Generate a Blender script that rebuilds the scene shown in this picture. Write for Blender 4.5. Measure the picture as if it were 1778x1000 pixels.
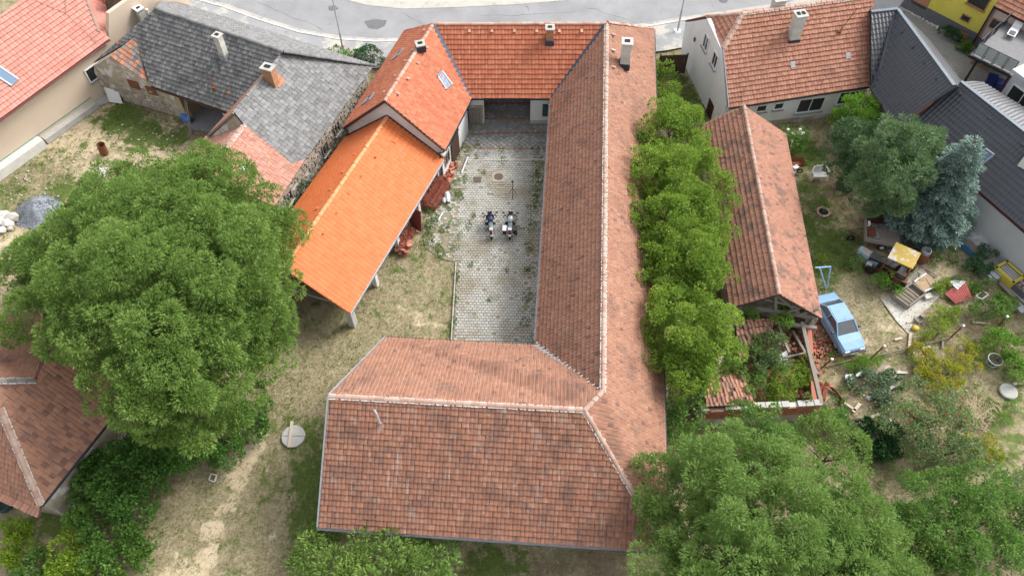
import bpy, bmesh, math, random
import numpy as np
from mathutils import Vector, Matrix, noise as mnoise
from mathutils.geometry import tessellate_polygon
random.seed(7); RNG = np.random.default_rng(7)
SC = bpy.context.scene; COL = SC.collection
for _o in list(bpy.data.objects): bpy.data.objects.remove(_o)

# ---------------------------------------------------------------- camera
CAM_F, CAM_T, CAM_H = 1364.0, math.radians(55.5), 42.0      # focal length in photo pixels, depression, drone height
cam = bpy.data.cameras.new('camera'); camo = bpy.data.objects.new('camera', cam); COL.objects.link(camo)
camo.location = (0, 0, CAM_H); camo.rotation_euler = (math.pi/2 - CAM_T, 0, 0)
cam.sensor_width = 36; cam.lens = 36*CAM_F/1778; cam.clip_end = 2000; cam.clip_start = .5
SC.camera = camo

# ---------------------------------------------------------------- sky, sun, exposure
SUN_DIR = Vector((.66, .36, .72)).normalized()              # towards the sun
W = bpy.data.worlds.new('World'); SC.world = W; W.use_nodes = True
wn, wl = W.node_tree.nodes, W.node_tree.links
sky = wn.new('ShaderNodeTexSky'); sky.sky_type = 'NISHITA'; sky.sun_disc = False
sky.sun_elevation = math.asin(SUN_DIR.z); sky.sun_rotation = math.atan2(SUN_DIR.x, SUN_DIR.y)
sky.air_density = 1.0; sky.dust_density = 3.0
hsv = wn.new('ShaderNodeHueSaturation'); hsv.inputs['Saturation'].default_value = .22
wl.new(sky.outputs[0], hsv.inputs['Color']); wl.new(hsv.outputs[0], wn['Background'].inputs[0])
wn['Background'].inputs[1].default_value = .15
sl = bpy.data.lights.new('sun', 'SUN'); sl.energy = 1.25; sl.angle = math.radians(24); sl.color = (1, .96, .9)
so = bpy.data.objects.new('sun', sl); COL.objects.link(so)
so.rotation_euler = (-SUN_DIR).to_track_quat('-Z', 'Y').to_euler()
SC.view_settings.view_transform = 'Standard'; SC.view_settings.look = 'None'
SC.view_settings.exposure = 1.28; SC.view_settings.gamma = 1; SC.view_settings.use_curve_mapping = False
SC.cycles.max_bounces = 6; SC.cycles.diffuse_bounces = 3; SC.cycles.transparent_max_bounces = 4

# ---------------------------------------------------------------- survey: photo point -> place on a plane of known height
_F = Vector((0, math.cos(CAM_T), -math.sin(CAM_T))); _U = Vector((0, math.sin(CAM_T), math.cos(CAM_T))); _R = Vector((1, 0, 0))
_O = Vector((0, 0, CAM_H))
def ray(px, py): return _F*CAM_F + _R*(px-889) - _U*(py-500)
def P(px, py, z=0.0):
    d = ray(px, py); return _O + d*((z-CAM_H)/d.z)
def on(px, py, p0, n):                                       # on the plane through p0 with normal n
    d = ray(px, py); return _O + d*((Vector(p0)-_O).dot(n)/d.dot(n))
def vplane(a, b):                                            # vertical plane through two ground points
    a, b = Vector(a), Vector(b); d = (b-a); d.z = 0; return a, Vector((d.y, -d.x, 0)).normalized()
def scale_at(px, py, z=0.0):                                 # photo pixels per metre there
    return CAM_F/((P(px, py, z)-_O).dot(_F))
def flat(p, z=0.0): return Vector((p[0], p[1], z))

# ---------------------------------------------------------------- mesh builder
class MB:
    def __init__(s): s.v = []; s.f = []; s.m = []; s.r = []
    def poly(s, pts, m=0, r=0.0):
        i = len(s.v); s.v += [tuple(p) for p in pts]; s.f.append(tuple(range(i, i+len(pts)))); s.m.append(m); s.r.append(r)
    def mesh(s, V, F, m=0, r=0.0):
        i = len(s.v); s.v += [tuple(p) for p in V]
        for f in F: s.f.append(tuple(i+k for k in f)); s.m.append(m); s.r.append(r)
    def box(s, c, size, rz=0.0, m=0, r=0.0, M=None, taper=1.0):
        hx, hy, hz = size[0]/2, size[1]/2, size[2]/2
        V = [Vector((x*(taper if z > 0 else 1), y*(taper if z > 0 else 1), z)) for z in (-hz, hz) for x, y in ((-hx,-hy),(hx,-hy),(hx,hy),(-hx,hy))]
        R = M if M is not None else Matrix.Rotation(rz, 3, 'Z')
        c = Vector(c)
        s.mesh([R@p+c for p in V], [(3,2,1,0),(4,5,6,7),(0,1,5,4),(1,2,6,5),(2,3,7,6),(3,0,4,7)], m, r)
    def beam(s, a, b, w, h, m=0, r=0.0):                     # a squared timber from a to b
        a, b = Vector(a), Vector(b); d = b-a; L = d.length; x = d.normalized()
        y = Vector((0,0,1)).cross(x)
        y = y.normalized() if y.length > 1e-4 else Vector((0,1,0))
        z = x.cross(y); s.box((a+b)/2, (L, w, h), M=Matrix((x,y,z)).transposed(), m=m, r=r)
    def slab(s, pts, off, m=0, r=0.0):                       # a flat polygon thickened by the vector off
        n = len(pts); A = [Vector(p) for p in pts]; B = [p+Vector(off) for p in A]
        nn = sum(((A[i].cross(A[(i+1)%n])) for i in range(n)), Vector())
        if nn.dot(Vector(off)) > 0: A.reverse(); B.reverse()
        F = [tuple(range(n)), tuple(range(2*n-1, n-1, -1))] + [((i+1)%n, i, n+i, n+(i+1)%n) for i in range(n)]
        s.mesh(A+B, F, m, r)
    def tube(s, pts, rad, n=8, m=0, r=0.0, cap=True):
        pts = [Vector(p) for p in pts]; k = len(pts)
        if not hasattr(rad, '__len__'): rad = [rad]*k
        V = []; F = []
        for i, p in enumerate(pts):
            t = (pts[min(i+1,k-1)]-pts[max(i-1,0)]).normalized()
            x = t.cross(Vector((0,0,1)) if abs(t.z) < .95 else Vector((1,0,0))).normalized(); y = t.cross(x)
            V += [p + (x*math.cos(a)+y*math.sin(a))*rad[i] for a in (2*math.pi*j/n for j in range(n))]
        for i in range(k-1):
            for j in range(n): F.append((i*n+j, i*n+(j+1)%n, (i+1)*n+(j+1)%n, (i+1)*n+j))
        if cap: F.append(tuple(range(n))[::-1]); F.append(tuple(range((k-1)*n, k*n)))
        s.mesh(V, F, m, r)
    def lathe(s, prof, c=(0,0,0), n=20, m=0, r=0.0, M=None, jit=0.0):
        c = Vector(c); V = []; F = []; k = len(prof)
        for (rr, z) in prof:
            for j in range(n):
                a = 2*math.pi*j/n; q = rr*(1+random.uniform(-jit, jit)); p = Vector((q*math.cos(a), q*math.sin(a), z))
                V.append((M@p if M is not None else p)+c)
        for i in range(k-1):
            for j in range(n): F.append((i*n+j, i*n+(j+1)%n, (i+1)*n+(j+1)%n, (i+1)*n+j))
        if prof[0][0] > 1e-6: F.append(tuple(range(n))[::-1])
        if prof[-1][0] > 1e-6: F.append(tuple(range((k-1)*n, k*n)))
        s.mesh(V, F, m, r)
    def rock(s, c, size, m=0, r=0.0, seed=0):
        rnd = random.Random(seed); bm = bmesh.new(); bmesh.ops.create_icosphere(bm, subdivisions=1, radius=1)
        c = Vector(c); V = []
        for v in bm.verts:
            k = rnd.uniform(.72, 1.12); V.append(Vector((v.co.x*size[0]*k, v.co.y*size[1]*k, max(v.co.z, -.45)*size[2]*k))+c)
        F = [tuple(v.index for v in f.verts) for f in bm.faces]; bm.free(); s.mesh(V, F, m, r)
    def build(s, name, mats, parent=None, smooth=False, kind=None, label=None):
        off = world_loc(parent) if parent is not None else Vector()
        me = bpy.data.meshes.new(name)
        me.from_pydata([(a-off.x, b-off.y, c-off.z) for a, b, c in s.v], [], s.f)
        if not isinstance(mats, (list, tuple)): mats = [mats]
        for mt in mats: me.materials.append(mt)
        me.polygons.foreach_set('material_index', s.m)
        at = me.attributes.new('rnd', 'FLOAT', 'FACE'); at.data.foreach_set('value', s.r)
        if smooth: me.polygons.foreach_set('use_smooth', [True]*len(s.f))
        me.update(); return link(name, me, parent, kind, label)
ROT = {}                                                     # things turned about z: parts are built in their own axes
def world_loc(o):
    if o.get('_local'): return Vector()
    p = Vector(o.location)
    while o.parent: o = o.parent; p += Vector(o.location) if not o.get('_local') else Vector()
    return p
def link(name, me, parent=None, kind=None, label=None):
    o = bpy.data.objects.new(name, me); COL.objects.link(o)
    if parent is not None: o.parent = parent
    if parent is not None and parent.get('_local'): o['_local'] = 1
    if kind: o['kind'] = kind
    if label: o['label'] = label
    return o
def thing(name, label, cat, loc=(0,0,0), group=None, rz=None):
    o = bpy.data.objects.new(name, None); COL.objects.link(o); o.location = loc; o.empty_display_size = .3
    o['label'] = label; o['category'] = cat
    if group: o['group'] = group
    if rz is not None: o.rotation_euler = (0,0,rz); o['_local'] = 1
    return o
def tag(o, label, cat, group=None):
    o['label'] = label; o['category'] = cat
    if group: o['group'] = group
    return o
def copy_thing(o, loc, rz, label, parent=None):
    c = o.copy(); COL.objects.link(c)
    if parent is None: c.location = loc; c.rotation_euler = (0,0,rz); c['label'] = label
    else: c.parent = parent
    for ch in [q for q in bpy.data.objects if q.parent == o]: copy_thing(ch, None, 0, None, c)
    return c
def np_mesh(name, V, F, rnd, mats, parent=None, kind=None, label=None, col=None):
    me = bpy.data.meshes.new(name); V = np.asarray(V, np.float32); F = np.asarray(F, np.int32); k = F.shape[1]
    if parent is not None: V = V - np.array(world_loc(parent), np.float32)
    me.vertices.add(len(V)); me.vertices.foreach_set('co', V.ravel())
    me.loops.add(F.size); me.loops.foreach_set('vertex_index', F.ravel())
    me.polygons.add(len(F)); me.polygons.foreach_set('loop_start', np.arange(0, F.size, k, dtype=np.int32))
    me.polygons.foreach_set('loop_total', np.full(len(F), k, np.int32))
    at = me.attributes.new('rnd', 'FLOAT', 'FACE'); at.data.foreach_set('value', np.asarray(rnd, np.float32))
    if col is not None:
        ca = me.attributes.new('mask', 'FLOAT_COLOR', 'POINT'); ca.data.foreach_set('color', np.asarray(col, np.float32).ravel())
    for mt in (mats if isinstance(mats, (list, tuple)) else [mats]): me.materials.append(mt)
    me.update(calc_edges=True); me.validate()
    return link(name, me, parent, kind, label)

# ---------------------------------------------------------------- materials
def ramp_node(N, stops, interp='LINEAR'):
    r = N.new('ShaderNodeValToRGB'); r.color_ramp.interpolation = interp
    e = r.color_ramp.elements
    for i, (p, c) in enumerate(stops):
        q = e[i] if i < 2 else e.new(p)
        q.position = p; q.color = (*c, 1) if len(c) == 3 else c
    return r
def mat(name, cols, by='noise', scale=1.0, mix=.35, stains=(), rough=.85, bump=.25, bscale=25.0, metal=0.0, transl=0.0, spec=.3, interp='LINEAR', alpha=None, coat=0.0):
    m = bpy.data.materials.new(name); m.use_nodes = True; N, L = m.node_tree.nodes, m.node_tree.links
    bs = N['Principled BSDF']; out = N['Material Output']
    geo = N.new('ShaderNodeNewGeometry')
    def noise_(sc, det=5, stretch=None, rg=.6):
        n = N.new('ShaderNodeTexNoise'); n.inputs['Scale'].default_value = sc; n.inputs['Detail'].default_value = det; n.inputs['Roughness'].default_value = rg
        if stretch:
            mp = N.new('ShaderNodeMapping'); mp.inputs['Scale'].default_value = stretch; L.new(geo.outputs['Position'], mp.inputs[0]); L.new(mp.outputs[0], n.inputs['Vector'])
        else: L.new(geo.outputs['Position'], n.inputs['Vector'])
        return n.outputs['Fac']
    at = N.new('ShaderNodeAttribute'); at.attribute_name = 'rnd'
    oi = N.new('ShaderNodeObjectInfo'); ad = N.new('ShaderNodeMath'); ad.operation = 'ADD'; L.new(at.outputs['Fac'], ad.inputs[0]); L.new(oi.outputs['Random'], ad.inputs[1])
    fr = N.new('ShaderNodeMath'); fr.operation = 'FRACT'; L.new(ad.outputs[0], fr.inputs[0])
    n1 = noise_(scale)
    if by == 'rnd':
        mx = N.new('ShaderNodeMix'); mx.inputs[0].default_value = mix; L.new(fr.outputs[0], mx.inputs[2]); L.new(n1, mx.inputs[3]); fac = mx.outputs[0]
    else:
        mr = N.new('ShaderNodeMapRange'); mr.inputs[1].default_value = .28; mr.inputs[2].default_value = .72; L.new(n1, mr.inputs[0]); fac = mr.outputs[0]
    k = len(cols); r = ramp_node(N, [(i/max(1, k-1), c) for i, c in enumerate(cols)] if k > 1 else [(0, cols[0]), (1, cols[0])], interp)
    L.new(fac, r.inputs[0]); c = r.outputs[0]
    for st in stains:
        col, sc, lo, hi, amt = st[:5]; stretch = st[5] if len(st) > 5 else None
        f = noise_(sc, 6, stretch, .65); mr = N.new('ShaderNodeMapRange'); mr.interpolation_type = 'SMOOTHSTEP'
        mr.inputs[1].default_value = lo; mr.inputs[2].default_value = hi; mr.inputs[4].default_value = amt; L.new(f, mr.inputs[0])
        mx = N.new('ShaderNodeMix'); mx.data_type = 'RGBA'; L.new(mr.outputs[0], mx.inputs[0]); L.new(c, mx.inputs[6]); mx.inputs[7].default_value = (*col, 1); c = mx.outputs[2]
    L.new(c, bs.inputs['Base Color']); bs.inputs['Roughness'].default_value = rough; bs.inputs['Metallic'].default_value = metal
    bs.inputs['Specular IOR Level'].default_value = spec; bs.inputs['Coat Weight'].default_value = coat
    if bump:
        b = N.new('ShaderNodeBump'); b.inputs['Strength'].default_value = bump; b.inputs['Distance'].default_value = .03; L.new(noise_(bscale, 4), b.inputs['Height']); L.new(b.outputs[0], bs.inputs['Normal'])
    if transl:
        t = N.new('ShaderNodeBsdfTranslucent'); L.new(c, t.inputs['Color']); ms = N.new('ShaderNodeMixShader'); ms.inputs[0].default_value = transl
        L.new(bs.outputs[0], ms.inputs[1]); L.new(t.outputs[0], ms.inputs[2]); L.new(ms.outputs[0], out.inputs[0])
    return m
def plain(name, c, rough=.6, metal=0.0, spec=.4, var=.12, coat=0.0):
    return mat(name, [tuple(x*(1-var) for x in c), tuple(min(1, x*(1+var)) for x in c)], scale=3, rough=rough, metal=metal, spec=spec, bump=.05, coat=coat)
# ---------------------------------------------------------------- roof coverings
def clip_poly(pts, tri):
    out = pts
    for i in range(3):
        a = tri[i]; b = tri[(i+1) % 3]; ex, ey = b[0]-a[0], b[1]-a[1]
        inp = out; out = []
        if not inp: return out
        d = [ex*(p[1]-a[1])-ey*(p[0]-a[0]) for p in inp]
        for j in range(len(inp)):
            p, q, dp, dq = inp[j-1], inp[j], d[j-1], d[j]
            if (dp >= 0) != (dq >= 0):
                t = dp/(dp-dq); out.append((p[0]+(q[0]-p[0])*t, p[1]+(q[1]-p[1])*t))
            if dq >= 0: out.append(q)
    return out
def inside(poly, x, y):
    r = False; j = len(poly)-1
    for i in range(len(poly)):
        xi, yi = poly[i]; xj, yj = poly[j]
        if (yi > y) != (yj > y) and x < (xj-xi)*(y-yi)/(yj-yi)+xi: r = not r
        j = i
    return r
def frame_of(pts):
    a, b = Vector(pts[0]), Vector(pts[1]); e = (b-a).normalized()
    c = sum((Vector(p) for p in pts[2:]), Vector())/max(1, len(pts)-2)
    n = e.cross(c-a).normalized()
    if n.z < 0: n = -n
    s = n.cross(e)
    if s.z < 0: s = -s
    return a, e, s, n
def twist_of(pts):
    """height of the slope over its eave plane, exact at every corner"""
    a, e, s, n = frame_of(pts); Q = [((Vector(p)-a).dot(e), (Vector(p)-a).dot(s), (Vector(p)-a).dot(n)) for p in pts]; C_ = []
    for t in tessellate_polygon([[Vector((u, v, 0)) for u, v, r in Q]]):
        A = np.array([[Q[i][0], Q[i][1], 1] for i in t]); 
        if abs(np.linalg.det(A)) < 1e-6: continue
        I = np.linalg.inv(A); k = I@np.array([Q[i][2] for i in t]); C_.append((I.T.tolist(), k.tolist()))
    def f(u, v):
        best = -1e9; out = 0
        for B, k in C_:
            w = min(b[0]*u+b[1]*v+b[2] for b in B)
            if w > best: best = w; out = k[0]*u+k[1]*v+k[2]
            if w >= 0: break
        return out
    return f
PROFILES = {'flat': [(0.02, 0), (.97, 0)], 'falz': [(.02, .0), (.34, .003), (.42, .016), (.58, .016), (.66, .003), (.98, 0)], 'low': [(.02, .0), (.42, .012), (.58, .012), (.975, 0)], 'pan': [(0.0, .012), (.2, .042), (.42, .012), (.75, -.012), (.985, .0)],
            'sheet': [(0, 0), (.25, .03), (.5, .045), (.75, .03), (1, 0)]}
def tiles(roof, pts, tw, tl, m, th=.055, prof='falz', name='roof_tiles', jit=.008, stagger=0.0, single=0, odd=None, oddp=0.0, skip=None, seed=1, patch=()):
    """courses of tiles on the roof slope whose eave is pts[0]-pts[1]; each tile is its own piece of geometry"""
    rn = random.Random(seed); a, e, s, n = frame_of(pts); tw_ = twist_of(pts)
    poly = [((Vector(p)-a).dot(e), (Vector(p)-a).dot(s)) for p in pts]
    area = sum(poly[i-1][0]*poly[i][1]-poly[i][0]*poly[i-1][1] for i in range(len(poly)))
    tris = [[poly[i] for i in t] for t in tessellate_polygon([[Vector((x, y, 0)) for x, y in poly]])]
    for t in tris:
        if (t[1][0]-t[0][0])*(t[2][1]-t[0][1])-(t[1][1]-t[0][1])*(t[2][0]-t[0][0]) < 0: t.reverse()
    u0, u1 = min(p[0] for p in poly), max(p[0] for p in poly); v0, v1 = min(p[1] for p in poly), max(p[1] for p in poly)
    pr = PROFILES[prof]; mb = MB(); made = 0; tile_me = None
    rows = int((v1-v0)/tl)+1
    for j in range(rows):
        va = v0+j*tl; off = (stagger*tw if j % 2 else 0)
        for i in range(-1, int((u1-u0)/tw)+2):
            ua = u0+i*tw+off+rn.uniform(-jit, jit)
            vb = va+rn.uniform(-jit, jit)
            if skip and skip(ua+tw/2, vb+tl/2, rn): continue
            cs = [(ua+.01, vb+.01), (ua+tw-.01, vb+.01), (ua+tw-.01, vb+tl-.01), (ua+.01, vb+tl-.01)]
            ins = [inside(poly, *c) for c in cs]
            full = all(ins)
            if not any(ins) and not inside(poly, ua+tw/2, vb+tl/2): continue
            mi = 0; rv = rn.random()
            for (fx0, fx1, fy0, fy1, mm) in patch:
                if fx0 < ua < fx1 and fy0 < vb < fy1: mi = mm
            if odd is not None and rn.random() < oddp: mi = 1
            tj = th+rn.uniform(-.3, .3)*jit
            hgt = lambda v: tj*(1-(v-vb)/tl)
            if full and made < single and mi == 0:
                if tile_me is None:
                    t = MB()
                    for k in range(len(pr)-1):
                        (x0, h0), (x1, h1) = pr[k], pr[k+1]; x0 *= tw; x1 *= tw
                        t.poly([(x0, 0, h0+th), (x1, 0, h1+th), (x1, tl, h1), (x0, tl, h0)]); t.poly([(x0, .03, 0), (x1, .03, 0), (x1, .03, h1+th*.9), (x0, .03, h0+th*.9)])
                    o = t.build('roof_tile', m, None); tile_me = o.data; bpy.data.objects.remove(o)
                o = link('roof_tile', tile_me, roof)
                R = Matrix((e, s, n)).transposed().to_4x4(); R.translation = a+e*ua+s*vb+n*tw_(ua,vb)-world_loc(roof); o.matrix_local = R
                made += 1; continue
            for k in range(len(pr)-1):
                (x0, h0), (x1, h1) = pr[k], pr[k+1]; x0 = ua+x0*tw; x1 = ua+x1*tw
                q = [(x0, vb), (x1, vb), (x1, vb+tl), (x0, vb+tl)]
                for pc in ([q] if full else [clip_poly(q, t) for t in tris]):
                    if len(pc) < 3: continue
                    mb.poly([a+e*x+s*y+n*(tw_(x,y)+hgt(y)+h0+(h1-h0)*(x-x0)/(x1-x0)) for x, y in pc], mi, rv)
                    if full: vr = vb+.03; b0, b1 = tw_(x0,vr), tw_(x1,vr); mb.poly([a+e*x0+s*vr+n*(b0-.004), a+e*x1+s*vr+n*(b1-.004), a+e*x1+s*vr+n*(b1+tj*.9+h1), a+e*x0+s*vr+n*(b0+tj*.9+h0)], mi, rv)
    return mb.build(name, [m, odd] if odd is not None else m, roof, kind='stuff')
def roof_slope(bld, pts, deck, tw, tl, m, gutter=None, name='roof', **kw):
    a, e, s, n = frame_of(pts); mb = MB()
    t_ = twist_of(pts); Q = []
    for p in pts:
        d = Vector(p)-a; u, v = d.dot(e), d.dot(s); Q.append(a+e*u+s*v+n*(t_(u, v)-.02))
    for T in tessellate_polygon([[Vector(((q-a).dot(e), (q-a).dot(s), 0)) for q in Q]]): mb.slab([Q[i] for i in T], -n*.12)
    r = mb.build(name, deck, bld)
    tiles(r, pts, tw, tl, m, **kw)
    return r
_ridge_me = {}
def ridge(roof, p, q, m, rad=.12, step=.38, mortar=None, lift=.03, name='ridge_tile', jit=.015):
    p, q = Vector(p), Vector(q); d = q-p; L = d.length; x = d/L; k = max(1, round(L/step)); st = L/k
    y = Vector((0,0,1)).cross(x).normalized(); z = x.cross(y)
    key = (round(rad, 3), round(st, 2), m.name)
    if key not in _ridge_me:
        t = MB(); n = 7
        for (x0, r0, x1, r1) in ((-.03, rad*1.12, st*.5, rad*1.02), (st*.5, rad*1.02, st*1.0, rad*.92)):
            for i in range(n-1):
                A, B = math.pi*i/(n-1), math.pi*(i+1)/(n-1)
                f = lambda xx, rr, an: (xx, rr*math.cos(an), rr*math.sin(an)*.85-rad*.35)
                t.poly([f(x0, r0, A), f(x1, r1, A), f(x1, r1, B), f(x0, r0, B)])
        t.poly([(-.03, rad*1.12*math.cos(math.pi*i/(n-1)), rad*1.12*math.sin(math.pi*i/(n-1))*.85-rad*.35) for i in range(n)])
        o = t.build(name, m, None); _ridge_me[key] = o.data; bpy.data.objects.remove(o)
    off = world_loc(roof)
    for i in range(k):
        o = link(name, _ridge_me[key], roof)
        R = Matrix((x, y, z)).transposed().to_4x4(); R = R @ Matrix.Rotation(random.uniform(-.03, .03), 4, 'Z')
        R.translation = p+x*(st*i)+z*(lift+random.uniform(-jit, jit))-off; o.matrix_local = R
    if mortar is not None:
        mb = MB()
        for sgn in (-1, 1):
            for i in range(k*2):
                c = p+x*(st*.5*i+random.uniform(0, .1))+y*sgn*(rad*1.12)+z*(lift-rad*.45); mb.box(c, (st*.5*random.uniform(.6, 1.1), .05+random.random()*.05, .06), M=Matrix((x, y, z)).transposed(), r=random.random())
        mb.build('ridge_mortar', mortar, roof, kind='stuff')
def gutter(bld, p, q, m, rad=.07, drop=.06, out=(0,0,0), name='gutter'):
    mb = MB(); p = Vector(p)+Vector(out)+Vector((0,0,-drop)); q = Vector(q)+Vector(out)+Vector((0,0,-drop)); x = (q-p).normalized(); y = Vector((0,0,1)).cross(x); n = 6
    for i in range(n):
        A, B = math.pi+math.pi*i/n, math.pi+math.pi*(i+1)/n
        f = lambda o, an, rr: o+y*rr*math.cos(an)+Vector((0,0,1))*rr*math.sin(an)
        mb.poly([f(p, A, rad), f(q, A, rad), f(q, B, rad), f(p, B, rad)]); mb.poly([f(p, B, rad*.85), f(q, B, rad*.85), f(q, A, rad*.85), f(p, A, rad*.85)])
    return mb.build(name, m, bld)
def strip(bld, pts, w, h, m, name):                          # flashing: a folded metal strip along a line
    mb = MB()
    for a, b in zip(pts, pts[1:]): mb.beam(a, b, w, h)
    return mb.build(name, m, bld)
def chimney(bld, base, top_z, w, d, m, capm, rz=0.0, pot=1, flash=None, name='chimney'):
    mb = MB(); b = Vector(base); h = top_z-b.z; nb = max(3, int(h/.16))
    for i in range(nb):
        q = random.uniform(-.008, .008); mb.box((b.x, b.y, b.z+h*(i+.5)/nb), (w+q, d+q, h/nb-.015), rz, r=random.random())
    mb.box((b.x, b.y, b.z+h/2), (w-.03, d-.03, h), rz)
    c = mb.build(name, m, bld)
    k = MB(); k.box((b.x, b.y, top_z+.04), (w+.16, d+.16, .09), rz)
    cp = k.build('chimney_cap', capm, c)
    f = MB()
    for i in range(pot):
        o = Matrix.Rotation(rz, 3, 'Z')@Vector(((i-(pot-1)/2)*w*.5, 0, 0)); f.box((b.x+o.x, b.y+o.y, top_z+.1), (w*.42/pot*1.4, d*.45, .06), rz)
    f.build('flue', MT['soot'], c)
    if flash is not None:
        g = MB(); g.box((b.x, b.y, b.z+.28), (w+.14, d+.14, .5), rz); g.build('flashing', flash, c)
    return c
def skylight(roof, pts4, n, frame, glass):
    P4 = [Vector(p) for p in pts4]; c = sum(P4, Vector())/4; mb = MB()
    for i in range(4): mb.beam(P4[i]+n*.08, P4[(i+1) % 4]+n*.08, .1, .12)
    f = mb.build('skylight', frame, roof); g = MB(); g.slab([p+n*.1 for p in P4], -n*.05); g.build('pane', glass, f); return f
def vent(roof, p, e, s, n, m):
    mb = MB(); p = Vector(p); A = p+n*.02
    mb.mesh([A-e*.11, A+e*.11, A+e*.09+s*.28, A-e*.09+s*.28, A-e*.09+n*.15, A+e*.09+n*.15], [(0,1,5,4), (4,5,2,3), (0,4,3), (1,2,5)])
    return mb.build('roof_vent', m, roof)
def stones_on(wall, a, b, z0, z1, n, m, name='wall_stones', size=.34, seed=3, cover=.8, dp=.07):
    """rubble facing on a wall between ground points a and b"""
    rn = random.Random(seed); a, b = flat(a), flat(b); d = b-a; L = d.length; x = d/L; mb = MB(); z = z0
    while z < z1:
        h = size*rn.uniform(.55, 1.0); u = rn.uniform(-.2, 0)
        while u < L:
            w = size*rn.uniform(.7, 1.7)
            if rn.random() < cover and u > 0 and u+w < L:
                c = a+x*(u+w/2)+Vector((0,0,z+h/2)); g = .02
                q = [(-w/2+g, -h/2+g), (w/2-g, -h/2+g), (w/2-g, h/2-g), (-w/2+g, h/2-g)]
                q = [(s+rn.uniform(-.04, .04), t+rn.uniform(-.03, .03)) for s, t in q]; dd = dp*rn.uniform(.5, 1.2)
                o = [c+x*s+Vector((0,0,t)) for s, t in q]; i = [c+x*s*.75+Vector((0,0,t*.75))+n*dd for s, t in q]; r = rn.random()
                mb.poly(i, 0, r)
                for k in range(4): mb.poly([o[k], o[(k+1) % 4], i[(k+1) % 4], i[k]], 0, r)
            u += w
        z += h
    return mb.build(name, m, wall, kind='stuff')
def window(bld, c, x, n, w, h, frame, glass, bars=1, sill=None, name='window', inset=.03):
    """c centre on the wall, x along it, n out of it"""
    c = Vector(c); z = Vector((0,0,1)); M3 = Matrix((x, n, z)).transposed(); mb = MB(); t = .07
    mb.box(c+z*(h/2)+n*inset, (w, .1, t), M=M3); mb.box(c-z*(h/2)+n*inset, (w, .1, t), M=M3)
    mb.box(c+x*(w/2)+n*inset, (t, .1, h+t), M=M3); mb.box(c-x*(w/2)+n*inset, (t, .1, h+t), M=M3)
    for i in range(bars): mb.box(c+x*(w*((i+1)/(bars+1)-.5))+n*(inset-.01), (t*.7, .08, h-t), M=M3)
    f = mb.build(name, frame, bld)
    for i in range(bars+1):
        g = MB(); pw = w/(bars+1); g.box(c+x*(w*((i+.5)/(bars+1)-.5))+n*.012, (pw-t*.8, .02, h-t), M=M3); g.build('pane', glass, f)
    if sill is not None:
        k = MB(); k.box(c-z*(h/2+.06)+n*.1, (w+.2, .22, .05), M=M3); k.build('sill', sill, f)
    return f

# ---------------------------------------------------------------- foliage
def leaf_quads(pos, dirs, ln, wd, rn, droop=.0, fold=.25):
    k = len(pos); d = dirs/np.linalg.norm(dirs, axis=1, keepdims=True)
    r = rn.normal(size=(k, 3))*.55+np.array([0, 0, 1.0]); w = np.cross(d, r); w /= np.linalg.norm(w, axis=1, keepdims=True)+1e-9
    n = np.cross(w, d)
    L = ln*rn.uniform(.6, 1.3, (k, 1)); Wd = wd*rn.uniform(.7, 1.3, (k, 1))
    a = pos; b = pos+d*L*.45+w*Wd*.5+n*Wd*fold; c = pos+d*L; c = c-np.array([0, 0, 1])*L*droop; e = pos+d*L*.45-w*Wd*.5+n*Wd*fold
    V = np.stack([a, b, c, e], 1).reshape(-1, 3); F = np.arange(4*k).reshape(k, 4); return V, F
def foliage(name, parent, m, lobes, dens=1.0, sub=.8, leaf=(.26, .085), per=170, out=.8, up=.35, rand=.8, droop=.12, seed=1, cut=-.35, shell=(.55, 1.05), kind=None, zmin=.02, gap=.0, flatten=.85):
    """lobes: (x, y, z, rx, ry, rz) bodies of the crown; each carries many leafy clumps, each clump many single leaves"""
    rn = np.random.default_rng(seed); PP = []; DD = []; RR = []
    for lb in lobes:
        x, y, z, rx, ry, rz = lb if len(lb) == 6 else (lb[0], lb[1], lb[2], lb[3], lb[3], lb[3]*.85)
        c = np.array([x, y, z]); rm = (rx+ry+rz)/3
        ns = max(3, int(dens*1.9*(rm/sub)**2))
        g = rn.normal(size=(ns*3, 3)); g /= np.linalg.norm(g, axis=1, keepdims=True); g = g[g[:, 2] > cut][:ns]
        sc = c+g*np.array([rx, ry, rz])*rn.uniform(.72, 1.0, (len(g), 1))
        for q, gn in zip(sc, g):
            if rn.random() < gap: continue
            r = sub*rn.uniform(.65, 1.3); k = int(per*(r/sub)**2*rn.uniform(.7, 1.2))
            d = rn.normal(size=(k, 3)); d /= np.linalg.norm(d, axis=1, keepdims=True); d = d+gn*.45; d /= np.linalg.norm(d, axis=1, keepdims=True)
            p = q+d*r*np.array([1, 1, flatten])*(rn.uniform(shell[0]**2, shell[1]**2, (k, 1))**.5)
            PP.append(p); DD.append(d*out+rn.normal(size=(k, 3))*rand*.6+np.array([0, 0, up])); RR.append((rn.random()*.68+rn.random(k)*.32))
    Pp = np.concatenate(PP); Dd = np.concatenate(DD); Rr = np.concatenate(RR)
    ok = Pp[:, 2] > zmin; Pp, Dd, Rr = Pp[ok], Dd[ok], Rr[ok]
    V, F = leaf_quads(Pp, Dd, leaf[0], leaf[1], rn, droop); V[:, 2] = np.maximum(V[:, 2], .005)
    return np_mesh(name, V, F, Rr, m, parent, kind)
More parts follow.
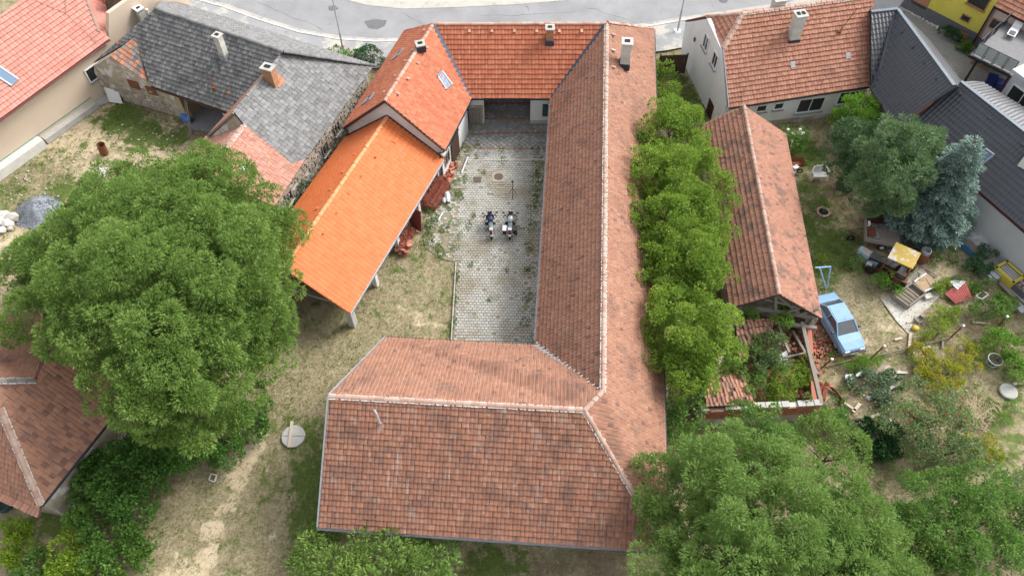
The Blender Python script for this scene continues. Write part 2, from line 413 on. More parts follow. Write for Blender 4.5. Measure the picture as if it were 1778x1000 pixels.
def limbs(parent, base, targets, r0, m, seed=1, name='trunk', fork=.35, lean=(0,0)):
    rn = random.Random(seed); b = Vector(base); mb = MB(); cz = sum(Vector(t).z for t in targets)/len(targets)
    f = Vector((b.x+lean[0], b.y+lean[1], b.z+(cz-b.z)*fork))
    mb.tube([b-Vector((0,0,.1)), b+Vector((0,0,.25)), b.lerp(f, .55)+Vector((rn.uniform(-.1,.1), rn.uniform(-.1,.1), 0)), f], [r0*1.5, r0*1.1, r0*.95, r0*.85], 10)
    for t in targets:
        t = Vector(t); k = f.lerp(t, .5)+Vector((rn.uniform(-.4,.4), rn.uniform(-.4,.4), .25))
        mb.tube([f-Vector((0,0,.1)), k, t], [r0*.6, r0*.36, r0*.1], 7)
        for _ in range(3):
            s = k.lerp(t, rn.uniform(0, .8)); e = s+Vector((rn.uniform(-1,1), rn.uniform(-1,1), rn.uniform(.1,.8)))*((t-k).length*.5+.2); mb.tube([s, s.lerp(e, .5)+Vector((0,0,.08)), e], [r0*.2, r0*.12, r0*.04], 5)
    return mb.build(name, m, parent, smooth=True)
def tree(name, label, cat, base, lobes, m, bark, r0=.2, group=None, nl=6, fork=.35, **kw):
    t = thing(name, label, cat, base, group)
    foliage('crown', t, m, lobes, **kw)
    L = sorted(lobes, key=lambda q: -q[3])[:nl]
    limbs(t, base, [(q[0], q[1], q[2]+q[3]*.25) for q in L], r0, bark, seed=kw.get('seed', 1), fork=fork)
    return t
def lob(px, py, z, r, rz=None, ry=None):                     # a crown body seen at px,py, its centre z high
    p = P(px, py, z); return (p.x, p.y, p.z, r, ry or r, rz or r*.85)

# ---------------------------------------------------------------- paving
def pave(parent, poly, sx, sy, ang, m, z=0.0, h=.05, joint=.02, name='paving_stones', jit=.006, seed=1, skip=None, mi=None, stagger=.5):
    rn = random.Random(seed); Q = [Vector((p[0], p[1])) for p in poly]; ca, sa = math.cos(ang), math.sin(ang)
    loc = [(p.x*ca+p.y*sa, -p.x*sa+p.y*ca) for p in Q]
    tris = [[loc[i] for i in t] for t in tessellate_polygon([[Vector((x, y, 0)) for x, y in loc]])]
    for t in tris:
        if (t[1][0]-t[0][0])*(t[2][1]-t[0][1])-(t[1][1]-t[0][1])*(t[2][0]-t[0][0]) < 0: t.reverse()
    u0, u1 = min(p[0] for p in loc), max(p[0] for p in loc); v0, v1 = min(p[1] for p in loc), max(p[1] for p in loc); mb = MB()
    for j in range(int((v1-v0)/sy)+1):
        for i in range(-1, int((u1-u0)/sx)+1):
            u = u0+i*sx+(stagger*sx if j % 2 else 0); v = v0+j*sy
            cs = [(u, v), (u+sx, v), (u+sx, v+sy), (u, v+sy)]; ins = [inside(loc, *c) for c in cs]
            if not all(ins): continue
            X, Y = (u+sx/2)*ca-(v+sy/2)*sa, (u+sx/2)*sa+(v+sy/2)*ca
            if skip and skip(X, Y, rn): continue
            zz = z+rn.uniform(-jit, jit); r = rn.random(); k = mi(X, Y, rn, j) if mi else 0
            g = joint/2; tp = [(u+g+rn.uniform(0, jit), v+g), (u+sx-g, v+g+rn.uniform(0, jit)), (u+sx-g-rn.uniform(0, jit), v+sy-g), (u+g, v+sy-g-rn.uniform(0, jit))]
            b = .012; ti = [(u+g+b, v+g+b), (u+sx-g-b, v+g+b), (u+sx-g-b, v+sy-g-b), (u+g+b, v+sy-g-b)]
            w = lambda q, zq: (q[0]*ca-q[1]*sa, q[0]*sa+q[1]*ca, zq)
            T = [w(q, zz) for q in ti]; B = [w(q, zz-.014) for q in tp]; D = [w(q, zz-h) for q in tp]
            mb.poly(T, k, r)
            for s in range(4): mb.poly([B[s], B[(s+1) % 4], T[(s+1) % 4], T[s]], k, r); mb.poly([D[s], D[(s+1) % 4], B[(s+1) % 4], B[s]], k, r)
    return mb.build(name, m, parent, kind='stuff')
def sheet(name, poly, m, z, kind='structure', parent=None):
    mb = MB(); mb.poly([(p[0], p[1], z) for p in poly]); o = mb.build(name, m, parent, kind=kind)
    if o.data.polygons[0].normal.z < 0: o.data.flip_normals()
    return o
# ---------------------------------------------------------------- palette
MT = {}
def reg(k, m): MT[k] = m; return m
D_ = (.055, .04, .035)
reg('soot', plain('soot', (.015, .014, .013), .9))
LICH = ((.46, .38, .31), 9.0, .62, .72, .55); MOSS = ((.085, .055, .045), .55, .5, .68, .6)
reg('old_tile', mat('old_red_clay_tile', [(.162, .074, .049), (.27, .126, .08), (.213, .096, .062), (.342, .185, .122)], 'rnd', .45, .28,
    [((.10, .06, .048), .8, .47, .66, .62), ((.33, .28, .24), 1.3, .54, .72, .35), ((.45, .39, .34), 4.5, .60, .72, .45, (1, 1, .5)), ((.40, .165, .085), .35, .60, .72, .5), ((.055, .04, .036), 2.2, .64, .74, .6), ((.42, .36, .31), 3.2, .57, .70, .4, (1, .14, .14)), ((.09, .055, .045), 2.4, .56, .70, .5, (1, .12, .12))], .88, .3, 30))
reg('weathered_tile', mat('weathered_clay_tile', [(.20, .098, .066), (.318, .163, .108), (.262, .13, .087), (.38, .215, .146)], 'rnd', .4, .28,
    [((.13, .072, .056), .7, .49, .68, .55), ((.36, .27, .22), 1.4, .56, .72, .3), LICH, ((.06, .045, .04), 2.6, .68, .76, .6)], .88, .3, 30))
reg('mossy_tile', mat('mossy_clay_tile', [(.22, .107, .075), (.342, .172, .117), (.285, .138, .094), (.39, .208, .146)], 'rnd', .5, .28,
    [((.11, .08, .068), .9, .49, .62, .7), LICH], .9, .3, 30))
reg('new_tile', mat('newer_red_clay_tile', [(.33, .095, .052), (.42, .135, .07), (.47, .185, .105)], 'rnd', .5, .4,
    [((.20, .07, .05), .9, .55, .72, .35), ((.5, .36, .28), 12.0, .68, .76, .5)], .8, .25, 30))
reg('orange_tile', mat('bright_orange_clay_tile', [(.51, .122, .032), (.56, .145, .042), (.555, .165, .058)], 'rnd', .4, .3, [((.5, .16, .07), .6, .55, .75, .3)], .6, .15, 30))
reg('salmon_tile', mat('salmon_concrete_tile', [(.43, .165, .125), (.49, .205, .16), (.53, .25, .205)], 'rnd', .4, .4, [((.56, .30, .25), 2.5, .6, .75, .3)], .75, .2, 30))
reg('dark_tile', mat('dark_cement_tile', [(.075, .075, .076), (.125, .124, .122), (.18, .178, .172), (.27, .265, .255)], 'rnd', .6, .4,
    [((.04, .042, .045), .8, .5, .7, .5), ((.33, .33, .31), 6, .66, .74, .5)], .85, .3, 30))
reg('grey_tile', mat('grey_cement_tile', [(.125, .124, .123), (.165, .164, .163), (.20, .199, .197), (.25, .247, .243)], 'rnd', .6, .25,
    [((.07, .07, .072), 1.4, .58, .7, .5), ((.42, .42, .40), 7, .68, .74, .4)], .85, .3, 30))
reg('pale_clay', mat('pale_pink_clay_tile', [(.33, .155, .115), (.43, .215, .16), (.50, .28, .215)], 'rnd', .6, .4, [((.18, .12, .10), 1.2, .56, .7, .4), LICH], .88, .3, 30))
reg('sooty_clay', mat('sooty_clay_tile', [(.15,.082,.062),(.21,.11,.085)], 'rnd', 1, .3, [], .9, .2)); reg('clay_patch', mat('orange_replacement_tile', [(.36, .155, .09), (.42, .18, .11)], 'rnd', 1, .4, [], .85, .2))
reg('house_tile', mat('brown_red_clay_tile', [(.266, .115, .075), (.36, .168, .11), (.42, .215, .15)], 'rnd', .45, .35,
    [((.13, .07, .055), .9, .56, .7, .55, (1, .35, 1)), LICH], .88, .3, 30))
reg('slate_metal', mat('anthracite_tile_sheet', [(.046, .049, .057), (.058, .061, .071)], 'rnd', .6, .5, [((.05, .053, .06), 1.5, .55, .75, .4)], .38, .05, 30, spec=.5))
reg('ridge_clay', mat('mortared_ridge_tile', [(.34, .17, .125), (.42, .26, .20), (.5, .40, .33)], 'rnd', 2, .35, [((.2, .13, .11), 3, .6, .72, .4)], .9, .3))
reg('ridge_pale', mat('pale_ridge_tile', [(.30, .17, .125), (.36, .235, .185), (.42, .33, .28)], 'rnd', 2, .35, [], .9, .3))
reg('ridge_orange', mat('orange_ridge_tile', [(.58, .24, .10), (.64, .3, .15)], 'rnd', 2, .35, [], .7, .15))
reg('ridge_grey', mat('grey_ridge_tile', [(.12, .12, .12), (.24, .235, .23)], 'rnd', 2, .35, [], .9, .3))
reg('mortar', mat('lime_mortar', [(.42, .38, .33), (.55, .5, .45)], 'rnd', 4, .5, [], .95, .4))
reg('deck', mat('roof_boarding', [(.06, .042, .034), (.09, .06, .045)], scale=2, rough=.9))
reg('deck_grey', plain('dark_roof_boarding', (.03, .03, .032), .9))
reg('deck_orange', plain('stained_roof_boarding', (.22, .075, .03), .8))
reg('ridge_metal', plain('blue_grey_ridge_sheet', (.10,.125,.15), .5, .1)); reg('zinc', plain('zinc_flashing', (.30, .31, .33), .5, .4)); reg('dark_metal', plain('dark_painted_metal', (.035, .04, .05), .45, .3)); reg('steel', plain('galvanised_steel', (.42, .44, .46), .5, .5))
reg('blue_flash', plain('slate_blue_flashing', (.055, .075, .105), .45, .4)); reg('brown_metal', plain('dark_brown_metal', (.055, .02, .016), .5, .2)); reg('rust', mat('rusted_iron', [(.09, .035, .02), (.19, .075, .035), (.12, .05, .03)], scale=6, rough=.95))
reg('white_wall', mat('white_render', [(.60, .60, .59), (.68, .68, .665)], scale=.8, stains=[((.45, .44, .42), .7, .55, .75, .35, (1, 1, .3))], rough=.92, bump=.12, bscale=40))
reg('old_render', mat('stained_white_render', [(.55, .53, .52), (.66, .64, .63)], scale=.9, stains=[((.33, .31, .30), 1.3, .52, .7, .5), ((.45, .4, .35), .5, .55, .7, .4)], rough=.95, bump=.25, bscale=25))
reg('beige_wall', mat('beige_render', [(.52, .42, .325), (.56, .455, .355)], scale=.5, stains=[((.46, .38, .31), .4, .5, .75, .4)], rough=.92, bump=.1, bscale=40))
reg('grey_wall', mat('light_grey_render', [(.42, .43, .44), (.48, .49, .50)], scale=.8, stains=[((.36, .36, .36), .5, .5, .8, .4, (1, 1, .3))], rough=.9, bump=.1, bscale=30))
reg('yellow_wall', mat('yellow_render', [(.58, .51, .085), (.66, .57, .11)], scale=1.2, stains=[((.40, .36, .08), .5, .5, .7, .35)], rough=.9, bump=.15, bscale=40))
reg('pink_wall', mat('pale_pink_render', [(.52, .40, .36), (.56, .44, .40)], scale=1, rough=.9, bump=.1, bscale=40)); reg('plinth', plain('dark_grey_plinth', (.12, .12, .135), .9))
reg('stone', mat('field_stone', [(.20, .165, .125), (.32, .27, .21), (.27, .24, .21), (.40, .35, .28)], 'rnd', 1.5, .3, [((.14, .12, .10), 3, .55, .7, .4)], .95, .5, 18))
reg('stone_mortar', mat('earthy_wall_mortar', [(.30, .25, .19), (.42, .36, .28)], scale=2.2, stains=[((.60, .58, .55), .8, .50, .58, .85), ((.2, .16, .12), 1.6, .58, .7, .5)], rough=.95, bump=.6, bscale=9))
reg('concrete', mat('concrete', [(.34, .33, .31), (.44, .43, .40)], scale=2, stains=[((.25, .24, .22), 1.2, .55, .7, .5)], rough=.95, bump=.3)); reg('pale_concrete', mat('pale_concrete', [(.52, .5, .46), (.62, .6, .56)], scale=3, rough=.95, bump=.2))
reg('glass', plain('window_glass', (.02, .024, .028), .06, 0, .8)); reg('sky_glass', plain('skylight_glass', (.10, .17, .25), .05, .3, .8)); reg('frost', plain('frosted_panel', (.48, .52, .52), .35))
reg('white_paint', plain('white_paint', (.72, .72, .71), .5)); reg('wood', mat('weathered_wood', [(.16, .135, .115), (.27, .235, .205), (.21, .18, .155)], 'rnd', 5, .5, [((.09, .075, .065), 2.5, .55, .7, .5)], .95, .3)); reg('brown_wood', mat('brown_wood', [(.05, .028, .02), (.085, .045, .03)], scale=6, rough=.85)); reg('tan_wood', mat('tan_board', [(.36, .25, .15), (.46, .34, .22)], scale=3, stains=[((.55, .48, .38), 2, .6, .7, .6)], rough=.9)); reg('raw_wood', mat('raw_timber', [(.42, .35, .27), (.52, .45, .36)], 'rnd', 6, .5, [], .9))
reg('maroon', plain('maroon_painted_panel', (.185, .042, .035), .6)); reg('green_box', plain('dark_green_paint', (.03, .075, .07), .5)); reg('brick', mat('stacked_red_tile', [(.32, .11, .075), (.42, .165, .11), (.50, .22, .155)], 'rnd', 4, .3, [((.3, .15, .12), 5, .6, .7, .4)], .9, .2)); reg('yellow_brick', mat('brown_brick', [(.30, .15, .08), (.40, .22, .12)], 'rnd', 4, .3, [], .9, .2)); reg('pale_brick', mat('limewashed_brick', [(.42, .40, .36), (.55, .53, .49)], 'rnd', 4, .3, [((.3, .28, .25), 4, .6, .7, .5)], .9, .3))
# ground covers
reg('asphalt', mat('worn_asphalt', [(.20, .20, .205), (.28, .28, .285)], scale=.35, stains=[((.16, .16, .165), .5, .55, .75, .4), ((.34, .335, .33), .25, .55, .75, .5), ((.35, .35, .35), 22, .58, .7, .4), ((.17,.17,.17), 1.6, .6, .68, .45)], rough=.9, bump=.3, bscale=60)); reg('asphalt_patch', mat('dark_asphalt_patch', [(.06, .06, .062), (.15, .15, .155), (.10, .10, .10)], scale=3, rough=.95, bump=.3))
reg('pavement', mat('patched_pavement', [(.24, .245, .255), (.30, .30, .30)], scale=.7, stains=[((.44, .41, .35), .5, .50, .60, .8), ((.16, .17, .18), 1.1, .58, .68, .5)], rough=.95, bump=.4, bscale=30)); reg('verge', mat('gravel_verge', [(.36, .34, .30), (.44, .42, .38)], scale=1.2, stains=[((.22, .24, .15), .9, .56, .68, .5), ((.26, .25, .24), 12, .58, .66, .5)], rough=.95, bump=.5, bscale=14))
reg('sett', mat('grey_paving_sett', [(.34, .33, .295), (.41, .40, .365), (.46, .45, .415)], 'rnd', .7, .35, [((.27, .235, .17), .42, .46, .64, .8), ((.16, .16, .075), .8, .58, .68, .7), ((.50, .48, .44), .8, .6, .72, .4), ((.24,.21,.16), 3.5, .58, .70, .5)], .92, .3, 20)); reg('sett_grey', mat('dark_paving_sett', [(.17, .17, .165), (.27, .27, .265), (.36, .36, .35)], 'rnd', .9, .4, [((.20, .17, .12), .7, .52, .66, .7), ((.12, .13, .06), 1.1, .62, .7, .5)], .92, .3, 20)); reg('sett_red', mat('red_paving_brick', [(.24, .09, .065), (.32, .14, .10)], 'rnd', 1, .4, [((.22, .19, .15), .7, .5, .66, .7)], .92, .3)); reg('joint', mat('mossy_joint_soil', [(.19, .165, .115), (.26, .23, .165), (.16, .16, .085)], scale=2, rough=1)); reg('yard_sett', mat('yard_paving_sett', [(.24, .23, .215), (.34, .33, .305)], 'rnd', .3, .6, [((.17, .165, .15), .35, .5, .7, .5)], .9, .2))
# plants
def leafm(k, a, b, c, tr=.48, st=()): reg(k, mat(k, [tuple(v*1.1 for v in q) for q in (a, b, c)], 'rnd', .35, .3, list(st), rough=.55, bump=0, transl=tr, spec=.25))
leafm('ash_leaf', (.105, .19, .038), (.175, .275, .06), (.275, .39, .10)); leafm('ash_leaf_pale', (.10, .185, .04), (.165, .27, .062), (.26, .38, .105)); leafm('elder_leaf', (.115, .21, .026), (.185, .295, .038), (.28, .385, .06)); leafm('thicket_leaf', (.07, .17, .032), (.115, .24, .05), (.18, .32, .075)); leafm('lime_leaf', (0.163, 0.263, 0.025), (0.237, 0.35, 0.037), (0.312, 0.4, 0.05)); leafm('pine_needle', (.08, .15, .06), (.125, .205, .085), (.185, .28, .12), .15); leafm('spruce_needle', (.10, .165, .13), (.145, .22, .18), (.21, .29, .255), .1); leafm('shrub_leaf', (.085, .18, .035), (.135, .25, .05), (.20, .32, .08)); leafm('dull_leaf', (0.099, 0.165, 0.058), (0.165, 0.239, 0.091), (0.264, 0.33, 0.148)); leafm('glossy_leaf', (0.021, 0.072, 0.026), (0.039, 0.104, 0.039), (0.072, 0.156, 0.052), .2); leafm('yellow_leaf', (0.144, 0.228, 0.024), (0.312, 0.336, 0.036), (0.504, 0.384, 0.036)); leafm('fresh_leaf', (0.112, 0.238, 0.028), (0.168, 0.322, 0.042), (0.224, 0.392, 0.056)); leafm('cabbage_leaf', (0.096, 0.168, 0.084), (0.156, 0.228, 0.132), (0.216, 0.288, 0.18)); leafm('grass_blade', (0.078, 0.144, 0.024), (0.132, 0.192, 0.042), (0.18, 0.228, 0.06), .3); leafm('straw_blade', (0.26, 0.2, 0.1), (0.34, 0.27, 0.145), (0.4, 0.33, 0.19), .2)
leafm('dark_pine', (.05, .11, .045), (.08, .155, .06), (.12, .21, .085), .15); reg('bark', mat('grey_brown_bark', [(.08, .065, .05), (.15, .125, .10)], scale=6, rough=.95, bump=.6, bscale=12)); reg('twig', plain('dry_twig', (.2, .17, .14), .9))
# ================================================================ THE SETTING
def ground_material():
    m = bpy.data.materials.new('meadow_ground'); m.use_nodes = True; N, L = m.node_tree.nodes, m.node_tree.links; bs = N['Principled BSDF']
    geo = N.new('ShaderNodeNewGeometry'); at = N.new('ShaderNodeAttribute'); at.attribute_name = 'mask'
    sep = N.new('ShaderNodeSeparateColor'); L.new(at.outputs['Color'], sep.inputs[0])
    def nz(sc, det=6, rg=.65):
        n = N.new('ShaderNodeTexNoise'); n.inputs['Scale'].default_value = sc; n.inputs['Detail'].default_value = det; n.inputs['Roughness'].default_value = rg; L.new(geo.outputs['Position'], n.inputs['Vector']); return n.outputs['Fac']
    def rampc(f, stops): r = ramp_node(N, stops); L.new(f, r.inputs[0]); return r.outputs[0]
    def mixc(f, a, b):
        x = N.new('ShaderNodeMix'); x.data_type = 'RGBA'; L.new(f, x.inputs[0]); L.new(a, x.inputs[6]); L.new(b, x.inputs[7]); return x.outputs[2]
    def edge(ch, sc, w=.13):
        n = nz(sc, 8, .72); a = N.new('ShaderNodeMath'); a.operation = 'MULTIPLY_ADD'; L.new(n, a.inputs[0]); a.inputs[1].default_value = 1.7; L.new(ch, a.inputs[2])
        mr = N.new('ShaderNodeMapRange'); mr.interpolation_type = 'SMOOTHSTEP'; mr.inputs[1].default_value = 1.36-w; mr.inputs[2].default_value = 1.36+w; L.new(a.outputs[0], mr.inputs[0]); return mr.outputs[0]
    f1 = nz(1.3, 10, .75); f2 = nz(7, 6, .7)
    dry = mixc(f2, rampc(f1, [(.32, (.14, .12, .065)), (.5, (.25, .205, .12)), (.68, (.40, .345, .235))]), rampc(f2, [(.38, (.15, .13, .07)), (.62, (.38, .325, .215))]))
    grn = mixc(f2, rampc(f1, [(.3, (.055, .085, .02)), (.55, (.10, .135, .035)), (.72, (.20, .19, .075))]), rampc(f2, [(.35, (.06, .10, .02)), (.65, (.14, .17, .05))]))
    snd = mixc(f2, rampc(f1, [(.32, (.36, .27, .165)), (.5, (.48, .38, .25)), (.7, (.56, .47, .34))]), rampc(f2, [(.35, (.40, .31, .20)), (.65, (.54, .45, .32))]))
    soil = mixc(f2, rampc(f1, [(.3, (.13, .09, .06)), (.5, (.19, .14, .095)), (.7, (.27, .21, .15))]), rampc(f2, [(.35, (.15, .11, .075)), (.65, (.25, .195, .14))]))
    c = mixc(edge(sep.outputs[2], .9), dry, soil); c = mixc(edge(sep.outputs[1], 1.1), c, snd); c = mixc(edge(sep.outputs[0], 1.4), c, grn)
    v = N.new('ShaderNodeTexVoronoi'); v.inputs['Scale'].default_value = 5; L.new(geo.outputs['Position'], v.inputs['Vector'])
    L.new(c, bs.inputs['Base Color']); bs.inputs['Roughness'].default_value = .97; bs.inputs['Specular IOR Level'].default_value = .15
    b = N.new('ShaderNodeBump'); b.inputs['Strength'].default_value = .7; b.inputs['Distance'].default_value = .06; L.new(nz(9, 8, .75), b.inputs['Height']); L.new(b.outputs[0], bs.inputs['Normal'])
    return m
# (px, py, radius m, channel, weight): channel 0 green, 1 sandy, 2 soil
PATCH = [(210,205,2.2,0,.9),(250,235,2.2,0,.8),(120,255,2.2,0,.5),(300,240,1.5,0,.8),(60,280,2.5,0,.5),(30,350,3,0,.45),(110,330,2.2,0,.7),(160,335,1.6,0,.8),(20,330,2,0,.6),(90,290,2,0,.4),
 (130,215,4.5,1,.8),(260,260,3.6,1,.8),(180,265,3.2,1,.7),(40,260,2,1,.5),(60,420,4,1,.75),(160,300,2.5,1,.6),(330,265,2.0,2,.5),(350,215,2.6,2,.8),(230,290,3,1,.6),(20,410,3,1,.7),
 (430,790,1.0,1,.85),(405,830,1.0,1,.8),(390,880,.7,1,.75),(370,920,.8,1,.85),(355,965,.8,1,.9),(340,1000,.9,1,.9),(445,760,.8,1,.75),(300,990,1.4,1,.6),(480,900,.9,1,.35),(500,860,.5,1,.5),(520,810,.4,1,.5),(470,930,.5,1,.5),
 (260,950,3,2,.22),(300,880,2.2,2,.25),(440,735,2.0,0,.55),(470,800,1.8,0,.45),(545,830,2.0,0,.8),(550,900,2.1,0,.75),(530,760,2.0,0,.65),(505,720,1.8,0,.5),(470,850,1.6,0,.5),(420,850,1.5,0,.35),(500,950,2,0,.35),(390,720,1.6,0,.7),(560,700,1.5,0,.42),(540,640,2,0,.3),(480,690,2,0,.2),
 (700,540,1.7,1,.42),(740,560,1.6,1,.48),(755,480,1.6,1,.4),(690,480,2,0,.45),(650,540,1.8,0,.45),(770,520,1.2,0,.55),(770,575,1.2,0,.5),(720,440,1.5,0,.5),(660,560,2,0,.3),(740,420,1.6,0,.4),(720,505,1.8,2,.2),(640,600,2,0,.4),(560,560,2.2,2,.35),(600,600,2,2,.15),
 (930,270,.9,0,.95),(930,310,.8,0,.9),(925,350,.8,0,.6),(920,400,.7,0,.55),(918,440,.6,0,.45),(790,310,1.2,0,.55),(800,270,1,1,.5),(770,340,1,0,.5),(750,370,1,0,.4),
 (1190,165,1.3,0,.9),(1205,195,1.3,0,.9),(1180,140,1.0,0,.8),(1160,75,1.6,1,.5),(1170,65,1.6,0,.3),(1150,110,1.5,1,.4),
 (1400,265,1.8,0,.8),(1385,330,2,0,.7),(1430,360,2.2,0,.65),(1400,400,2.4,0,.75),(1440,430,2.2,0,.85),(1430,470,2,0,.7),(1390,445,2,0,.6),(1470,420,1.6,0,.7),(1480,470,1.6,0,.5),(1440,285,2,2,.35),(1420,320,1.6,1,.2),(1540,600,2,0,.35),(1500,560,1.6,0,.35),(1525,640,1.2,0,.3),(1400,590,1.6,2,.4),(1440,605,1.2,0,.5),(1420,545,1,0,.7),
 (1480,330,3.4,2,.75),(1530,370,3,2,.85),(1560,400,2.6,2,.85),(1600,420,2,2,.6),(1460,270,2.4,2,.6),(1600,400,3,2,.5),
 (1640,440,2.4,1,.7),(1660,470,2.2,1,.75),(1620,470,1.6,1,.7),(1700,480,1.6,1,.6),(1690,510,1.5,1,.6),(1660,430,1.3,0,.4),(1570,530,1.9,1,.62),(1600,500,1.5,1,.5),(1560,570,1.6,1,.5),(1500,590,1.9,1,.35),(1620,545,1.6,1,.4),
 (1520,650,2.2,2,.35),(1480,690,2.4,2,.5),(1540,690,2.6,2,.5),(1560,640,1.4,1,.5),(1510,720,2.2,1,.35),(1480,760,2.2,2,.7),(1690,730,1.5,2,.8),(1720,750,1.3,2,.8),(1665,705,1.4,2,.6),(1730,720,1.6,0,.7),(1760,700,1.6,0,.55),(1755,650,1.6,0,.5),(1765,760,1.6,0,.6),(1700,680,1,1,.4),(1750,800,1.6,0,.6),(1690,640,2,2,.5),(1650,690,1.6,1,.4),(1640,580,2,2,.6),(1700,580,2.4,2,.6),(1740,620,2,2,.5),(1590,600,1.2,1,.3),
 (1500,830,2.2,2,.6),(1540,850,1.8,0,.4),(1600,850,2,2,.4),(1500,870,2,2,.5),(1620,800,2,2,.6),(1700,900,4,0,.5),(1760,850,3,0,.55),(1600,950,3,0,.5),
 (850,980,1.6,0,.75),(900,975,1.4,0,.6),(960,985,1.6,2,.6),(1040,980,1.8,2,.7),(820,1000,1.6,0,.6),(1080,960,1.4,2,.6),
 (100,900,1.8,0,.7),(60,920,2,0,.6),(30,960,2,0,.3),(150,870,1.6,0,.6),(120,950,1.6,2,.4),(180,920,2,0,.5),(300,760,4,2,.5),(250,850,3,2,.5),(200,750,3,2,.4),
 (240,5,2.4,0,1.0),(300,6,2,0,1.0),(1330,250,2,0,.8),(1280,700,4,2,.5),(1200,700,3,2,.6),(540,330,1.5,0,.7),(530,370,1.5,0,.7),(600,260,1.5,0,.6)]
_pt = [(P(a, b).x, P(a, b).y, r, ch, w) for a, b, r, ch, w in PATCH]
def mask_at(X, Y):
    out = np.zeros((*X.shape, 3)); out[..., 0] = .35; out[..., 2] = .10
    for x, y, r, ch, w in _pt:
        out[..., ch] = np.maximum(out[..., ch], w*np.exp(-((X-x)**2+(Y-y)**2)/(r*r)*.8))
    return out
def build_ground():
    xs = np.concatenate([[-600, -200, -90], np.arange(-52, 58, .34), [90, 200, 600]]); ys = np.concatenate([[-400, -120, -20], np.arange(4, 68, .34), [100, 250, 900]])
    X, Y = np.meshgrid(xs, ys); k = mask_at(X, Y)
    Z = np.vectorize(lambda a, b: .05*mnoise.noise((a*.6, b*.6, 0))+.02*mnoise.noise((a*2.1, b*2.1, 3)))(X, Y)-.075
    nx, ny = len(xs), len(ys); I = np.arange(nx*ny).reshape(ny, nx)
    F = np.stack([I[:-1, :-1], I[:-1, 1:], I[1:, 1:], I[1:, :-1]], -1).reshape(-1, 4)
    V = np.stack([X, Y, Z], -1).reshape(-1, 3); C4 = np.concatenate([k.reshape(-1, 3), np.ones((nx*ny, 1))], 1)
    o = np_mesh('ground', V, F, np.zeros(len(F)), ground_material(), None, 'structure', None, C4)
    o.data.polygons.foreach_set('use_smooth', [True]*len(F))
build_ground()
def g2(*pp): return [P(*q) for q in pp]
GRASS_OUT = []                                               # places without grass: paving and buildings, filled below
def no_grass(poly): GRASS_OUT.append([(p[0], p[1]) for p in poly])

# the street, its kerbs, pavement and verge
lower = [(-60,-150),(150,-120),(290,-40),(330,-2),(390,14),(450,36),(520,58),(590,70),(650,74),(760,72),(900,66),(1020,58),(1135,46),(1190,36),(1290,22),(1420,2),(1560,-22),(1800,-70)]
upper = [(-60,-260),(250,-220),(430,-90),(500,-40),(570,-8),(640,9),(700,15),(800,12),(900,7),(985,0),(1120,-14),(1300,-36),(1500,-64),(1800,-120)]
X3 = Vector((0,0,.017)); lo3 = [P(*q) for q in lower]; up3 = [P(*q) for q in upper]
def ribbon(name, line, w0, w1, m, z, side=1):
    L = [Vector((p.x, p.y, 0)) for p in line]; mb = MB(); pa = pb = None
    for i, p in enumerate(L):
        t = (L[min(i+1, len(L)-1)]-L[max(i-1, 0)]).normalized(); n = Vector((-t.y, t.x, 0))*side
        a, b = p+n*w0, p+n*w1; a.z = b.z = z
        if pa is not None: mb.poly([pa, a, b, pb] if side > 0 else [pb, b, a, pa])
        pa, pb = a, b
    return mb.build(name, m, None, kind='structure')
street = sheet('street', [*lo3, *up3[::-1]], MT['asphalt'], .012)
ribbon('street_gutter', lo3, -.1, .5, mat('gritty_street_edge', [(.42, .39, .34), (.34, .33, .31)], scale=1.5, stains=[((.24, .24, .24), 1.4, .5, .6, .7)], rough=.95, bump=.3), .02, 1)
ribbon('pavement', lo3, -3.3, -.12, MT['pavement'], .10, 1)
ribbon('gravel_verge', up3, -.1, 9, MT['verge'], .03, 1)
mb = MB()
kerb = bpy.data.objects.new('kerb', None); COL.objects.link(kerb); kerb['kind'] = 'structure'; kerb.location = lo3[6]
off = 0; segs = []
for a, b in zip(lo3[3:14], lo3[4:15]):
    d = (b-a); L = d.length; x = d/L; k = max(1, int(L/.95)); M3 = Matrix((x, Vector((0,0,1)).cross(x), Vector((0,0,1)))).transposed()
    for i in range(k):
        c = MB(); c.box(a+x*(L*(i+.5)/k)+Vector((0,0,.06))+Vector((0, random.uniform(-.015,.015), 0)), (L/k-.03, .16, .15), M=M3, r=random.random()); c.build('kerbstone', MT['pale_concrete'], kerb)
pp = [P(632,38), P(650,34), P(672,36), P(668,46), P(655,52), P(640,50)]
sheet('road_patch', pp, MT['asphalt_patch'], .017, None, street); sheet('road_patch', [P(570,12),P(582,10),P(588,16),P(580,20),P(571,19)], MT['asphalt_patch'], .017, None, street)
rc = random.Random(3)
for a, b_ in (((450,5),(560,52)),((700,22),(760,66)),((905,0),(915,20)),((1010,10),(1100,40)),((840,30),(1000,22)),((360,-4),(470,38))):
    a, b_ = P(*a), P(*b_); pl_ = [a.lerp(b_, k/7)+Vector((rc.uniform(-.25,.25), rc.uniform(-.2,.2), 0)) for k in range(8)]; mb = MB()
    for p, q in zip(pl_, pl_[1:]): t_ = (q-p).normalized(); n_ = Vector((-t_.y, t_.x, 0))*rc.uniform(.012,.03); mb.poly([p-n_+X3, q-n_+X3, q+n_+X3, p+n_+X3])
    mb.build('sealed_crack', MT['asphalt_patch'], street)
no_grass([*lo3, *[p+Vector((0, 14, 0)) for p in up3[::-1]]]); no_grass([*lo3, *[p+Vector((0,-3.2,0)) for p in lo3[::-1]]])

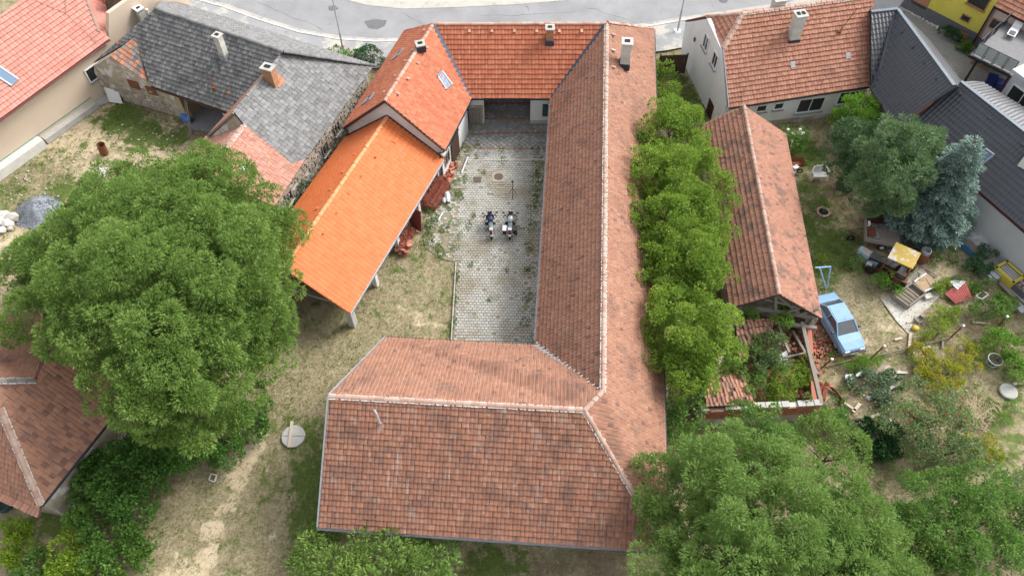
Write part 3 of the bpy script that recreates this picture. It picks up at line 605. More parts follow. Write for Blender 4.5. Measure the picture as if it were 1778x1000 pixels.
# courtyard paving: pale setts below, darker diagonal setts with red brick rows towards the gate
court = bpy.data.objects.new('courtyard_paving', None); COL.objects.link(court); court['kind'] = 'structure'; court.location = P(870, 430)
CY = g2((802,258),(950,254),(930,594),(786,592),(794,456),(764,448),(738,430),(733,392),(746,352),(768,305),(784,275))
CY[1].x += .7; CY[2].x += .7; CY[2].y -= 1; CY[3].y -= 1
sheet('joint_bed', CY, MT['joint'], -.012, None, court)
def worn(X, Y, rn):
    k = mnoise.noise((X*.55, Y*.55, 5))+.5*mnoise.noise((X*1.7, Y*1.7, 9)); q = 0
    edge_w = X - (1.35 + (Y-22.2)*.068)                       # along the foot of the long barn
    if edge_w > -.9+.3*mnoise.noise((Y*.9, 2, 2)) and 27 < Y < 42: q = .4
    if X < -3.2-(40-Y)*.09: q = max(q, .62)
    return rn.random() < q*.8+max(0, k-.55)*1.2+.015
no_grass(g2((815,262),(950,254),(930,594),(788,592),(797,456),(785,440),(788,350),(800,300)))
pave(court, [(p.x, p.y) for p in CY], .235, .205, math.radians(-1), MT['sett'], .03, .05, .021, 'setts', seed=4, skip=worn, stagger=.5)
up_p = [P(786,270), P(802,254.5), P(950,251.5), P(958,214), P(842,214), P(800,216)]
GY = 44.02
up_poly = [(-4.35, 38.9), (-3.6, 40.2), (3.0, 40.4), (3.2, GY), (1.38, GY), (1.38, 50.3), (-2.1, 50.3), (-2.1, GY), (-3.2, GY)]
sheet('joint_bed', up_poly, MT['joint'], -.010, None, court); no_grass(up_poly)
pave(court, up_poly, .30, .30, math.radians(45), MT['sett_grey'], .035, .05, .03, 'diagonal_setts', seed=5, stagger=0, skip=lambda X, Y, rn: rn.random() < .02 or abs(((Y-.02*X) % 1.62)-.8) < .1 or (X < -2.6 and mnoise.noise((X, Y, 1)) > .15))
for k in range(8):
    y = 40.5-.02*0+.8+1.62*0
rows = MB()
y0 = 1.62*25
for k in range(0, 7):
    yy = y0+k*1.62+.8-.0
    xa, xb = (-3.2, 3.0) if yy < GY else (-2.0, 1.3)
    x = xa
    while x < xb:
        if random.random() < .9: rows.box((x+.1, yy+.02*x, .015), (.19, .095, .06), r=random.random())
        x += .205
rows.build('red_brick_row', MT['sett_red'], court, kind='stuff')
kb = MB(); x = -2.7
while x < 2.9:
    w = random.uniform(.7, 1.0); kb = MB(); kb.box((x+w/2, 40.18+.02*x, .0), (w-.03, .14, .12), r=random.random()); kb.build('edging_stone', MT['concrete'], court); x += w
ea, eb = P(794,456), P(786,592); d = eb-ea
for i in range(7): c = MB(); c.beam(ea+d*(i/7)+Vector((-.08,0,.0)), ea+d*((i+.97)/7)+Vector((-.08,0,.0)), .08, .13, r=random.random()); c.build('edging_stone', MT['concrete'], court)
# paved yard at the far right and the strip along the grey wall
yard = bpy.data.objects.new('paved_yard', None); COL.objects.link(yard); yard['kind'] = 'structure'; yard.location = P(1640, 100)
YP = g2((1555,-5),(1690,62),(1720,90),(1900,150),(1800,330),(1640,170),(1570,60)); sheet('joint_bed', YP, MT['joint'], -.012, None, yard); no_grass(YP)
pave(yard, [(p.x, p.y) for p in YP], .32, .2, math.radians(-28), MT['yard_sett'], .03, .05, .02, 'yard_setts', seed=6)
sheet('wall_footpath', g2((1634,392),(1655,380),(1800,508),(1790,540),(1700,450)), MT['concrete'], .03); sheet('alley_path', g2((1166,150),(1178,148),(1186,196),(1172,200)), plain('grey_alley_slabs', (.2,.2,.21), .95), .0)
sheet('concrete_apron', g2((1530,520),(1600,465),(1640,505),(1606,540),(1592,575),(1580,582),(1556,556)), mat('dusty_concrete', [(.40,.37,.33),(.5,.48,.44)], scale=1.5, stains=[((.35,.28,.19), .9, .5, .62, .8)], rough=.97, bump=.3), -.01)
sheet('porch_floor', g2((312,205),(330,175),(410,185),(375,232),(330,225)), plain('grey_porch_floor', (.24,.235,.24), .9), -.005)
# ================================================================ BUILDINGS
def inset(poly, d):
    Q = [Vector((p[0], p[1])) for p in poly]; n = len(Q); ar = sum(Q[i-1].x*Q[i].y-Q[i].x*Q[i-1].y for i in range(n)); sg = 1 if ar > 0 else -1; out = []
    for i in range(n):
        a, b, c = Q[i-1], Q[i], Q[(i+1) % n]; d1 = (b-a).normalized(); d2 = (c-b).normalized()
        n1 = Vector((-d1.y, d1.x))*sg; n2 = Vector((-d2.y, d2.x))*sg; k = n1+n2; k = k/max(.2, k.length_squared)*2*d; out.append(b+k)
    return out
def wall(bld, a, b, z1, m, tops=(), inw=None, thick=.28, z0=-.12, name='wall', holes=None):
    a, b = Vector((a[0], a[1], z0)), Vector((b[0], b[1], z0)); d = (b-a).normalized(); n = Vector((-d.y, d.x, 0))
    if inw is not None and n.dot(Vector((inw[0], inw[1], 0))-Vector((a.x, a.y, 0))) < 0: n = -n
    z1 = z1 if hasattr(z1, '__len__') else (z1, z1); mb = MB()
    mb.slab([a, b, Vector((b.x, b.y, z1[1])), *[Vector(t) for t in tops], Vector((a.x, a.y, z1[0]))], n*thick, r=.3)
    o = mb.build(name, m, bld); return o
def mid(*pts): return sum((Vector(p) for p in pts), Vector())/len(pts)
ZE, ZR = 3.2, 6.8

# ---- the long L-shaped barn (front wing and right wing)
A, B, C, D = P(553,915,ZE), P(1160,958,ZE), P(572,688,ZR), P(1015,712,ZR)
E, Fv = P(670,586,ZE), P(930,600,ZE); G, Kr = P(1047,679,ZR), P(1053,41,ZR); I, Wv = P(1135,50,ZE), P(956,171,ZE); H = P(1165,765,ZE)
barn = thing('barn', 'long L-shaped barn under old brown-red clay tiles, closing the courtyard', 'barn', flat(mid(A, B, D)))
cen = mid(A, B, E, Fv)
s1 = roof_slope(barn, [A, B, D, C], MT['deck'], .2, .283, MT['old_tile'], single=300, seed=11, th=.052, prof='low', odd=MT['sooty_clay'], oddp=.045, jit=.012, patch=[(2.0,3.1,1.6,2.6,0)], name='roof_slope')
s2 = roof_slope(barn, [E, Fv, G, D, C], MT['deck'], .2, .30, MT['weathered_tile'], odd=MT['sooty_clay'], oddp=.018, seed=12, jit=.014, th=.06, name='roof_slope')
s3 = roof_slope(barn, [Fv, Wv, Kr, G], MT['deck'], .2, .30, MT['weathered_tile'], odd=MT['sooty_clay'], oddp=.018, seed=13, jit=.014, th=.06, name='roof_slope')
newer = P(1180,128,ZE)
s4 = roof_slope(barn, [B, I, Kr, G, D], MT['deck'], .2, .30, MT['weathered_tile'], odd=MT['sooty_clay'], oddp=.018, seed=14, jit=.014, th=.06, name='roof_slope')
ridge(s1, C, D, MT['ridge_pale'], .11, .4, MT['mortar']); ridge(s1, D, B, MT['ridge_pale'], .12, .4, MT['mortar']); ridge(s1, D, G, MT['ridge_pale'], .13, .4)
ridge(s3, G, Kr, MT['ridge_pale'], .11, .4, MT['mortar'])
mb = MB(); v0 = Fv+Vector((0,0,.1)); v1 = G+Vector((-.1,-.1,.02)); mb.beam(v0, v1, .3, .05); mb.build('valley_flashing', MT['steel'], s2)
mb = MB()
for i in range(18):
    q = v0.lerp(v1, (i+.3)/18); mb.box(q+Vector((random.uniform(-.1,.1), .15, .04)), (.16, .05, .05), .5, r=random.random())
mb.build('ridge_mortar', MT['mortar'], s2, kind='stuff')
fr = frame_of([A, B, D, C])
def on1(x, y): return on(x, y, fr[0], fr[3])
vp = MB(); q = on1(662,733); vp.tube([q, q+fr[3]*.3, q+fr[3]*.45+Vector((-.12,.35,.4)), q+fr[3]*.5+Vector((-.22,.5,.55))], .055, 8); vp.build('vent_pipe', MT['steel'], s1)
vp = MB(); q0 = on1(661,730); q1 = on1(657,780); vp.beam(q0+fr[3]*.05, q0.lerp(q1, .35)+fr[3]*.045, .26, .012); vp.build('flashing', MT['zinc'], s1)
for (x, y) in ((560,640),(0,0)):
    pass
# plaster-white walls underneath
fpA, fpB, fpI, fpE, fpF, fpW = [Vector(q) for q in inset([A, B, I, Wv, Fv, E], .4)][0:1]*0 or inset([A, B, I, Wv, Fv, E], .4)[:6]
fpI, fpW, fpF, fpE = inset([A, B, I, Wv, Fv, E], .4)[2:6]
fpA.y += .9; fpB.y += .9
wall(barn, fpA, fpB, ZE, MT['old_render'], inw=cen); wall(barn, fpB, fpI, ZE, MT['old_render'], inw=cen); wall(barn, fpF, fpW, ZE, MT['old_render'], inw=mid(Fv, Wv, B, I)); wall(barn, fpE, fpF, ZE, MT['old_render'], inw=cen)
wall(barn, fpA, fpE, ZE, MT['old_render'], tops=[(C.x*0+fpE.x*.5+fpA.x*.5+.02, C.y, ZR-.3)][:1], inw=cen)
gutter(barn, A+Vector((-.1,-.06,0)), B+Vector((0,-.06,0)), MT['zinc']); gutter(barn, Fv+Vector((-.06,.4,0)), Wv+Vector((-.06,0,0)), MT['steel']); gutter(barn, E+Vector((0,.06,0)), Fv+Vector((-.3,.06,0)), MT['dark_metal']); gutter(barn, B+Vector((.06,0,0)), I+Vector((.06,0,0)), MT['zinc'])
strip(barn, [A+Vector((-.05,0,.06)), C+Vector((-.05,0,.1)), E+Vector((-.05,0,.06))], .07, .1, MT['zinc'], 'verge_strip')
# chimney on the right wing, with new tiles by the street
fr4 = frame_of([B, I, Kr, G]); cb = on(1082,124,fr4[0],fr4[3])
cb = on(1080,112,fr4[0],fr4[3])+Vector((.15,0,-.3))
chimney(barn, cb, ZR+.85, .62, .6, MT['pale_brick'], MT['pale_brick'], -.08, 1, MT['dark_metal'])
for (x, y) in ((1066,63),(1066,90),(1066,119)):
    q = on(x, y, fr4[0], fr4[3]); vent(s4, q, fr4[1], fr4[2], fr4[3], MT['ridge_clay'])

# ---- the gateway range between courtyard and street
L_ = P(752,42,ZR); gL, gR = P(818,171,ZE), Wv; cornL, cornR = P(703,54,ZE), I
gate = thing('gatehouse', 'gateway building with red tiled roof over an arched carriage passage', 'gatehouse', (0, 46, 0))
g1 = roof_slope(gate, [gL, gR, Kr, L_], MT['deck'], .24, .34, MT['new_tile'], prof='falz', seed=21, name='roof_slope', th=.06)
g2s = roof_slope(gate, [cornR, cornL, L_, Kr], MT['deck'], .24, .34, MT['new_tile'], seed=22, name='roof_slope')
ridge(g1, L_, Kr, MT['ridge_clay'], .13, .4); ridge(g2s, Kr+Vector((.1,.1,0)), cornR, MT['ridge_clay'], .12, .4); ridge(g2s, L_, cornL, MT['ridge_clay'], .12, .4)
strip(gate, [gL+Vector((0,0,.06)), L_+Vector((.05,-.1,.06))], .24, .05, MT['blue_flash'], 'valley_flashing'); strip(gate, [gR+Vector((0,0,.06)), Kr+Vector((-.05,-.1,.06))], .24, .05, MT['blue_flash'], 'valley_flashing')
gutter(gate, gL+Vector((0,-.05,0)), gR+Vector((0,-.05,0)), MT['dark_metal'])
fg = frame_of([gL, gR, Kr, L_]); ong = lambda x, y: on(x, y, fg[0], fg[3])
chimney(gate, ong(954,74)+Vector((0,.1,-.3)), ZR+.25, .5, .48, MT['yellow_brick'], MT['concrete'], 0, 1, MT['blue_flash'])
for x in (815,854,893,932,971,1010): vent(g1, ong(x,57), fg[1], fg[2], fg[3], MT['ridge_clay'])
mb = MB()
for x in (950.5, 957):
    mb.beam(ong(x+.5,84)+fg[3]*.06, ong(x-(.5 if x < 955 else -.5),168)+fg[3]*.06, .05, .012)
# courtyard front: two piers and a lintel with rounded corners
zt = 2.95; xs0, xs1 = -2.08, 1.37; yW = GY
pts = [(-3.25,-.1),(xs0,-.1),(xs0,zt-.45),(xs0+.12,zt-.15),(xs0+.42,zt),(xs1-.42,zt),(xs1-.12,zt-.15),(xs1,zt-.45),(xs1,-.1),(3.3,-.1),(3.3,ZE+.35),(-3.25,ZE+.35)]
mb = MB(); F3 = [Vector((x, yW, z)) for x, z in pts]; T = tessellate_polygon([F3]); n = len(F3)
for t in T: mb.poly([F3[i] for i in t]); mb.poly([F3[i]+Vector((0,.55,0)) for i in reversed(t)])
for i in range(n): mb.poly([F3[i], F3[i]+Vector((0,.55,0)), F3[(i+1)%n]+Vector((0,.55,0)), F3[(i+1)%n]])
gw = mb.build('wall', MT['white_wall'], gate)
for f in gw.data.polygons: pass
wall(gate, (xs0-.1, yW+.55), (xs0-.1, 50.2), 3.1, MT['old_render'], inw=(-5, 47)); wall(gate, (xs1+.1, yW+.55), (xs1+.1, 50.2), 3.1, MT['old_render'], inw=(5, 47))
mb = MB(); mb.box((-.35, 47.3, 3.2), (3.9, 6.2, .15)); mb.build('passage_ceiling', MT['old_render'], gate)
wall(gate, (-7.6, 50.3), (xs0, 50.3), ZE, MT['white_wall'], inw=(0, 47)); wall(gate, (xs1, 50.3), (10.6, 50.3), ZE, MT['white_wall'], inw=(0, 47))
dr = bpy.data.objects.new('street_door', None); COL.objects.link(dr); dr.parent = gate; dr.location = (0, 50.35-46, 0)
for i in range(16): mb = MB(); mb.box((xs0+.1+(i+.5)*.205, 50.35, 1.5), (.19, .06, 3.0), r=random.random()); mb.build('door_board', MT['brown_wood'], dr)
mb = MB(); mb.box((2.62, yW-.09, 1.35), (.72, .18, 1.05)); bx = mb.build('electric_cabinet', MT['green_box'], gate); mb = MB(); mb.box((2.62, yW-.19, 1.35), (.62, .02, .95)); mb.build('door', MT['green_box'], bx); mb = MB(); mb.box((2.72, yW-.205, 1.62), (.09, .01, .12)); mb.build('sticker', MT['white_paint'], bx)
mb = MB(); mb.box((2.3, yW-.03, .12), (1.9, .08, .3)); mb.build('plinth', MT['concrete'], gate)
# small plank door in the left pier
dd = bpy.data.objects.new('plank_door', None); COL.objects.link(dd); dd.parent = gate; dd.location = (-2.8, yW-.06-46, 0)
for i in range(6): mb = MB(); mb.box((-3.2+i*.165+.08, yW-.07, .83), (.15, .06, 1.6+random.uniform(-.03,.03)), r=random.random()); mb.build('door_board', MT['wood'], dd)
for z in (.35, 1.25): mb = MB(); mb.box((-2.79, yW-.12, z), (1.0, .05, .13), r=random.random()); mb.build('door_batten', MT['wood'], dd)
mb = MB(); mb.box((-2.79, yW-.06, 1.72), (1.2, .14, .12)); mb.box((-2.22, yW-.06, .85), (.12, .14, 1.7)); mb.build('door_frame', MT['stone_mortar'], gate)

# ---- the farmhouse wing with skylights
M1, M2 = L_, P(668,175,ZR); fR, fL = P(772,261,ZE), P(596,222,ZE)
farm = thing('farmhouse', 'white-gabled farmhouse wing with orange-red tiled roof and skylights', 'house', flat(mid(fR, fL)))
f1 = roof_slope(farm, [fR, gL, M1, M2], MT['deck'], .24, .34, MT['new_tile'], seed=31, name='roof_slope', th=.085)
f2 = roof_slope(farm, [cornL, fL, M2, M1], MT['deck'], .24, .34, MT['new_tile'], seed=32, name='roof_slope', th=.085)
ridge(f1, M2, M1, MT['ridge_clay'], .13, .4)
fr1, fr2 = frame_of([fR, gL, M1, M2]), frame_of([cornL, fL, M2, M1])
of1 = lambda x, y: on(x, y, fr1[0], fr1[3]); of2 = lambda x, y: on(x, y, fr2[0], fr2[3])
skylight(f1, [of1(766,124), of1(759,134), of1(774,156), of1(784,148)], fr1[3], MT['zinc'], MT['sky_glass'])
skylight(f2, [of2(703,86), of2(692,94), of2(682,106), of2(694,97)], fr2[3], MT['zinc'], MT['sky_glass']); skylight(f2, [of2(652,163), of2(641,171), of2(630,184), of2(643,175)], fr2[3], MT['zinc'], MT['sky_glass'])
for x, y in ((742,85),(726,112),(709,139),(692,165)): vent(f1, of1(x,y), fr1[1], fr1[2], fr1[3], MT['ridge_clay'])
for x, y in ((737,55),(717,90),(704,108),(687,134),(668,162)): vent(f2, of2(x,y), fr2[1], fr2[2], fr2[3], MT['ridge_clay'])
cb = of2(730,80); chimney(farm, cb+Vector((0,0,-.4)), ZR+.35, .5, .5, MT['pale_brick'], MT['concrete'], .3, 1, MT['dark_metal'])
fi = inset([fR, gL, cornL, fL], .3); _ru = (M1-M2); _ru.z = 0; _ru.normalize(); fi[0] = fi[0]-_ru.to_2d()*.22; fi[3] = fi[3]-_ru.to_2d()*.22; cf = mid(fR, gL, cornL, fL)
fpR, fpG, fpC, fpL = fi
apex = Vector(((fpR.x+fpL.x)/2, (fpR.y+fpL.y)/2, ZR-.2)); apx = P(669,178,ZR-.2)
gv, gn = vplane(flat(fpR), flat(fpL))
wall(farm, fpR, fpL, ZE, MT['old_render'], tops=[], inw=cf)
mb = MB(); inwv = Vector((cf.x-apex.x, cf.y-apex.y, 0)).normalized()
mb.slab([Vector((fpR.x, fpR.y, ZE)), Vector((fpL.x, fpL.y, ZE)), apex], inwv*.25, r=.3); mb.build('gable', MT['old_render'], farm)
wall(farm, fpR, fpG, ZE, MT['white_wall'], inw=cf); wall(farm, fpC, fpL, ZE, MT['old_render'], inw=cf)
strip(farm, [fR+Vector((0,-.05,-.06)), M2+Vector((0,-.06,-.06)), fL+Vector((0,-.05,-.06))], .05, .1, MT['brown_wood'], 'barge_board')
gutter(farm, fR+Vector((.05,0,0)), gL+Vector((.05,0,0)), MT['dark_metal']); gutter(farm, cornL+Vector((-.05,0,0)), fL+Vector((-.05,0,0)), MT['zinc'])
dp = MB(); q = fR+Vector((-.05,-.02,-.15)); dp.tube([q, q+Vector((-.35,.12,-.25)), Vector((fpR.x-.1, fpR.y-.12, 2.4)), Vector((fpR.x-.1, fpR.y-.12, .1))], .05, 7); dp.build('downpipe', MT['dark_metal'], farm)
# doors on the courtyard side of the farmhouse
fd = (Vector((fpG.x, fpG.y, 0))-Vector((fpR.x, fpR.y, 0))).normalized(); fo = Vector((fd.y, -fd.x, 0))
dc = Vector((fpR.x, fpR.y, 0))+fd*2.3+fo*.08; M3 = Matrix((fd, fo, Vector((0,0,1)))).transposed()
d2 = bpy.data.objects.new('barn_door', None); COL.objects.link(d2); d2.parent = farm; d2.location = dc-world_loc(farm)
for i in range(7): mb = MB(); mb.box(dc+fd*((i-3)*.2)+Vector((0,0,1.0)), (.18, .06, 2.0), M=M3, r=random.random()); mb.build('door_board', MT['brown_wood'], d2)
mb = MB(); mb.box(dc+Vector((0,0,2.25)), (1.5, .08, .3), M=M3); mb.build('window', MT['glass'], d2)
window(farm, Vector((fpR.x, fpR.y, 1.5))+fd*.8, fd, fo, .8, 1.0, MT['wood'], MT['glass'], 1)

# ---- the orange open shed
zc = 2.2; cR0, cR1 = P(765,285,zc), P(608,543,zc); u = (cR1-cR0).normalized(); zr = 5.12
rq = P(654,230,zr); rq2 = P(541,394.5,zr); ur = (rq2-rq).normalized()
gp, gnn = vplane(flat(fpR), flat(fpL)); 
def meet(p, d): t = (gp-p).dot(gnn)/d.dot(gnn); return p+d*t
r0 = meet(rq, ur)-ur*.0; r1 = P(492,465,zr); r1 = rq+ur*((r1-rq).dot(ur))
cR0 = meet(cR0, u) if (meet(cR0, u)-cR0).length < 1.5 else cR0
zl = 2.2; lq = P(597,244,zl); lq2 = P(503,373.5,zl); ul = (lq2-lq).normalized(); l0 = meet(lq, ul); l1 = l0+ul*((r1-r0).length)
shed = thing('open_shed', 'open-sided shed with a bright orange tiled roof behind the farmhouse gable', 'shed', flat(mid(cR0, cR1, l0, l1)))
o1 = roof_slope(shed, [cR1, cR0, r0, r1], MT['deck_orange'], .30, .335, MT['orange_tile'], prof='falz', seed=41, jit=.004, name='roof_slope', th=.095)
o2 = roof_slope(shed, [l0, l1, r1, r0], MT['deck_orange'], .30, .335, MT['orange_tile'], prof='falz', seed=42, jit=.004, name='roof_slope', th=.095)
ridge(o1, r1, r0, MT['ridge_orange'], .13, .38)
fo1 = frame_of([cR1, cR0, r0, r1]); fo2 = frame_of([l0, l1, r1, r0])
for x, y in ((678,225),(645,250),(620,282),(598,313),(577,346),(554,382),(660,250)): 
    if (x, y) != (660,250) and (x, y) != (645,250) or (x, y) == (645,250): vent(o1, on(x+8,y+24,fo1[0],fo1[3]), fo1[1], fo1[2], fo1[3], MT['orange_tile'])
for x, y in ((637,241),(617,270),(596,301),(575,331),(552,364)): vent(o2, on(x,y,fo2[0],fo2[3]), fo2[1], fo2[2], fo2[3], MT['orange_tile'])
inw = (l0-cR0); inw.z = 0; inw = inw.normalized()
po = [cR1+inw*.45-u*.5, cR0+inw*.45+u*.3]
for k in range(5):
    q = po[0].lerp(po[1], k/4); mb = MB(); mb.box((q.x, q.y, 1.02), (.42 if k == 0 else .28, .42 if k == 0 else .28, 2.25), math.atan2(u.y, u.x)); mb.build('post', MT['concrete'] if k in (0,) else MT['old_render'], shed)
mb = MB(); mb.beam(flat(po[0], 2.2), flat(po[1], 2.2), .22, .2); mb.build('eaves_beam', MT['wood'], shed)
q1 = l1+(-inw)*.4-ul*.5; mb = MB(); mb.box((q1.x, q1.y, 1.02), (.4, .4, 2.25), math.atan2(u.y, u.x)); mb.build('post', MT['concrete'], shed)
mb = MB(); mb.beam(flat(po[0], 2.2), flat(q1, 2.2), .22, .22); mb.build('tie_beam', MT['wood'], shed)
wall(shed, (l0-inw*.3).to_2d() if False else (l0-inw*.3), q1, 2.1, MT['old_render'], inw=flat(cR0))
gutter(shed, cR1-inw*.06, cR0-inw*.06, MT['zinc']); strip(shed, [cR1+u*.03+Vector((0,0,-.02)), r1+u*.03], .05, .14, MT['orange_tile'], 'verge_tile')
strip(shed, [cR0+Vector((0,0,.1))-u*.03, r0+Vector((0,0,.1))-ur*.03, l0+Vector((0,0,.1))], .12, .16, MT['dark_metal'], 'abutment_flashing')
for i in range(12):
    a = l0.lerp(l1, i/11)-inw*.3; b = flat(po[1].lerp(po[0], i/11), 2.25); r_ = r0.lerp(r1, i/11)
    mb = MB(); mb.beam(flat(a, 2.15), r_-Vector((0,0,.28)), .1, .14); mb.beam(flat(b, 2.3), r_-Vector((0,0,.28)), .1, .14); mb.build('rafter', MT['wood'], shed)
mb = MB(); mb.poly([flat(cR0, .0), flat(cR1, .0), flat(l1, .0), flat(l0, .0)]); 

# ---- long narrow outbuilding on the right
zo, zor = 2.6, 4.45
oL0, oL1, oR0, oR1, oa, ob = P(1219,217,zo), P(1268,535,zo), P(1364,233,zo), P(1427,553,zo), P(1292,184,zor), P(1353,511,zor)
outb = thing('outbuilding', 'long narrow outbuilding with a mossy clay roof and an open timber gable', 'outbuilding', flat(mid(oL0, oL1, oR0, oR1)))
w1 = roof_slope(outb, [oL0, oL1, ob, oa], MT['deck'], .21, .32, MT['mossy_tile'], odd=MT['sooty_clay'], oddp=.03, seed=51, jit=.014, stagger=0, name='roof_slope', th=.06)
w2 = roof_slope(outb, [oR1, oR0, oa, ob], MT['deck'], .19, .27, MT['mossy_tile'], odd=MT['sooty_clay'], oddp=.03, prof='flat', stagger=.5, seed=52, jit=.01, name='roof_slope')
ridge(w1, ob, oa, MT['ridge_pale'], .13, .42)
oi = inset([oL0, oL1, oR1, oR0], .35); co = mid(oL0, oL1, oR0, oR1)
wall(outb, oi[0], oi[1], zo, MT['stone_mortar'], inw=co); wall(outb, oi[2], oi[3], zo, MT['stone_mortar'], inw=co); wall(outb, oi[3], oi[0], zo, MT['stone_mortar'], tops=[(oa.x, oi[0].y-.1, zor-.25)], inw=co)
yb = 1.1
b0, b1 = Vector((oi[1].x, oi[1].y+yb, 0)), Vector((oi[2].x, oi[2].y+yb+.1, 0)); wall(outb, b0, b1, 2.1, MT['stone_mortar'], inw=co)
for t0, t1 in (((oL1, .25), (ob, .3)), ((oR1, .25), (ob, .3))):
    pa, pb = t0[0]+Vector((0,t0[1],-.2)), t1[0]+Vector((0,t1[1],-.22)); mb = MB(); mb.beam(pa, pb, .14, .18); mb.build('rafter', MT['wood'], outb)
tl, tr = flat(oL1, 2.45)+Vector((.4,.25,0)), flat(oR1, 2.45)+Vector((-.25,.25,0)); ap = ob+Vector((0,.3,-.4))
for a, b, w in ((tl, tr, .2), (flat(tl,3.2)+Vector((1.2,.15,0)), flat(tr,3.2)+Vector((-1.1,.15,0)), .15), (ap, tl.lerp(tr, .82), .17), (ap, tl.lerp(tr, .5), .15), (tl.lerp(tr,.62), flat(tr,3.3)+Vector((-1.1,.1,0)), .14), (tl.lerp(tr,.75)+Vector((0,-.1,0)), tr+Vector((-.05,.05,.75)), .13), (tl.lerp(tr,.55)+Vector((0,.5,-.5)), tr+Vector((.15,.0,-.35)), .22), (tl.lerp(tr,.5)+Vector((0,-.4,-.6)), tr+Vector((.1,-.5,-.55)), .2)):
    mb = MB(); mb.beam(a, b, w, w, r=random.random()); mb.build('gable_timber', MT['wood'], outb)
mb = MB(); mb.box((tr.x, tr.y+.1, 1.1), (.35, .35, 2.3), .1); mb.build('post', MT['stone_mortar'], outb)

# ---- the white house
zw, zwr, zh = 2.85, 7.0, 5.7
wL, wR = P(1266,187,zw), P(1529,147,zw); fl = frame_of([wL, wR, P(1289.5,24,zwr)])
ra = P(1289.5,24,zwr); rbx = wR-wL; rbx.z = 0; rbx.normalize(); rb = ra+rbx*((wR-ra).dot(rbx)+.1)
hN = on(1256,84,fl[0],fl[3]); hF = P(1226.5,28.5,hN.z); wF = P(1190,36,zw); back = wF; backR = flat(rb, 0)+ (flat(rb)-flat(mid(wR, wR))); bR = Vector((rb.x*2-wR.x, rb.y*2-wR.y, zw))
house = thing('white_house', 'white rendered house with brown-red half-hipped roof beside the alley', 'house', flat(mid(wL, wR, wF, bR)))
h1 = roof_slope(house, [wL, wR, rb, ra, hN], MT['deck'], .235, .33, MT['house_tile'], seed=61, jit=.012, name='roof_slope', th=.085)
h2 = roof_slope(house, [bR, wF, hF, ra, rb], MT['deck'], .235, .33, MT['house_tile'], seed=62, jit=.012, name='roof_slope')
h3 = roof_slope(house, [hF, hN, ra], MT['deck'], .235, .33, MT['house_tile'], seed=63, jit=.012, name='roof_slope', th=.06)
ridge(h1, ra, rb, MT['ridge_clay'], .14, .4, MT['mortar']); ridge(h1, hN, ra, MT['ridge_clay'], .13, .4, MT['mortar']); ridge(h3, hF, ra, MT['ridge_clay'], .13, .4)
hc = mid(wL, wR, wF, bR); gA, gB = P(1234,207,0), P(1181.5,97,0); gdir = (gB-gA).normalized()
fdir = (P(1440,205)-P(1340,217)).normalized(); gA2 = P(1340,217)+fdir*((gA-P(1340,217)).dot(fdir)+.1)
fdn = Vector((fdir.y, -fdir.x, 0)); gA2 = gA+gdir*((P(1340,217)-gA).dot(fdn)/gdir.dot(fdn)); wf0 = gA2; wf1 = wf0+fdir*11.0
gnorm = Vector((gdir.y, -gdir.x, 0)); 
if gnorm.x > 0: gnorm = -gnorm
mbp = [Vector((wf0.x, wf0.y, 0)), Vector((gB.x, gB.y, 0))]
def gpt(x, y): return on(x, y, gA, gnorm)
mb = MB(); top = [gpt(1190,40), gpt(1228,33), gpt(1252,86), gpt(1260.5,182)]
mb.slab([Vector((wf0.x, wf0.y, -.1)), Vector((gB.x, gB.y, -.1)), *top], -gnorm*.3, r=.3); wg = mb.build('gable_wall', MT['white_wall'], house)
fn = Vector((fdir.y, -fdir.x, 0)); fn = fn if fn.y < 0 else -fn
wall(house, wf0, wf1, zw, MT['white_wall'], inw=hc, z0=.45); wall(house, wf0-fn*.02, wf1-fn*.02, .45, MT['stone_mortar'], inw=hc, name='plinth'); wall(house, wf1, flat(bR)-fdir*.2, zw, MT['white_wall'], inw=hc, tops=[flat(rb, zwr-.3)-fdir*.4])
wall(house, gB, flat(bR)-fdir*.2, zw, MT['white_wall'], inw=hc)
def fpt(x, y): return on(x, y, wf0, fn)
X_ = Vector((0,0,1))
for (x, y), w, h in (((1226.5,74),.85,1.15), ((1242,105),.85,1.15)): window(house, gpt(x, y), gdir, gnorm, w, h, MT['white_paint'], MT['glass'], 1, MT['zinc'])
c = gpt(1233,191); mb = MB(); mb.box(c+gnorm*.02, (.95, .08, 1.5), M=Matrix((gdir, gnorm, X_)).transposed()); mb.build('cellar_door', MT['brown_metal'], house)
c = gpt(1207,69); mb = MB(); mb.box(c+gnorm*.05, (.18, .1, .3), M=Matrix((gdir, gnorm, X_)).transposed()); mb.build('wall_lamp', MT['rust'], house)
for (x, y), w, h, bars in (((1322,188),.75,.6,0), ((1352,184),.7,.6,0), ((1407,182),2.0,1.3,1), ((1474,169),1.7,1.15,0)): window(house, fpt(x, y), fdir, fn, w, h, MT['white_paint'], MT['glass'], bars, MT['zinc'])
gutter(house, wL+fn*.06, wR+fn*.06, MT['brown_metal']); strip(house, [wL-fdir*.04, hN-fdir*.04], .06, .16, MT['zinc'], 'verge_strip'); strip(house, [hN, hF], .1, .1, MT['zinc'], 'hip_gutter')
hp = lambda x, y: on(x, y, fl[0], fl[3])
chimney(house, hp(1377,68)+Vector((0,.15,-.5)), zwr+.5, .72, .68, MT['pale_brick'], MT['concrete'], .2, 2, MT['dark_metal']); q = ra.lerp(rb, .28); chimney(house, q+Vector((0,.5,-.6)), zwr+.4, .8, .6, MT['pale_brick'], MT['concrete'], .2, 1)
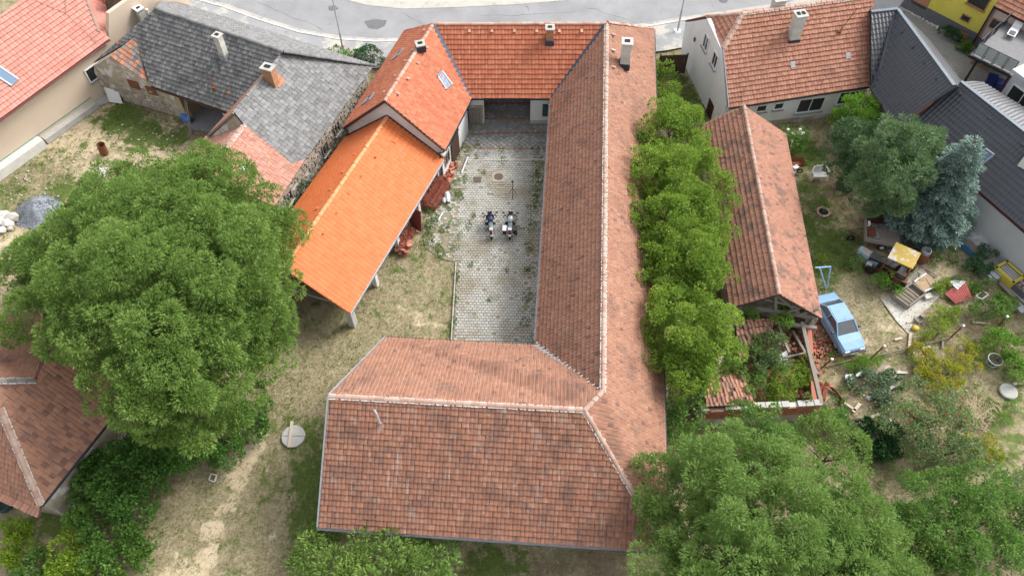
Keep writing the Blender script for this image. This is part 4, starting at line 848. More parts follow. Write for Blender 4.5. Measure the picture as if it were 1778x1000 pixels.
an = MB(); q = hp(1456,57); an.tube([q, q+Vector((.9,.5,1.7))], .03, 6); an.box(q+Vector((0,0,.08)), (.25,.25,.2)); an.build('antenna_mast', MT['rust'], house)
for x, y in ((1376,113),(1472,97)):
    mb = MB(); q = hp(x, y); mb.slab([q+fl[1]*-.18+fl[2]*.22, q+fl[1]*.18+fl[2]*.22, q+fl[1]*.18-fl[2]*.22, q-fl[1]*.18-fl[2]*.22], fl[3]*.08); mb.build('roof_hatch', MT['zinc'], h1)
def zfit(px, py, p0, n, off):                                # height at which the point seen at px,py stands off metres before a wall plane
    lo, hi = .5, 12.0
    for _ in range(50):
        z = (lo+hi)/2; d = (P(px, py, z)-p0).dot(n)
        if d > off: hi = z
        else: lo = z
    return z
def outward(n, p0):                                          # wall normal turned towards the camera side
    return n if n.dot(_O-p0) > 0 else -n

# ---- stone house with the dark roof
z0 = 3.1
a_, b_ = P(262,149,z0), P(397,195,z0); rg = P(493,90,6.6); fs = frame_of([a_, b_, rg]); os_ = lambda x, y: on(x, y, fs[0], fs[3])
R0, R1 = os_(270,15), os_(493,90); eL, aX = os_(162,109), os_(235,66)
stoneh = thing('stone_house', 'old field-stone house under a dark grey tiled roof with a patched orange corner', 'house', flat(mid(a_, b_, R0)))
q1s = roof_slope(stoneh, [a_, b_, R1, R0, eL, aX], MT['deck_grey'], .24, .30, MT['dark_tile'], seed=71, jit=.014, th=.055, prof='flat', name='roof_slope', odd=MT['clay_patch'], oddp=.003)
fE0, fE1 = P(651,114,z0), P(285,-3,z0)
q2s = roof_slope(stoneh, [fE0, fE1, R0, R1], MT['deck_grey'], .24, .30, MT['grey_tile'], seed=72, jit=.014, prof='flat', name='roof_slope')
ridge(q1s, R0, R1, MT['ridge_grey'], .13, .4); ridge(q2s, R1, fE0, MT['ridge_grey'], .13, .4)
wp, wn_ = vplane(P(185,167), P(313,204)); wn_ = outward(wn_, wp); ow = lambda x, y: on(x, y, wp, wn_)
mb = MB(); mb.slab([ow(168,162), ow(313,204), ow(330,209), ow(296,158), ow(257,141), ow(194,96), ow(163,116)], -wn_*.45, r=.5); sw = mb.build('wall', MT['stone_mortar'], stoneh)
stones_on(sw, ow(172,163), ow(308,203), .05, 1.25, wn_, MT['stone'], seed=8, cover=.8); stones_on(sw, ow(185,167), ow(300,200), 1.35, 2.3, wn_, MT['stone'], seed=9, cover=.28)
tl_, tr_ = ow(192,95)+wn_*.15, ow(259,141)+wn_*.15
q3s = roof_slope(stoneh, [tl_, tr_, aX+Vector((0,0,.06))], MT['deck'], .26, .33, MT['house_tile'], seed=73, odd=MT['dark_tile'], oddp=.3, name='roof_slope', th=.04)
wd = Vector((wn_.y, -wn_.x, 0)); wd = wd if wd.x > 0 else -wd
for (x, y) in ((233,147), (264,158)): mb = MB(); mb.box(ow(x, y)+wn_*.01, (.9, .1, .75), M=Matrix((wd, wn_, X_)).transposed()); o = mb.build('wall_opening', MT['rust'], stoneh)
# porch: back wall, side wall, pale pier, eaves plate
bk = -wn_*3.0
mb = MB(); mb.slab([flat(ow(313,204)+bk), flat(ow(400,225)+bk), flat(ow(400,225)+bk, 3.2), flat(ow(313,204)+bk, 3.2)], bk.normalized()*.3); mb.build('wall', MT['stone_mortar'], stoneh)
mb = MB(); pq = flat(ow(398,226)); mb.slab([pq, pq+bk, flat(pq+bk, 3.0), flat(pq, 3.0)], wd*.3); mb.build('wall', MT['white_wall'], stoneh)
mb = MB(); pq = flat(ow(322,207)); mb.slab([pq, pq+bk, flat(pq+bk, 3.0), flat(pq, 3.0)], wd*.3); mb.build('wall', MT['tan_wood'], stoneh)
mb = MB(); mb.beam(a_+Vector((0,0,-.15)), b_+Vector((0,0,-.15)), .12, .2); mb.build('eaves_board', MT['brown_wood'], stoneh)
for t in (.62, .66): mb = MB(); p_ = flat(ow(330,209)).lerp(flat(ow(398,226)), t-.4)+wn_*.25; mb.tube([p_+wn_*.9, p_+Vector((0,0,2.8))], .045, 6); mb.build('pole', MT['wood'], stoneh)
wall(stoneh, inset([fE0, fE1, a_, b_], .3)[0], inset([fE0, fE1, a_, b_], .3)[1], z0, MT['old_render'], inw=mid(a_, b_, fE0)); wall(stoneh, ow(168,162), inset([fE0, fE1, a_, b_], .4)[1], z0, MT['old_render'], inw=mid(a_, b_, fE0))
chimney(stoneh, os_(390,97)+Vector((0,0,-.3)), os_(390,97).z+1.7, .45, .45, MT['pale_brick'], MT['concrete'], -.45, 1, MT['zinc'])
mb = MB(); q = os_(372,155); mb.tube([q, q+Vector((-.25,.3,1.1))], .035, 6); mb.box(q+Vector((0,0,.1)), (.25,.3,.2)); mb.build('cable_mast', MT['rust'], stoneh)

# ---- the cottage wing with grey and pink tiles
c0, c1 = P(649,115,z0), P(477,358,z0); fc = frame_of([c0, c1, P(493,90,6.3)]); oc = lambda x, y: on(x, y, fc[0], fc[3])
cot = thing('stone_cottage', 'stone cottage with grey tiles above and faded pink tiles on its lower end', 'cottage', flat(mid(c0, c1)))
cT, cR = oc(493,90), oc(406,195); cm = oc(530,277); cb_ = oc(506,284); cs = oc(424,217); ce = oc(352,306)
k1 = roof_slope(cot, [c0, cm, cb_, cs, cR, cT], MT['deck_grey'], .30, .30, MT['grey_tile'], prof='flat', seed=81, jit=.012, odd=MT['clay_patch'], oddp=.004, name='roof_slope')
k2 = roof_slope(cot, [cm, c1, ce, cs, cb_], MT['deck'], .22, .32, MT['pale_clay'], seed=82, jit=.014, name='roof_slope')
l1_, l0_ = P(358,237,2.6), P(300,312,2.6)
k3 = roof_slope(cot, [l1_, l0_, ce, cs], MT['deck'], .22, .32, MT['pale_clay'], seed=83, jit=.014, name='roof_slope')
lg = P(361,236,3.4); lv = P(397,195,3.4)
k4 = roof_slope(cot, [lv, lg, cR, cT], MT['deck'], .24, .32, MT['house_tile'], seed=84, jit=.014, name='roof_slope')
ridge(k2, ce, cs, MT['ridge_pale'], .13, .4, MT['mortar']); ridge(k1, cR, cT, MT['ridge_grey'], .12, .4)
mb = MB(); mb.slab([lg+Vector((.1,-.1,-.1)), cs+Vector((-.05,.1,-.1)), cR+Vector((0,.0,-.15))], (.05,.25,0)); mb.build('gable', MT['stone_mortar'], cot)
strip(cot, [lg+Vector((.15,-.2,-.1)), cs+Vector((-.1,-.15,0))], .09, .08, MT['zinc'], 'gutter'); strip(cot, [lg+Vector((0,-.05,.02)), cR+Vector((0,-.08,.02))], .12, .14, MT['wood'], 'barge_board')
mb = MB(); q = oc(391,214); q = oc(438,243)
mb = MB(); q = on(423,294,fc[0],fc[3]); mb.slab([q+fc[1]*-.16+fc[2]*.2, q+fc[1]*.16+fc[2]*.2, q+fc[1]*.16-fc[2]*.2, q-fc[1]*.16-fc[2]*.2], fc[3]*.07); mb.build('roof_pane', MT['sky_glass'], k2)
ci = inset([c0, c1, l0_, lv], .3); cc_ = mid(c0, c1, l0_, lv)
xw = wall(cot, ci[0], ci[1], z0, MT['stone_mortar'], inw=cc_); cdir = (Vector((ci[1].x, ci[1].y, 0))-Vector((ci[0].x, ci[0].y, 0))).normalized(); cno = Vector((-cdir.y, cdir.x, 0)); cno = cno if cno.x > 0 else -cno
stones_on(xw, ci[0], ci[1], .05, 2.9, cno, MT['stone'], seed=10, cover=.78, size=.36)
wall(cot, ci[1], ci[2], 2.6, MT['stone_mortar'], inw=cc_, tops=[flat(ce, ce.z-.4)-cdir*.3]); wall(cot, ci[2], ci[3], 2.55, MT['stone_mortar'], inw=cc_)
cw = lambda x, y: on(x, y, Vector((ci[0].x, ci[0].y, 0))+cno*.0, cno)
for x, y in ((583,222), (563,258), (500,342)): window(cot, cw(x, y), cdir, cno, .7, .95, MT['wood'], MT['glass'], 1, MT['pale_concrete'], inset=.08)
cbp = oc(473,143); chimney(cot, cbp+Vector((0,0,-.5)), cbp.z+1.25, .72, .55, MT['yellow_brick'], MT['concrete'], -.35, 1, None)
for dx, dy in ((10,-8),(16,-2),(10,4)): mb = MB(); q = oc(473+dx,143+dy); mb.slab([q-fc[1]*.2-fc[2]*.18, q+fc[1]*.2-fc[2]*.18, q+fc[1]*.2+fc[2]*.18, q-fc[1]*.2+fc[2]*.18], fc[3]*.06); mb.build('patch_tile', MT['clay_patch'], k1)

# ---- beige house at the top left
tp, tn = vplane(P(0,300), P(185,168)); tn = outward(tn, tp); ot = lambda x, y: on(x, y, tp, tn); td = Vector((tn.y, -tn.x, 0)); td = td if td.x > 0 else -td
ztl = zfit(100, 134, tp, tn, .45)
e0, e1 = P(-70,258,ztl), P(190,68,ztl); ftl = frame_of([e0, e1, P(0,30,ztl+3.3)]); ol = lambda x, y: on(x, y, ftl[0], ftl[3])
beige = thing('beige_house', 'tall beige house with salmon pink tiled roof and a roof window, beside the stone house', 'house', flat(mid(e0, e1)))
t1 = roof_slope(beige, [e0, e1, ol(182,54), ol(173,57), ol(147,-12), ol(120,-60), ol(-70,78)], MT['deck'], .30, .34, MT['salmon_tile'], prof='low', seed=91, jit=.004, th=.075, name='roof_slope')
fx = P(182,56,ztl+.3); fy = P(190,14,ztl+.3); t2 = roof_slope(beige, [fx, fy, P(150,-40,ztl+3.2), ol(147,-12), ol(173,57)], MT['deck'], .30, .34, MT['salmon_tile'], prof='low', seed=92, jit=.004, th=.075, name='roof_slope')
h0, h1_ = P(187,20,ztl+.35), P(262,-32,ztl+.35); t3 = roof_slope(beige, [h0, h1_, P(230,-80,ztl+3), P(178,-20,ztl+3)], MT['deck'], .30, .34, MT['salmon_tile'], prof='low', seed=93, jit=.004, th=.075, name='roof_slope')
strip(beige, [ol(173,57)+Vector((0,0,.1)), ol(147,-12)+Vector((0,0,.1))], .16, .1, MT['ridge_pale'], 'hip_strip'); gutter(beige, e0+tn*.06, e1+tn*.06, MT['maroon']); gutter(beige, h0+tn*.06, h1_+tn*.06, MT['maroon'])
for k, dy in enumerate((0, .36, .72)):
    for i in range(24): q = e1-td*(1.0+i*.62+.2*k)+ftl[2]*(.75+dy*1.0); mb = MB(); mb.mesh([q-td*.06, q+td*.06, q+td*.06+ftl[3]*.12, q-td*.06+ftl[3]*.12, q-td*.06+ftl[2]*.12, q+td*.06+ftl[2]*.12], [(0,1,2,3), (3,2,5,4), (0,3,4), (1,5,2)]); mb.build('snow_guard', MT['salmon_tile'], t1)
strip(beige, [ol(38,-8)+ftl[3]*.12, ol(115,24)+ftl[3]*.12, ol(170,78)+ftl[3]*.12], .035, .03, MT['ridge_pale'], 'lightning_wire'); strip(beige, [ol(113,0)+ftl[3]*.12, ol(115,24)+ftl[3]*.12], .035, .03, MT['ridge_pale'], 'lightning_wire')
skylight(t1, [ol(-2,116), ol(-14,128), ol(20,150), ol(32,139)], ftl[3], MT['zinc'], MT['sky_glass'])
mb = MB(); mb.slab([ot(-80,358), ot(185,168), ot(330,64), ot(330,-80), ot(262,-28), ot(189,24), ot(189,75), ot(-80,272)], -tn*.35, r=.5); mb.build('wall', MT['beige_wall'], beige)
window(beige, ot(163,126), td, tn, 1.2, 1.1, MT['white_paint'], MT['glass'], 0, MT['zinc'])
mb = MB(); p0_, p1_ = ot(-40,329), ot(72,248); mb.box(flat(mid(p0_, p1_), .35)+tn*.35, ((p1_-p0_).length, .75, .75), M=Matrix((td, tn, X_)).transposed()); pl = mb.build('white_plinth', MT['pale_concrete'], beige)
mb = MB(); p0_, p1_ = ot(76,245), ot(165,182); mb.box(flat(mid(p0_, p1_), .2)+tn*.25, ((p1_-p0_).length, .5, .45), M=Matrix((td, tn, X_)).transposed()); mb.build('plinth', MT['concrete'], beige)
mb = MB(); mb.beam(flat(ot(-40,329), .75)+tn*.02, flat(ot(165,182), .75)+tn*.02, .05, .06); mb.build('plinth_strip', plain('green_plinth_strip', (.12,.25,.2)), beige)
for (x, y), h, w in (((240,14), 2.6, .5),): chimney(beige, flat(ot(246,37), ot(246,37).z)+tn*.36, ot(236,12).z, w, w, MT['pale_brick'], MT['white_paint'], .9, 1, None)
mb = MB(); mb.tube([ot(258,30)+tn*.15, ot(252,15)+tn*.15], .1, 8); mb.build('vent_pipe', MT['white_paint'], beige)

# ---- the hipped barn at the lower left
zb = 3.2; ba, bb = P(71,877,zb), P(225,686,zb); fb = frame_of([ba, bb, P(59,660,6.6)]); obb = lambda x, y: on(x, y, fb[0], fb[3])
hip = thing('hipped_barn', 'old barn with a lichen-spotted brown tiled hip roof half under the big tree', 'barn', flat(mid(ba, bb)-Vector((3,0,0))))
H1, H2, H3 = obb(59,660), obb(-60,662), obb(-22,655)
y1 = roof_slope(hip, [ba, bb, obb(170,590), obb(92,604), H1, H2, obb(0,709)], MT['deck'], .22, .33, MT['weathered_tile'], odd=MT['sooty_clay'], oddp=.16, seed=101, jit=.016, name='roof_slope', th=.04)
y2 = roof_slope(hip, [P(-120,812,zb), P(66,898,zb-.1), ba, obb(0,709), H2], MT['deck'], .22, .30, MT['weathered_tile'], seed=102, jit=.016, name='roof_slope')
y3 = roof_slope(hip, [P(70,545,zb), P(-90,552,zb), H2, H1, P(84,592,5.0)], MT['deck'], .22, .30, MT['weathered_tile'], seed=103, jit=.016, name='roof_slope')
ridge(y1, H1, H2, MT['ridge_grey'], .13, .4, MT['mortar']); ridge(y1, obb(0,709), ba, MT['ridge_pale'], .14, .4, MT['mortar'])
strip(hip, [H1+Vector((.1,0,.1)), P(86,610,5.4)+Vector((0,0,.1)), P(79,588,5.0)], .1, .14, MT['maroon'], 'verge_tile')
bd = (bb-ba); bd.z = 0; bd.normalize(); bn = Vector((bd.y, -bd.x, 0)); wall(hip, flat(ba)-bn*.5+bd*.3, flat(bb)-bn*.5, zb, MT['stone_mortar'], inw=flat(H1)); wall(hip, flat(ba)-bn*.5+bd*.3, P(-60,860), zb, MT['stone_mortar'], inw=flat(H1))
gutter(hip, ba+bn*.05, bb+bn*.05, MT['dark_metal']); mb = MB(); mb.beam(flat(ba, zb-.25)-bn*.15+bd*.3, flat(bb, zb-.25)-bn*.15, .2, .2); mb.build('eaves_beam', MT['wood'], hip)

# ---- anthracite roofed house on the right
dp_, dn = vplane(P(1655,382), P(1778,492)); dn = outward(dn, dp_); ddr = Vector((dn.y, -dn.x, 0)); ddr = ddr if ddr.x > 0 else -ddr
zd = zfit(1740, 366, dp_, dn, .12); 
dark = thing('anthracite_house', 'grey house with a long anthracite tile-sheet roof and a roof window', 'house', flat(P(1690,260)))
n0, n1 = P(1691,324,zd), P(1900,505,zd); n00 = n0-(n1-n0).normalized()*((n0-P(1571,222,zd)).length)
fd_ = frame_of([n00, n1, P(1760,215,zd+3.0)]); od = lambda x, y: on(x, y, fd_[0], fd_[3])
d1 = roof_slope(dark, [n00, n1, od(1900,325), od(1668,143), od(1661,152), od(1590,199)], MT['deck_grey'], .28, .36, MT['slate_metal'], prof='sheet', seed=111, jit=0, th=.05, name='roof_slope')
fa, fb_ = P(1950,295,zd+1.6), P(1704,143,zd+1.6); d2_ = roof_slope(dark, [fa, fb_, od(1668,143), od(1900,325)], MT['deck_grey'], .28, .36, MT['slate_metal'], prof='sheet', seed=112, jit=0, name='roof_slope')
strip(dark, [od(1668,143)+Vector((0,0,.06)), od(1900,325)+Vector((0,0,.06))], .24, .1, MT['ridge_metal'], 'ridge_cap')
m0, m1 = P(1511,152,zd), P(1572,238,zd); fm_ = frame_of([m0, m1, P(1600,75,zd+3.2)]); om = lambda x, y: on(x, y, fm_[0], fm_[3])
d3 = roof_slope(dark, [m0, m1, om(1596,194), om(1662,152), om(1656,150), om(1558,17), om(1531,124)], MT['deck_grey'], .28, .36, MT['slate_metal'], prof='sheet', seed=113, jit=0, name='roof_slope', th=.05)
r_a, r_b = om(1558,17), om(1656,150); mir = fm_[0]-(r_a-fm_[0])*0; off2 = Vector((fm_[2].x, fm_[2].y, 0)).normalized()*4.0
d4 = roof_slope(dark, [flat(r_b, zd)+off2, flat(r_a, zd)+off2, r_a, r_b], MT['deck_grey'], .28, .36, MT['slate_metal'], prof='sheet', seed=114, jit=0, name='roof_slope')
d5 = roof_slope(dark, [P(1512,150,zd), P(1530,147,zd), om(1531,124), r_a, P(1512,22,r_a.z)], MT['deck_grey'], .28, .36, MT['slate_metal'], prof='sheet', seed=115, jit=0, name='roof_slope')
d6 = roof_slope(dark, [P(1575,-8,zd+1.5), P(1500,-6,zd+1.5), P(1512,22,r_a.z), r_a], MT['deck_grey'], .28, .36, MT['slate_metal'], prof='sheet', seed=116, jit=0, name='roof_slope')
strip(dark, [r_a+Vector((0,0,.06)), r_b+Vector((0,0,.06))], .24, .1, MT['ridge_metal'], 'ridge_cap'); strip(dark, [r_a+Vector((0,0,.06)), P(1512,22,r_a.z)+Vector((0,0,.06))], .24, .1, MT['ridge_metal'], 'ridge_cap'); strip(dark, [r_a+Vector((0,0,.03)), om(1531,124)+Vector((0,0,.05)), om(1515,158)], .5, .05, MT['dark_metal'], 'valley_flashing')
strip(dark, [om(1662,152)+Vector((0,0,.1)), om(1620,179)+Vector((0,0,.1))], .14, .25, MT['dark_metal'], 'parapet'); strip(dark, [om(1620,179)+Vector((0,0,.06)), om(1575,212)+Vector((0,0,.06))], .1, .1, MT['maroon'], 'parapet')
for x, y in ((1565,58),(1584,84),(1603,110),(1623,138)): vent(d3, om(x,y), fm_[1], fm_[2], fm_[3], MT['dark_metal'])
for x, y in ((1668,165),(1718,207),(1776,253)): vent(d1, od(x,y), fd_[1], fd_[2], fd_[3], MT['dark_metal'])
skylight(d1, [od(1711,259), od(1726,270), od(1702,289), od(1689,277)], fd_[3], MT['zinc'], MT['sky_glass'])
mb = MB(); q = od(1772,284); mb.box(q+Vector((.3,0,.45)), (.9,.5,1.1), .7); mb.build('chimney', MT['white_wall'], dark)
mb = MB(); q0 = flat(n00)-dn*.15; mb.slab([flat(P(1560,300))*0+flat(dp_+ddr*(-6)), flat(dp_+ddr*13), flat(dp_+ddr*13, zd), flat(dp_+ddr*(-6), zd)], -dn*.3, r=.4); mb.build('wall', MT['grey_wall'], dark)
gutter(dark, n00+dn*.06, n1+dn*.06, MT['dark_metal']); strip(dark, [n00+Vector((0,0,-.1)), n1+Vector((0,0,-.1))], .08, .1, MT['maroon'], 'eaves_strip')
md = (m1-m0); md.z = 0; md.normalize(); wall(dark, flat(m0)+Vector((.3,.1,0)), flat(m1)+Vector((.3,.1,0)), zd, MT['grey_wall'], inw=flat(r_a)); gutter(dark, m0, m1, MT['zinc'])
wall(dark, flat(od(1668,143))+dn*-1, flat(fb_), zd+1.4, MT['grey_wall'], inw=flat(n1))

# ---- yellow house, pink house, terrace and grey house in the far right corner
yp, yn = vplane(P(1565,14), P(1690,80)); yn = outward(yn, yp); oy = lambda x, y: on(x, y, yp, yn); yd = Vector((yn.y, -yn.x, 0)); yd = yd if yd.x > 0 else -yd
yel = thing('yellow_house', 'bright yellow rendered house with a dark plinth along the paved yard', 'house', flat(oy(1620,42))-yn*4)
mb = MB(); yb0, yb1 = flat(oy(1540,2)), flat(oy(1688,78)); mb.slab([yb0, yb1, flat(yb1, 7.5), flat(yb0, 7.5)], -yn*.35, r=.4); mb.build('wall', MT['yellow_wall'], yel)
mb = MB(); mb.slab([yb0, yb1, flat(yb1, 1.1), flat(yb0, 1.1)], yn*.05, r=.4); mb.build('plinth', MT['plinth'], yel)
window(yel, oy(1702,-2), yd, yn, 1.5, 1.5, MT['yellow_brick'], MT['glass'], 0, MT['yellow_brick']); window(yel, oy(1677,32), yd, yn, .7, .5, MT['yellow_brick'], MT['glass'], 0)
mb = MB(); q = oy(1596,8); mb.box(flat(q, 1.9)+yn*.02, (1.4,.06,2.2), M=Matrix((yd, yn, X_)).transposed()); mb.build('brick_panel', MT['yellow_brick'], yel)
ybk = -yn*8
for a, b in ((yb0, yb0+ybk), (yb1+ybk, yb0+ybk)): mb = MB(); mb.slab([a, b, flat(b, 7.5), flat(a, 7.5)], (yn*.3) if a != yb0 else yd*.3, r=.4); mb.build('wall', MT['yellow_wall'], yel)
roof_slope(yel, [flat(yb0, 7.4)+yn*.4, flat(yb1, 7.4)+yn*.4, flat(yb1+ybk*.5, 9.5), flat(yb0+ybk*.5, 9.5)], MT['deck'], .3, .36, MT['house_tile'], seed=121, name='roof_slope')
roof_slope(yel, [flat(yb1+ybk, 7.4), flat(yb0+ybk, 7.4), flat(yb0+ybk*.5, 9.5), flat(yb1+ybk*.5, 9.5)], MT['deck'], .3, .36, MT['house_tile'], seed=122, name='roof_slope')
pink = thing('pink_house', 'pale pink house with an orange tiled roof behind the grey terrace', 'house', flat(oy(1740,105))-yn*4)
pb0, pb1 = yb1+yd*.02, yb1+yd*10; zp = zfit(1752, 24, yp, yn, .35)
mb = MB(); mb.slab([pb0, pb1, flat(pb1, zp), flat(pb0, zp)], -yn*.35, r=.4); mb.build('wall', MT['pink_wall'], pink); mb = MB(); mb.slab([pb0, pb1, flat(pb1, .9), flat(pb0, .9)], yn*.05, r=.4); mb.build('plinth', MT['plinth'], pink)
pr0, pr1 = flat(pb0, zp)+yn*.35, flat(pb1, zp)+yn*.35; roof_slope(pink, [pr0, pr1, flat(pb1, zp+3)-yn*4, flat(pb0, zp+3)-yn*4], MT['deck'], .3, .36, MT['house_tile'], seed=123, name='roof_slope', th=.05); roof_slope(pink, [flat(pb1, zp)-yn*8, flat(pb0, zp)-yn*8, flat(pb0, zp+3)-yn*4, flat(pb1, zp+3)-yn*4], MT['deck'], .3, .36, MT['house_tile'], seed=124, name='roof_slope')
gutter(pink, pr0+yn*.05, pr1+yn*.05, MT['brown_metal']); mb = MB(); mb.tube([flat(pb0, zp-.1)+yn*.15, flat(pb0, .1)+yn*.15], .06, 7); mb.build('downpipe', MT['brown_metal'], pink); window(pink, oy(1729,43), yd, yn, .8, .8, MT['yellow_brick'], MT['glass'], 0)
for a in (pb0, pb1): mb = MB(); mb.slab([a, a-yn*8, flat(a, zp)-yn*8, flat(a, zp+2.8)-yn*4, flat(a, zp)], yd*(.25 if a == pb0 else -.25)); mb.build('wall', MT['pink_wall'], pink)
zt_ = 3.0; T4 = [P(1684,96,zt_), P(1757,132,zt_), P(1840,60,zt_), P(1755,29,zt_)]
ter = thing('terrace', 'grey roof terrace on posts with a frosted panel railing', 'terrace', flat(mid(*T4)))
mb = MB(); mb.slab(T4, (0,0,-.22)); mb.build('deck_slab', plain('grey_terrace_floor', (.20,.20,.205), .85), ter); strip(ter, [T4[3]+Vector((0,0,-.1)), T4[0]+Vector((0,0,-.1)), T4[1]+Vector((0,0,-.1))], .08, .2, MT['dark_metal'], 'edge_trim')
def railing(a, b, k, fill=True):
    for i in range(k):
        p, q = a.lerp(b, (i+.06)/k), a.lerp(b, (i+.94)/k); mb = MB()
        for s_, t_ in ((p, q), (p+Vector((0,0,.95)), q+Vector((0,0,.95)))): mb.beam(s_+Vector((0,0,.12)), t_+Vector((0,0,.12)), .05, .05)
        for s_ in (p, q): mb.beam(s_, s_+Vector((0,0,1.1)), .05, .05)
        f = mb.build('railing', MT['dark_metal'], ter)
        if fill: g = MB(); g.beam(p.lerp(q,.03)+Vector((0,0,.6)), p.lerp(q,.97)+Vector((0,0,.6)), .025, .85); g.build('panel', MT['frost'], f)
railing(T4[0].lerp(T4[1], .06)+Vector((.1,.25,0)), T4[1]+Vector((.1,.25,0)), 4); railing(T4[0].lerp(T4[3], .06)+Vector((.2,.1,0)), T4[3]+Vector((.15,-.1,0)), 4, False); railing(T4[3]+Vector((.2,-.2,0)), T4[2]+Vector((0,-.2,0)), 4)
for t in (.18, .95): q = T4[0].lerp(T4[1], t)+Vector((.3,.3,0)); mb = MB(); mb.tube([flat(q, 0), flat(q, zt_-.2)], .09, 8); mb.build('post', MT['brown_metal'], ter)
q = T4[3].lerp(T4[2], .5); mb = MB(); mb.tube([flat(q), flat(q, zt_-.2)], .09, 8); mb.build('post', MT['brown_metal'], ter)
grey = thing('grey_house', 'light grey rendered house with a white window next to the terrace', 'house', flat(P(1790,210)))
gc = flat(P(1762,127,5.6)); gd = ddr; mb = MB(); mb.slab([gc, gc+gd*12, flat(gc+gd*12, 5.6), flat(gc, 5.6)], -dn*.3, r=.4); mb.build('wall', MT['grey_wall'], grey); mb = MB(); mb.slab([gc-dn*.3, gc-dn*7, flat(gc-dn*7, 5.6), flat(gc-dn*.3, 5.6)], gd*.3, r=.4); mb.build('wall', MT['grey_wall'], grey)
mb = MB(); mb.slab([flat(gc, 5.61)-gd*.2+dn*.2, flat(gc+gd*12, 5.61)+dn*.2, flat(gc+gd*12-dn*7, 5.61), flat(gc-dn*7, 5.61)-gd*.2], (0,0,.25)); mb.build('flat_roof', MT['grey_wall'], grey)
ogp = lambda x, y: on(x, y, gc, dn); window(grey, ogp(1772,174), gd, dn, 2.0, 1.4, MT['white_paint'], MT['glass'], 1, MT['white_paint'], inset=.05)
mb = MB(); cpos = flat(gc, 5.9)+gd*.4-dn*1.0; per = []
for i in range(5): mb.beam(cpos+gd*(i*.7), cpos+gd*(i*.7)-dn*3+Vector((0,0,.4)), .06, .08)
for i in range(6): mb.beam(cpos-dn*(i*.6)+Vector((0,0,.08*i+.05)), cpos+gd*2.8-dn*(i*.6)+Vector((0,0,.08*i+.05)), .06, .06)
mb.build('glazed_canopy', MT['white_paint'], grey)
# ================================================================ TREES AND PLANTS
def domes(lobes, r=(1.0, 1.6), seed=1, cut=-.15, dens=1.0, close=.95):
    """breaks big crown bodies into many overlapping leafy domes of uneven size"""
    rn = random.Random(seed); out = []
    for l in lobes:
        n = int(dens*9*(l[3]/1.5)**2)
        for _ in range(n):
            d = Vector((rn.gauss(0,1), rn.gauss(0,1), rn.gauss(0,1))).normalized()
            if d.z < cut: continue
            q = rn.uniform(*r)*min(1, l[3]/1.6); k = rn.uniform(.62, .92); c = Vector((l[0]+d.x*l[3]*k, l[1]+d.y*l[4]*k, l[2]+d.z*l[5]*k))
            if any((c-Vector(o[:3])).length < close*(q+o[3])*.5 for o in out): continue
            if any((Vector((c.x-m_[0], c.y-m_[1], c.z-m_[2]))).length < m_[3]*.45 for m_ in lobes): continue
            out.append((c.x, c.y, c.z, q, q, q*.85))
    return out
def base_of(lobes, dx=0, dy=0): return Vector((sum(l[0] for l in lobes)/len(lobes)+dx, sum(l[1] for l in lobes)/len(lobes)+dy, 0))
ASH = dict(sub=.46, leaf=(.20, .06), per=190, out=1.05, up=.25, rand=.5, droop=.18, dens=1.15, shell=(.7, 1.05), flatten=.85)
L = [lob(*q) for q in [(250,400,8,3.4),(370,350,7.5,2.6),(440,400,6.5,2.6),(160,430,7,2.8),(85,475,6,2.1),(125,535,6.8,2.2),(250,520,9.5,3.9),(370,480,9,3.6),(455,500,6.5,2.2),(310,630,8.3,3.2),(400,620,7,2.6),(325,695,6.5,2.0),(255,660,7.2,2.2),(38,500,5.5,1.4),(490,420,5.6,1.5),(180,340,5.5,1.6),(440,590,6,1.9),(280,320,6,1.7),(140,475,7.2,2.1),(380,722,5.6,1.3),(330,430,9,3)]]
tree('ash_tree', 'huge spreading ash tree left of the orange shed roof', 'tree', base_of(L, 0, 0), domes(L, (.95, 1.65), 3)+[(q[0], q[1], q[2]-.4, q[3]*.62, q[4]*.62, q[5]*.6) for q in L], MT['ash_leaf'], MT['bark'], .42, None, 11, seed=3, **ASH)
L = [lob(*q) for q in [(1175,842,5.2,1.25),(1226,808,5.6,1.25),(1280,788,5.6,1.2),(1335,805,6.1,1.5),(1395,825,5.7,1.4),(1206,890,6.1,1.45),(1270,860,7,1.7),(1350,880,7.3,1.7),(1430,880,6.4,1.6),(1490,925,5.6,1.5),(1152,925,5.2,1.15),(1200,960,6.2,1.5),(1270,945,7.6,1.9),(1360,955,7.7,1.9),(1450,965,6.6,1.7),(1530,985,5.0,1.3),(1170,1010,5.4,1.4),(1230,1030,7,1.9),(1330,1040,7.4,2),(1430,1040,6.6,1.9),(1510,1050,5.6,1.8)]]
tree('ash_tree', 'large pale green ash tree over the bottom right corner of the barn roof', 'tree', base_of(L), domes(L, (.75, 1.3), 5)+[(q[0], q[1], q[2]-.3, q[3]*.62, q[4]*.62, q[5]*.6) for q in L], MT['ash_leaf_pale'], MT['bark'], .4, None, 9, seed=5, **ASH)
L = [lob(*q) for q in [(560,965,2.6,1.0),(615,955,2.9,1.05),(680,968,3.0,1.05),(590,1005,2.8,1.2),(650,1005,3,1.2),(540,990,2.2,.8),(560,935,1.8,.7),(720,955,2.2,.5)]]
tree('young_ash', 'young bushy tree growing close under the left end of the barn eave', 'tree', base_of(L), L, MT['ash_leaf'], MT['bark'], .12, None, 5, seed=7, **{**ASH, 'sub': .5, 'leaf': (.24, .085), 'per': 150})
L = [lob(*q) for q in [(755,970,2.4,.65),(735,1000,2.6,.95),(780,1000,2.2,.7)]]
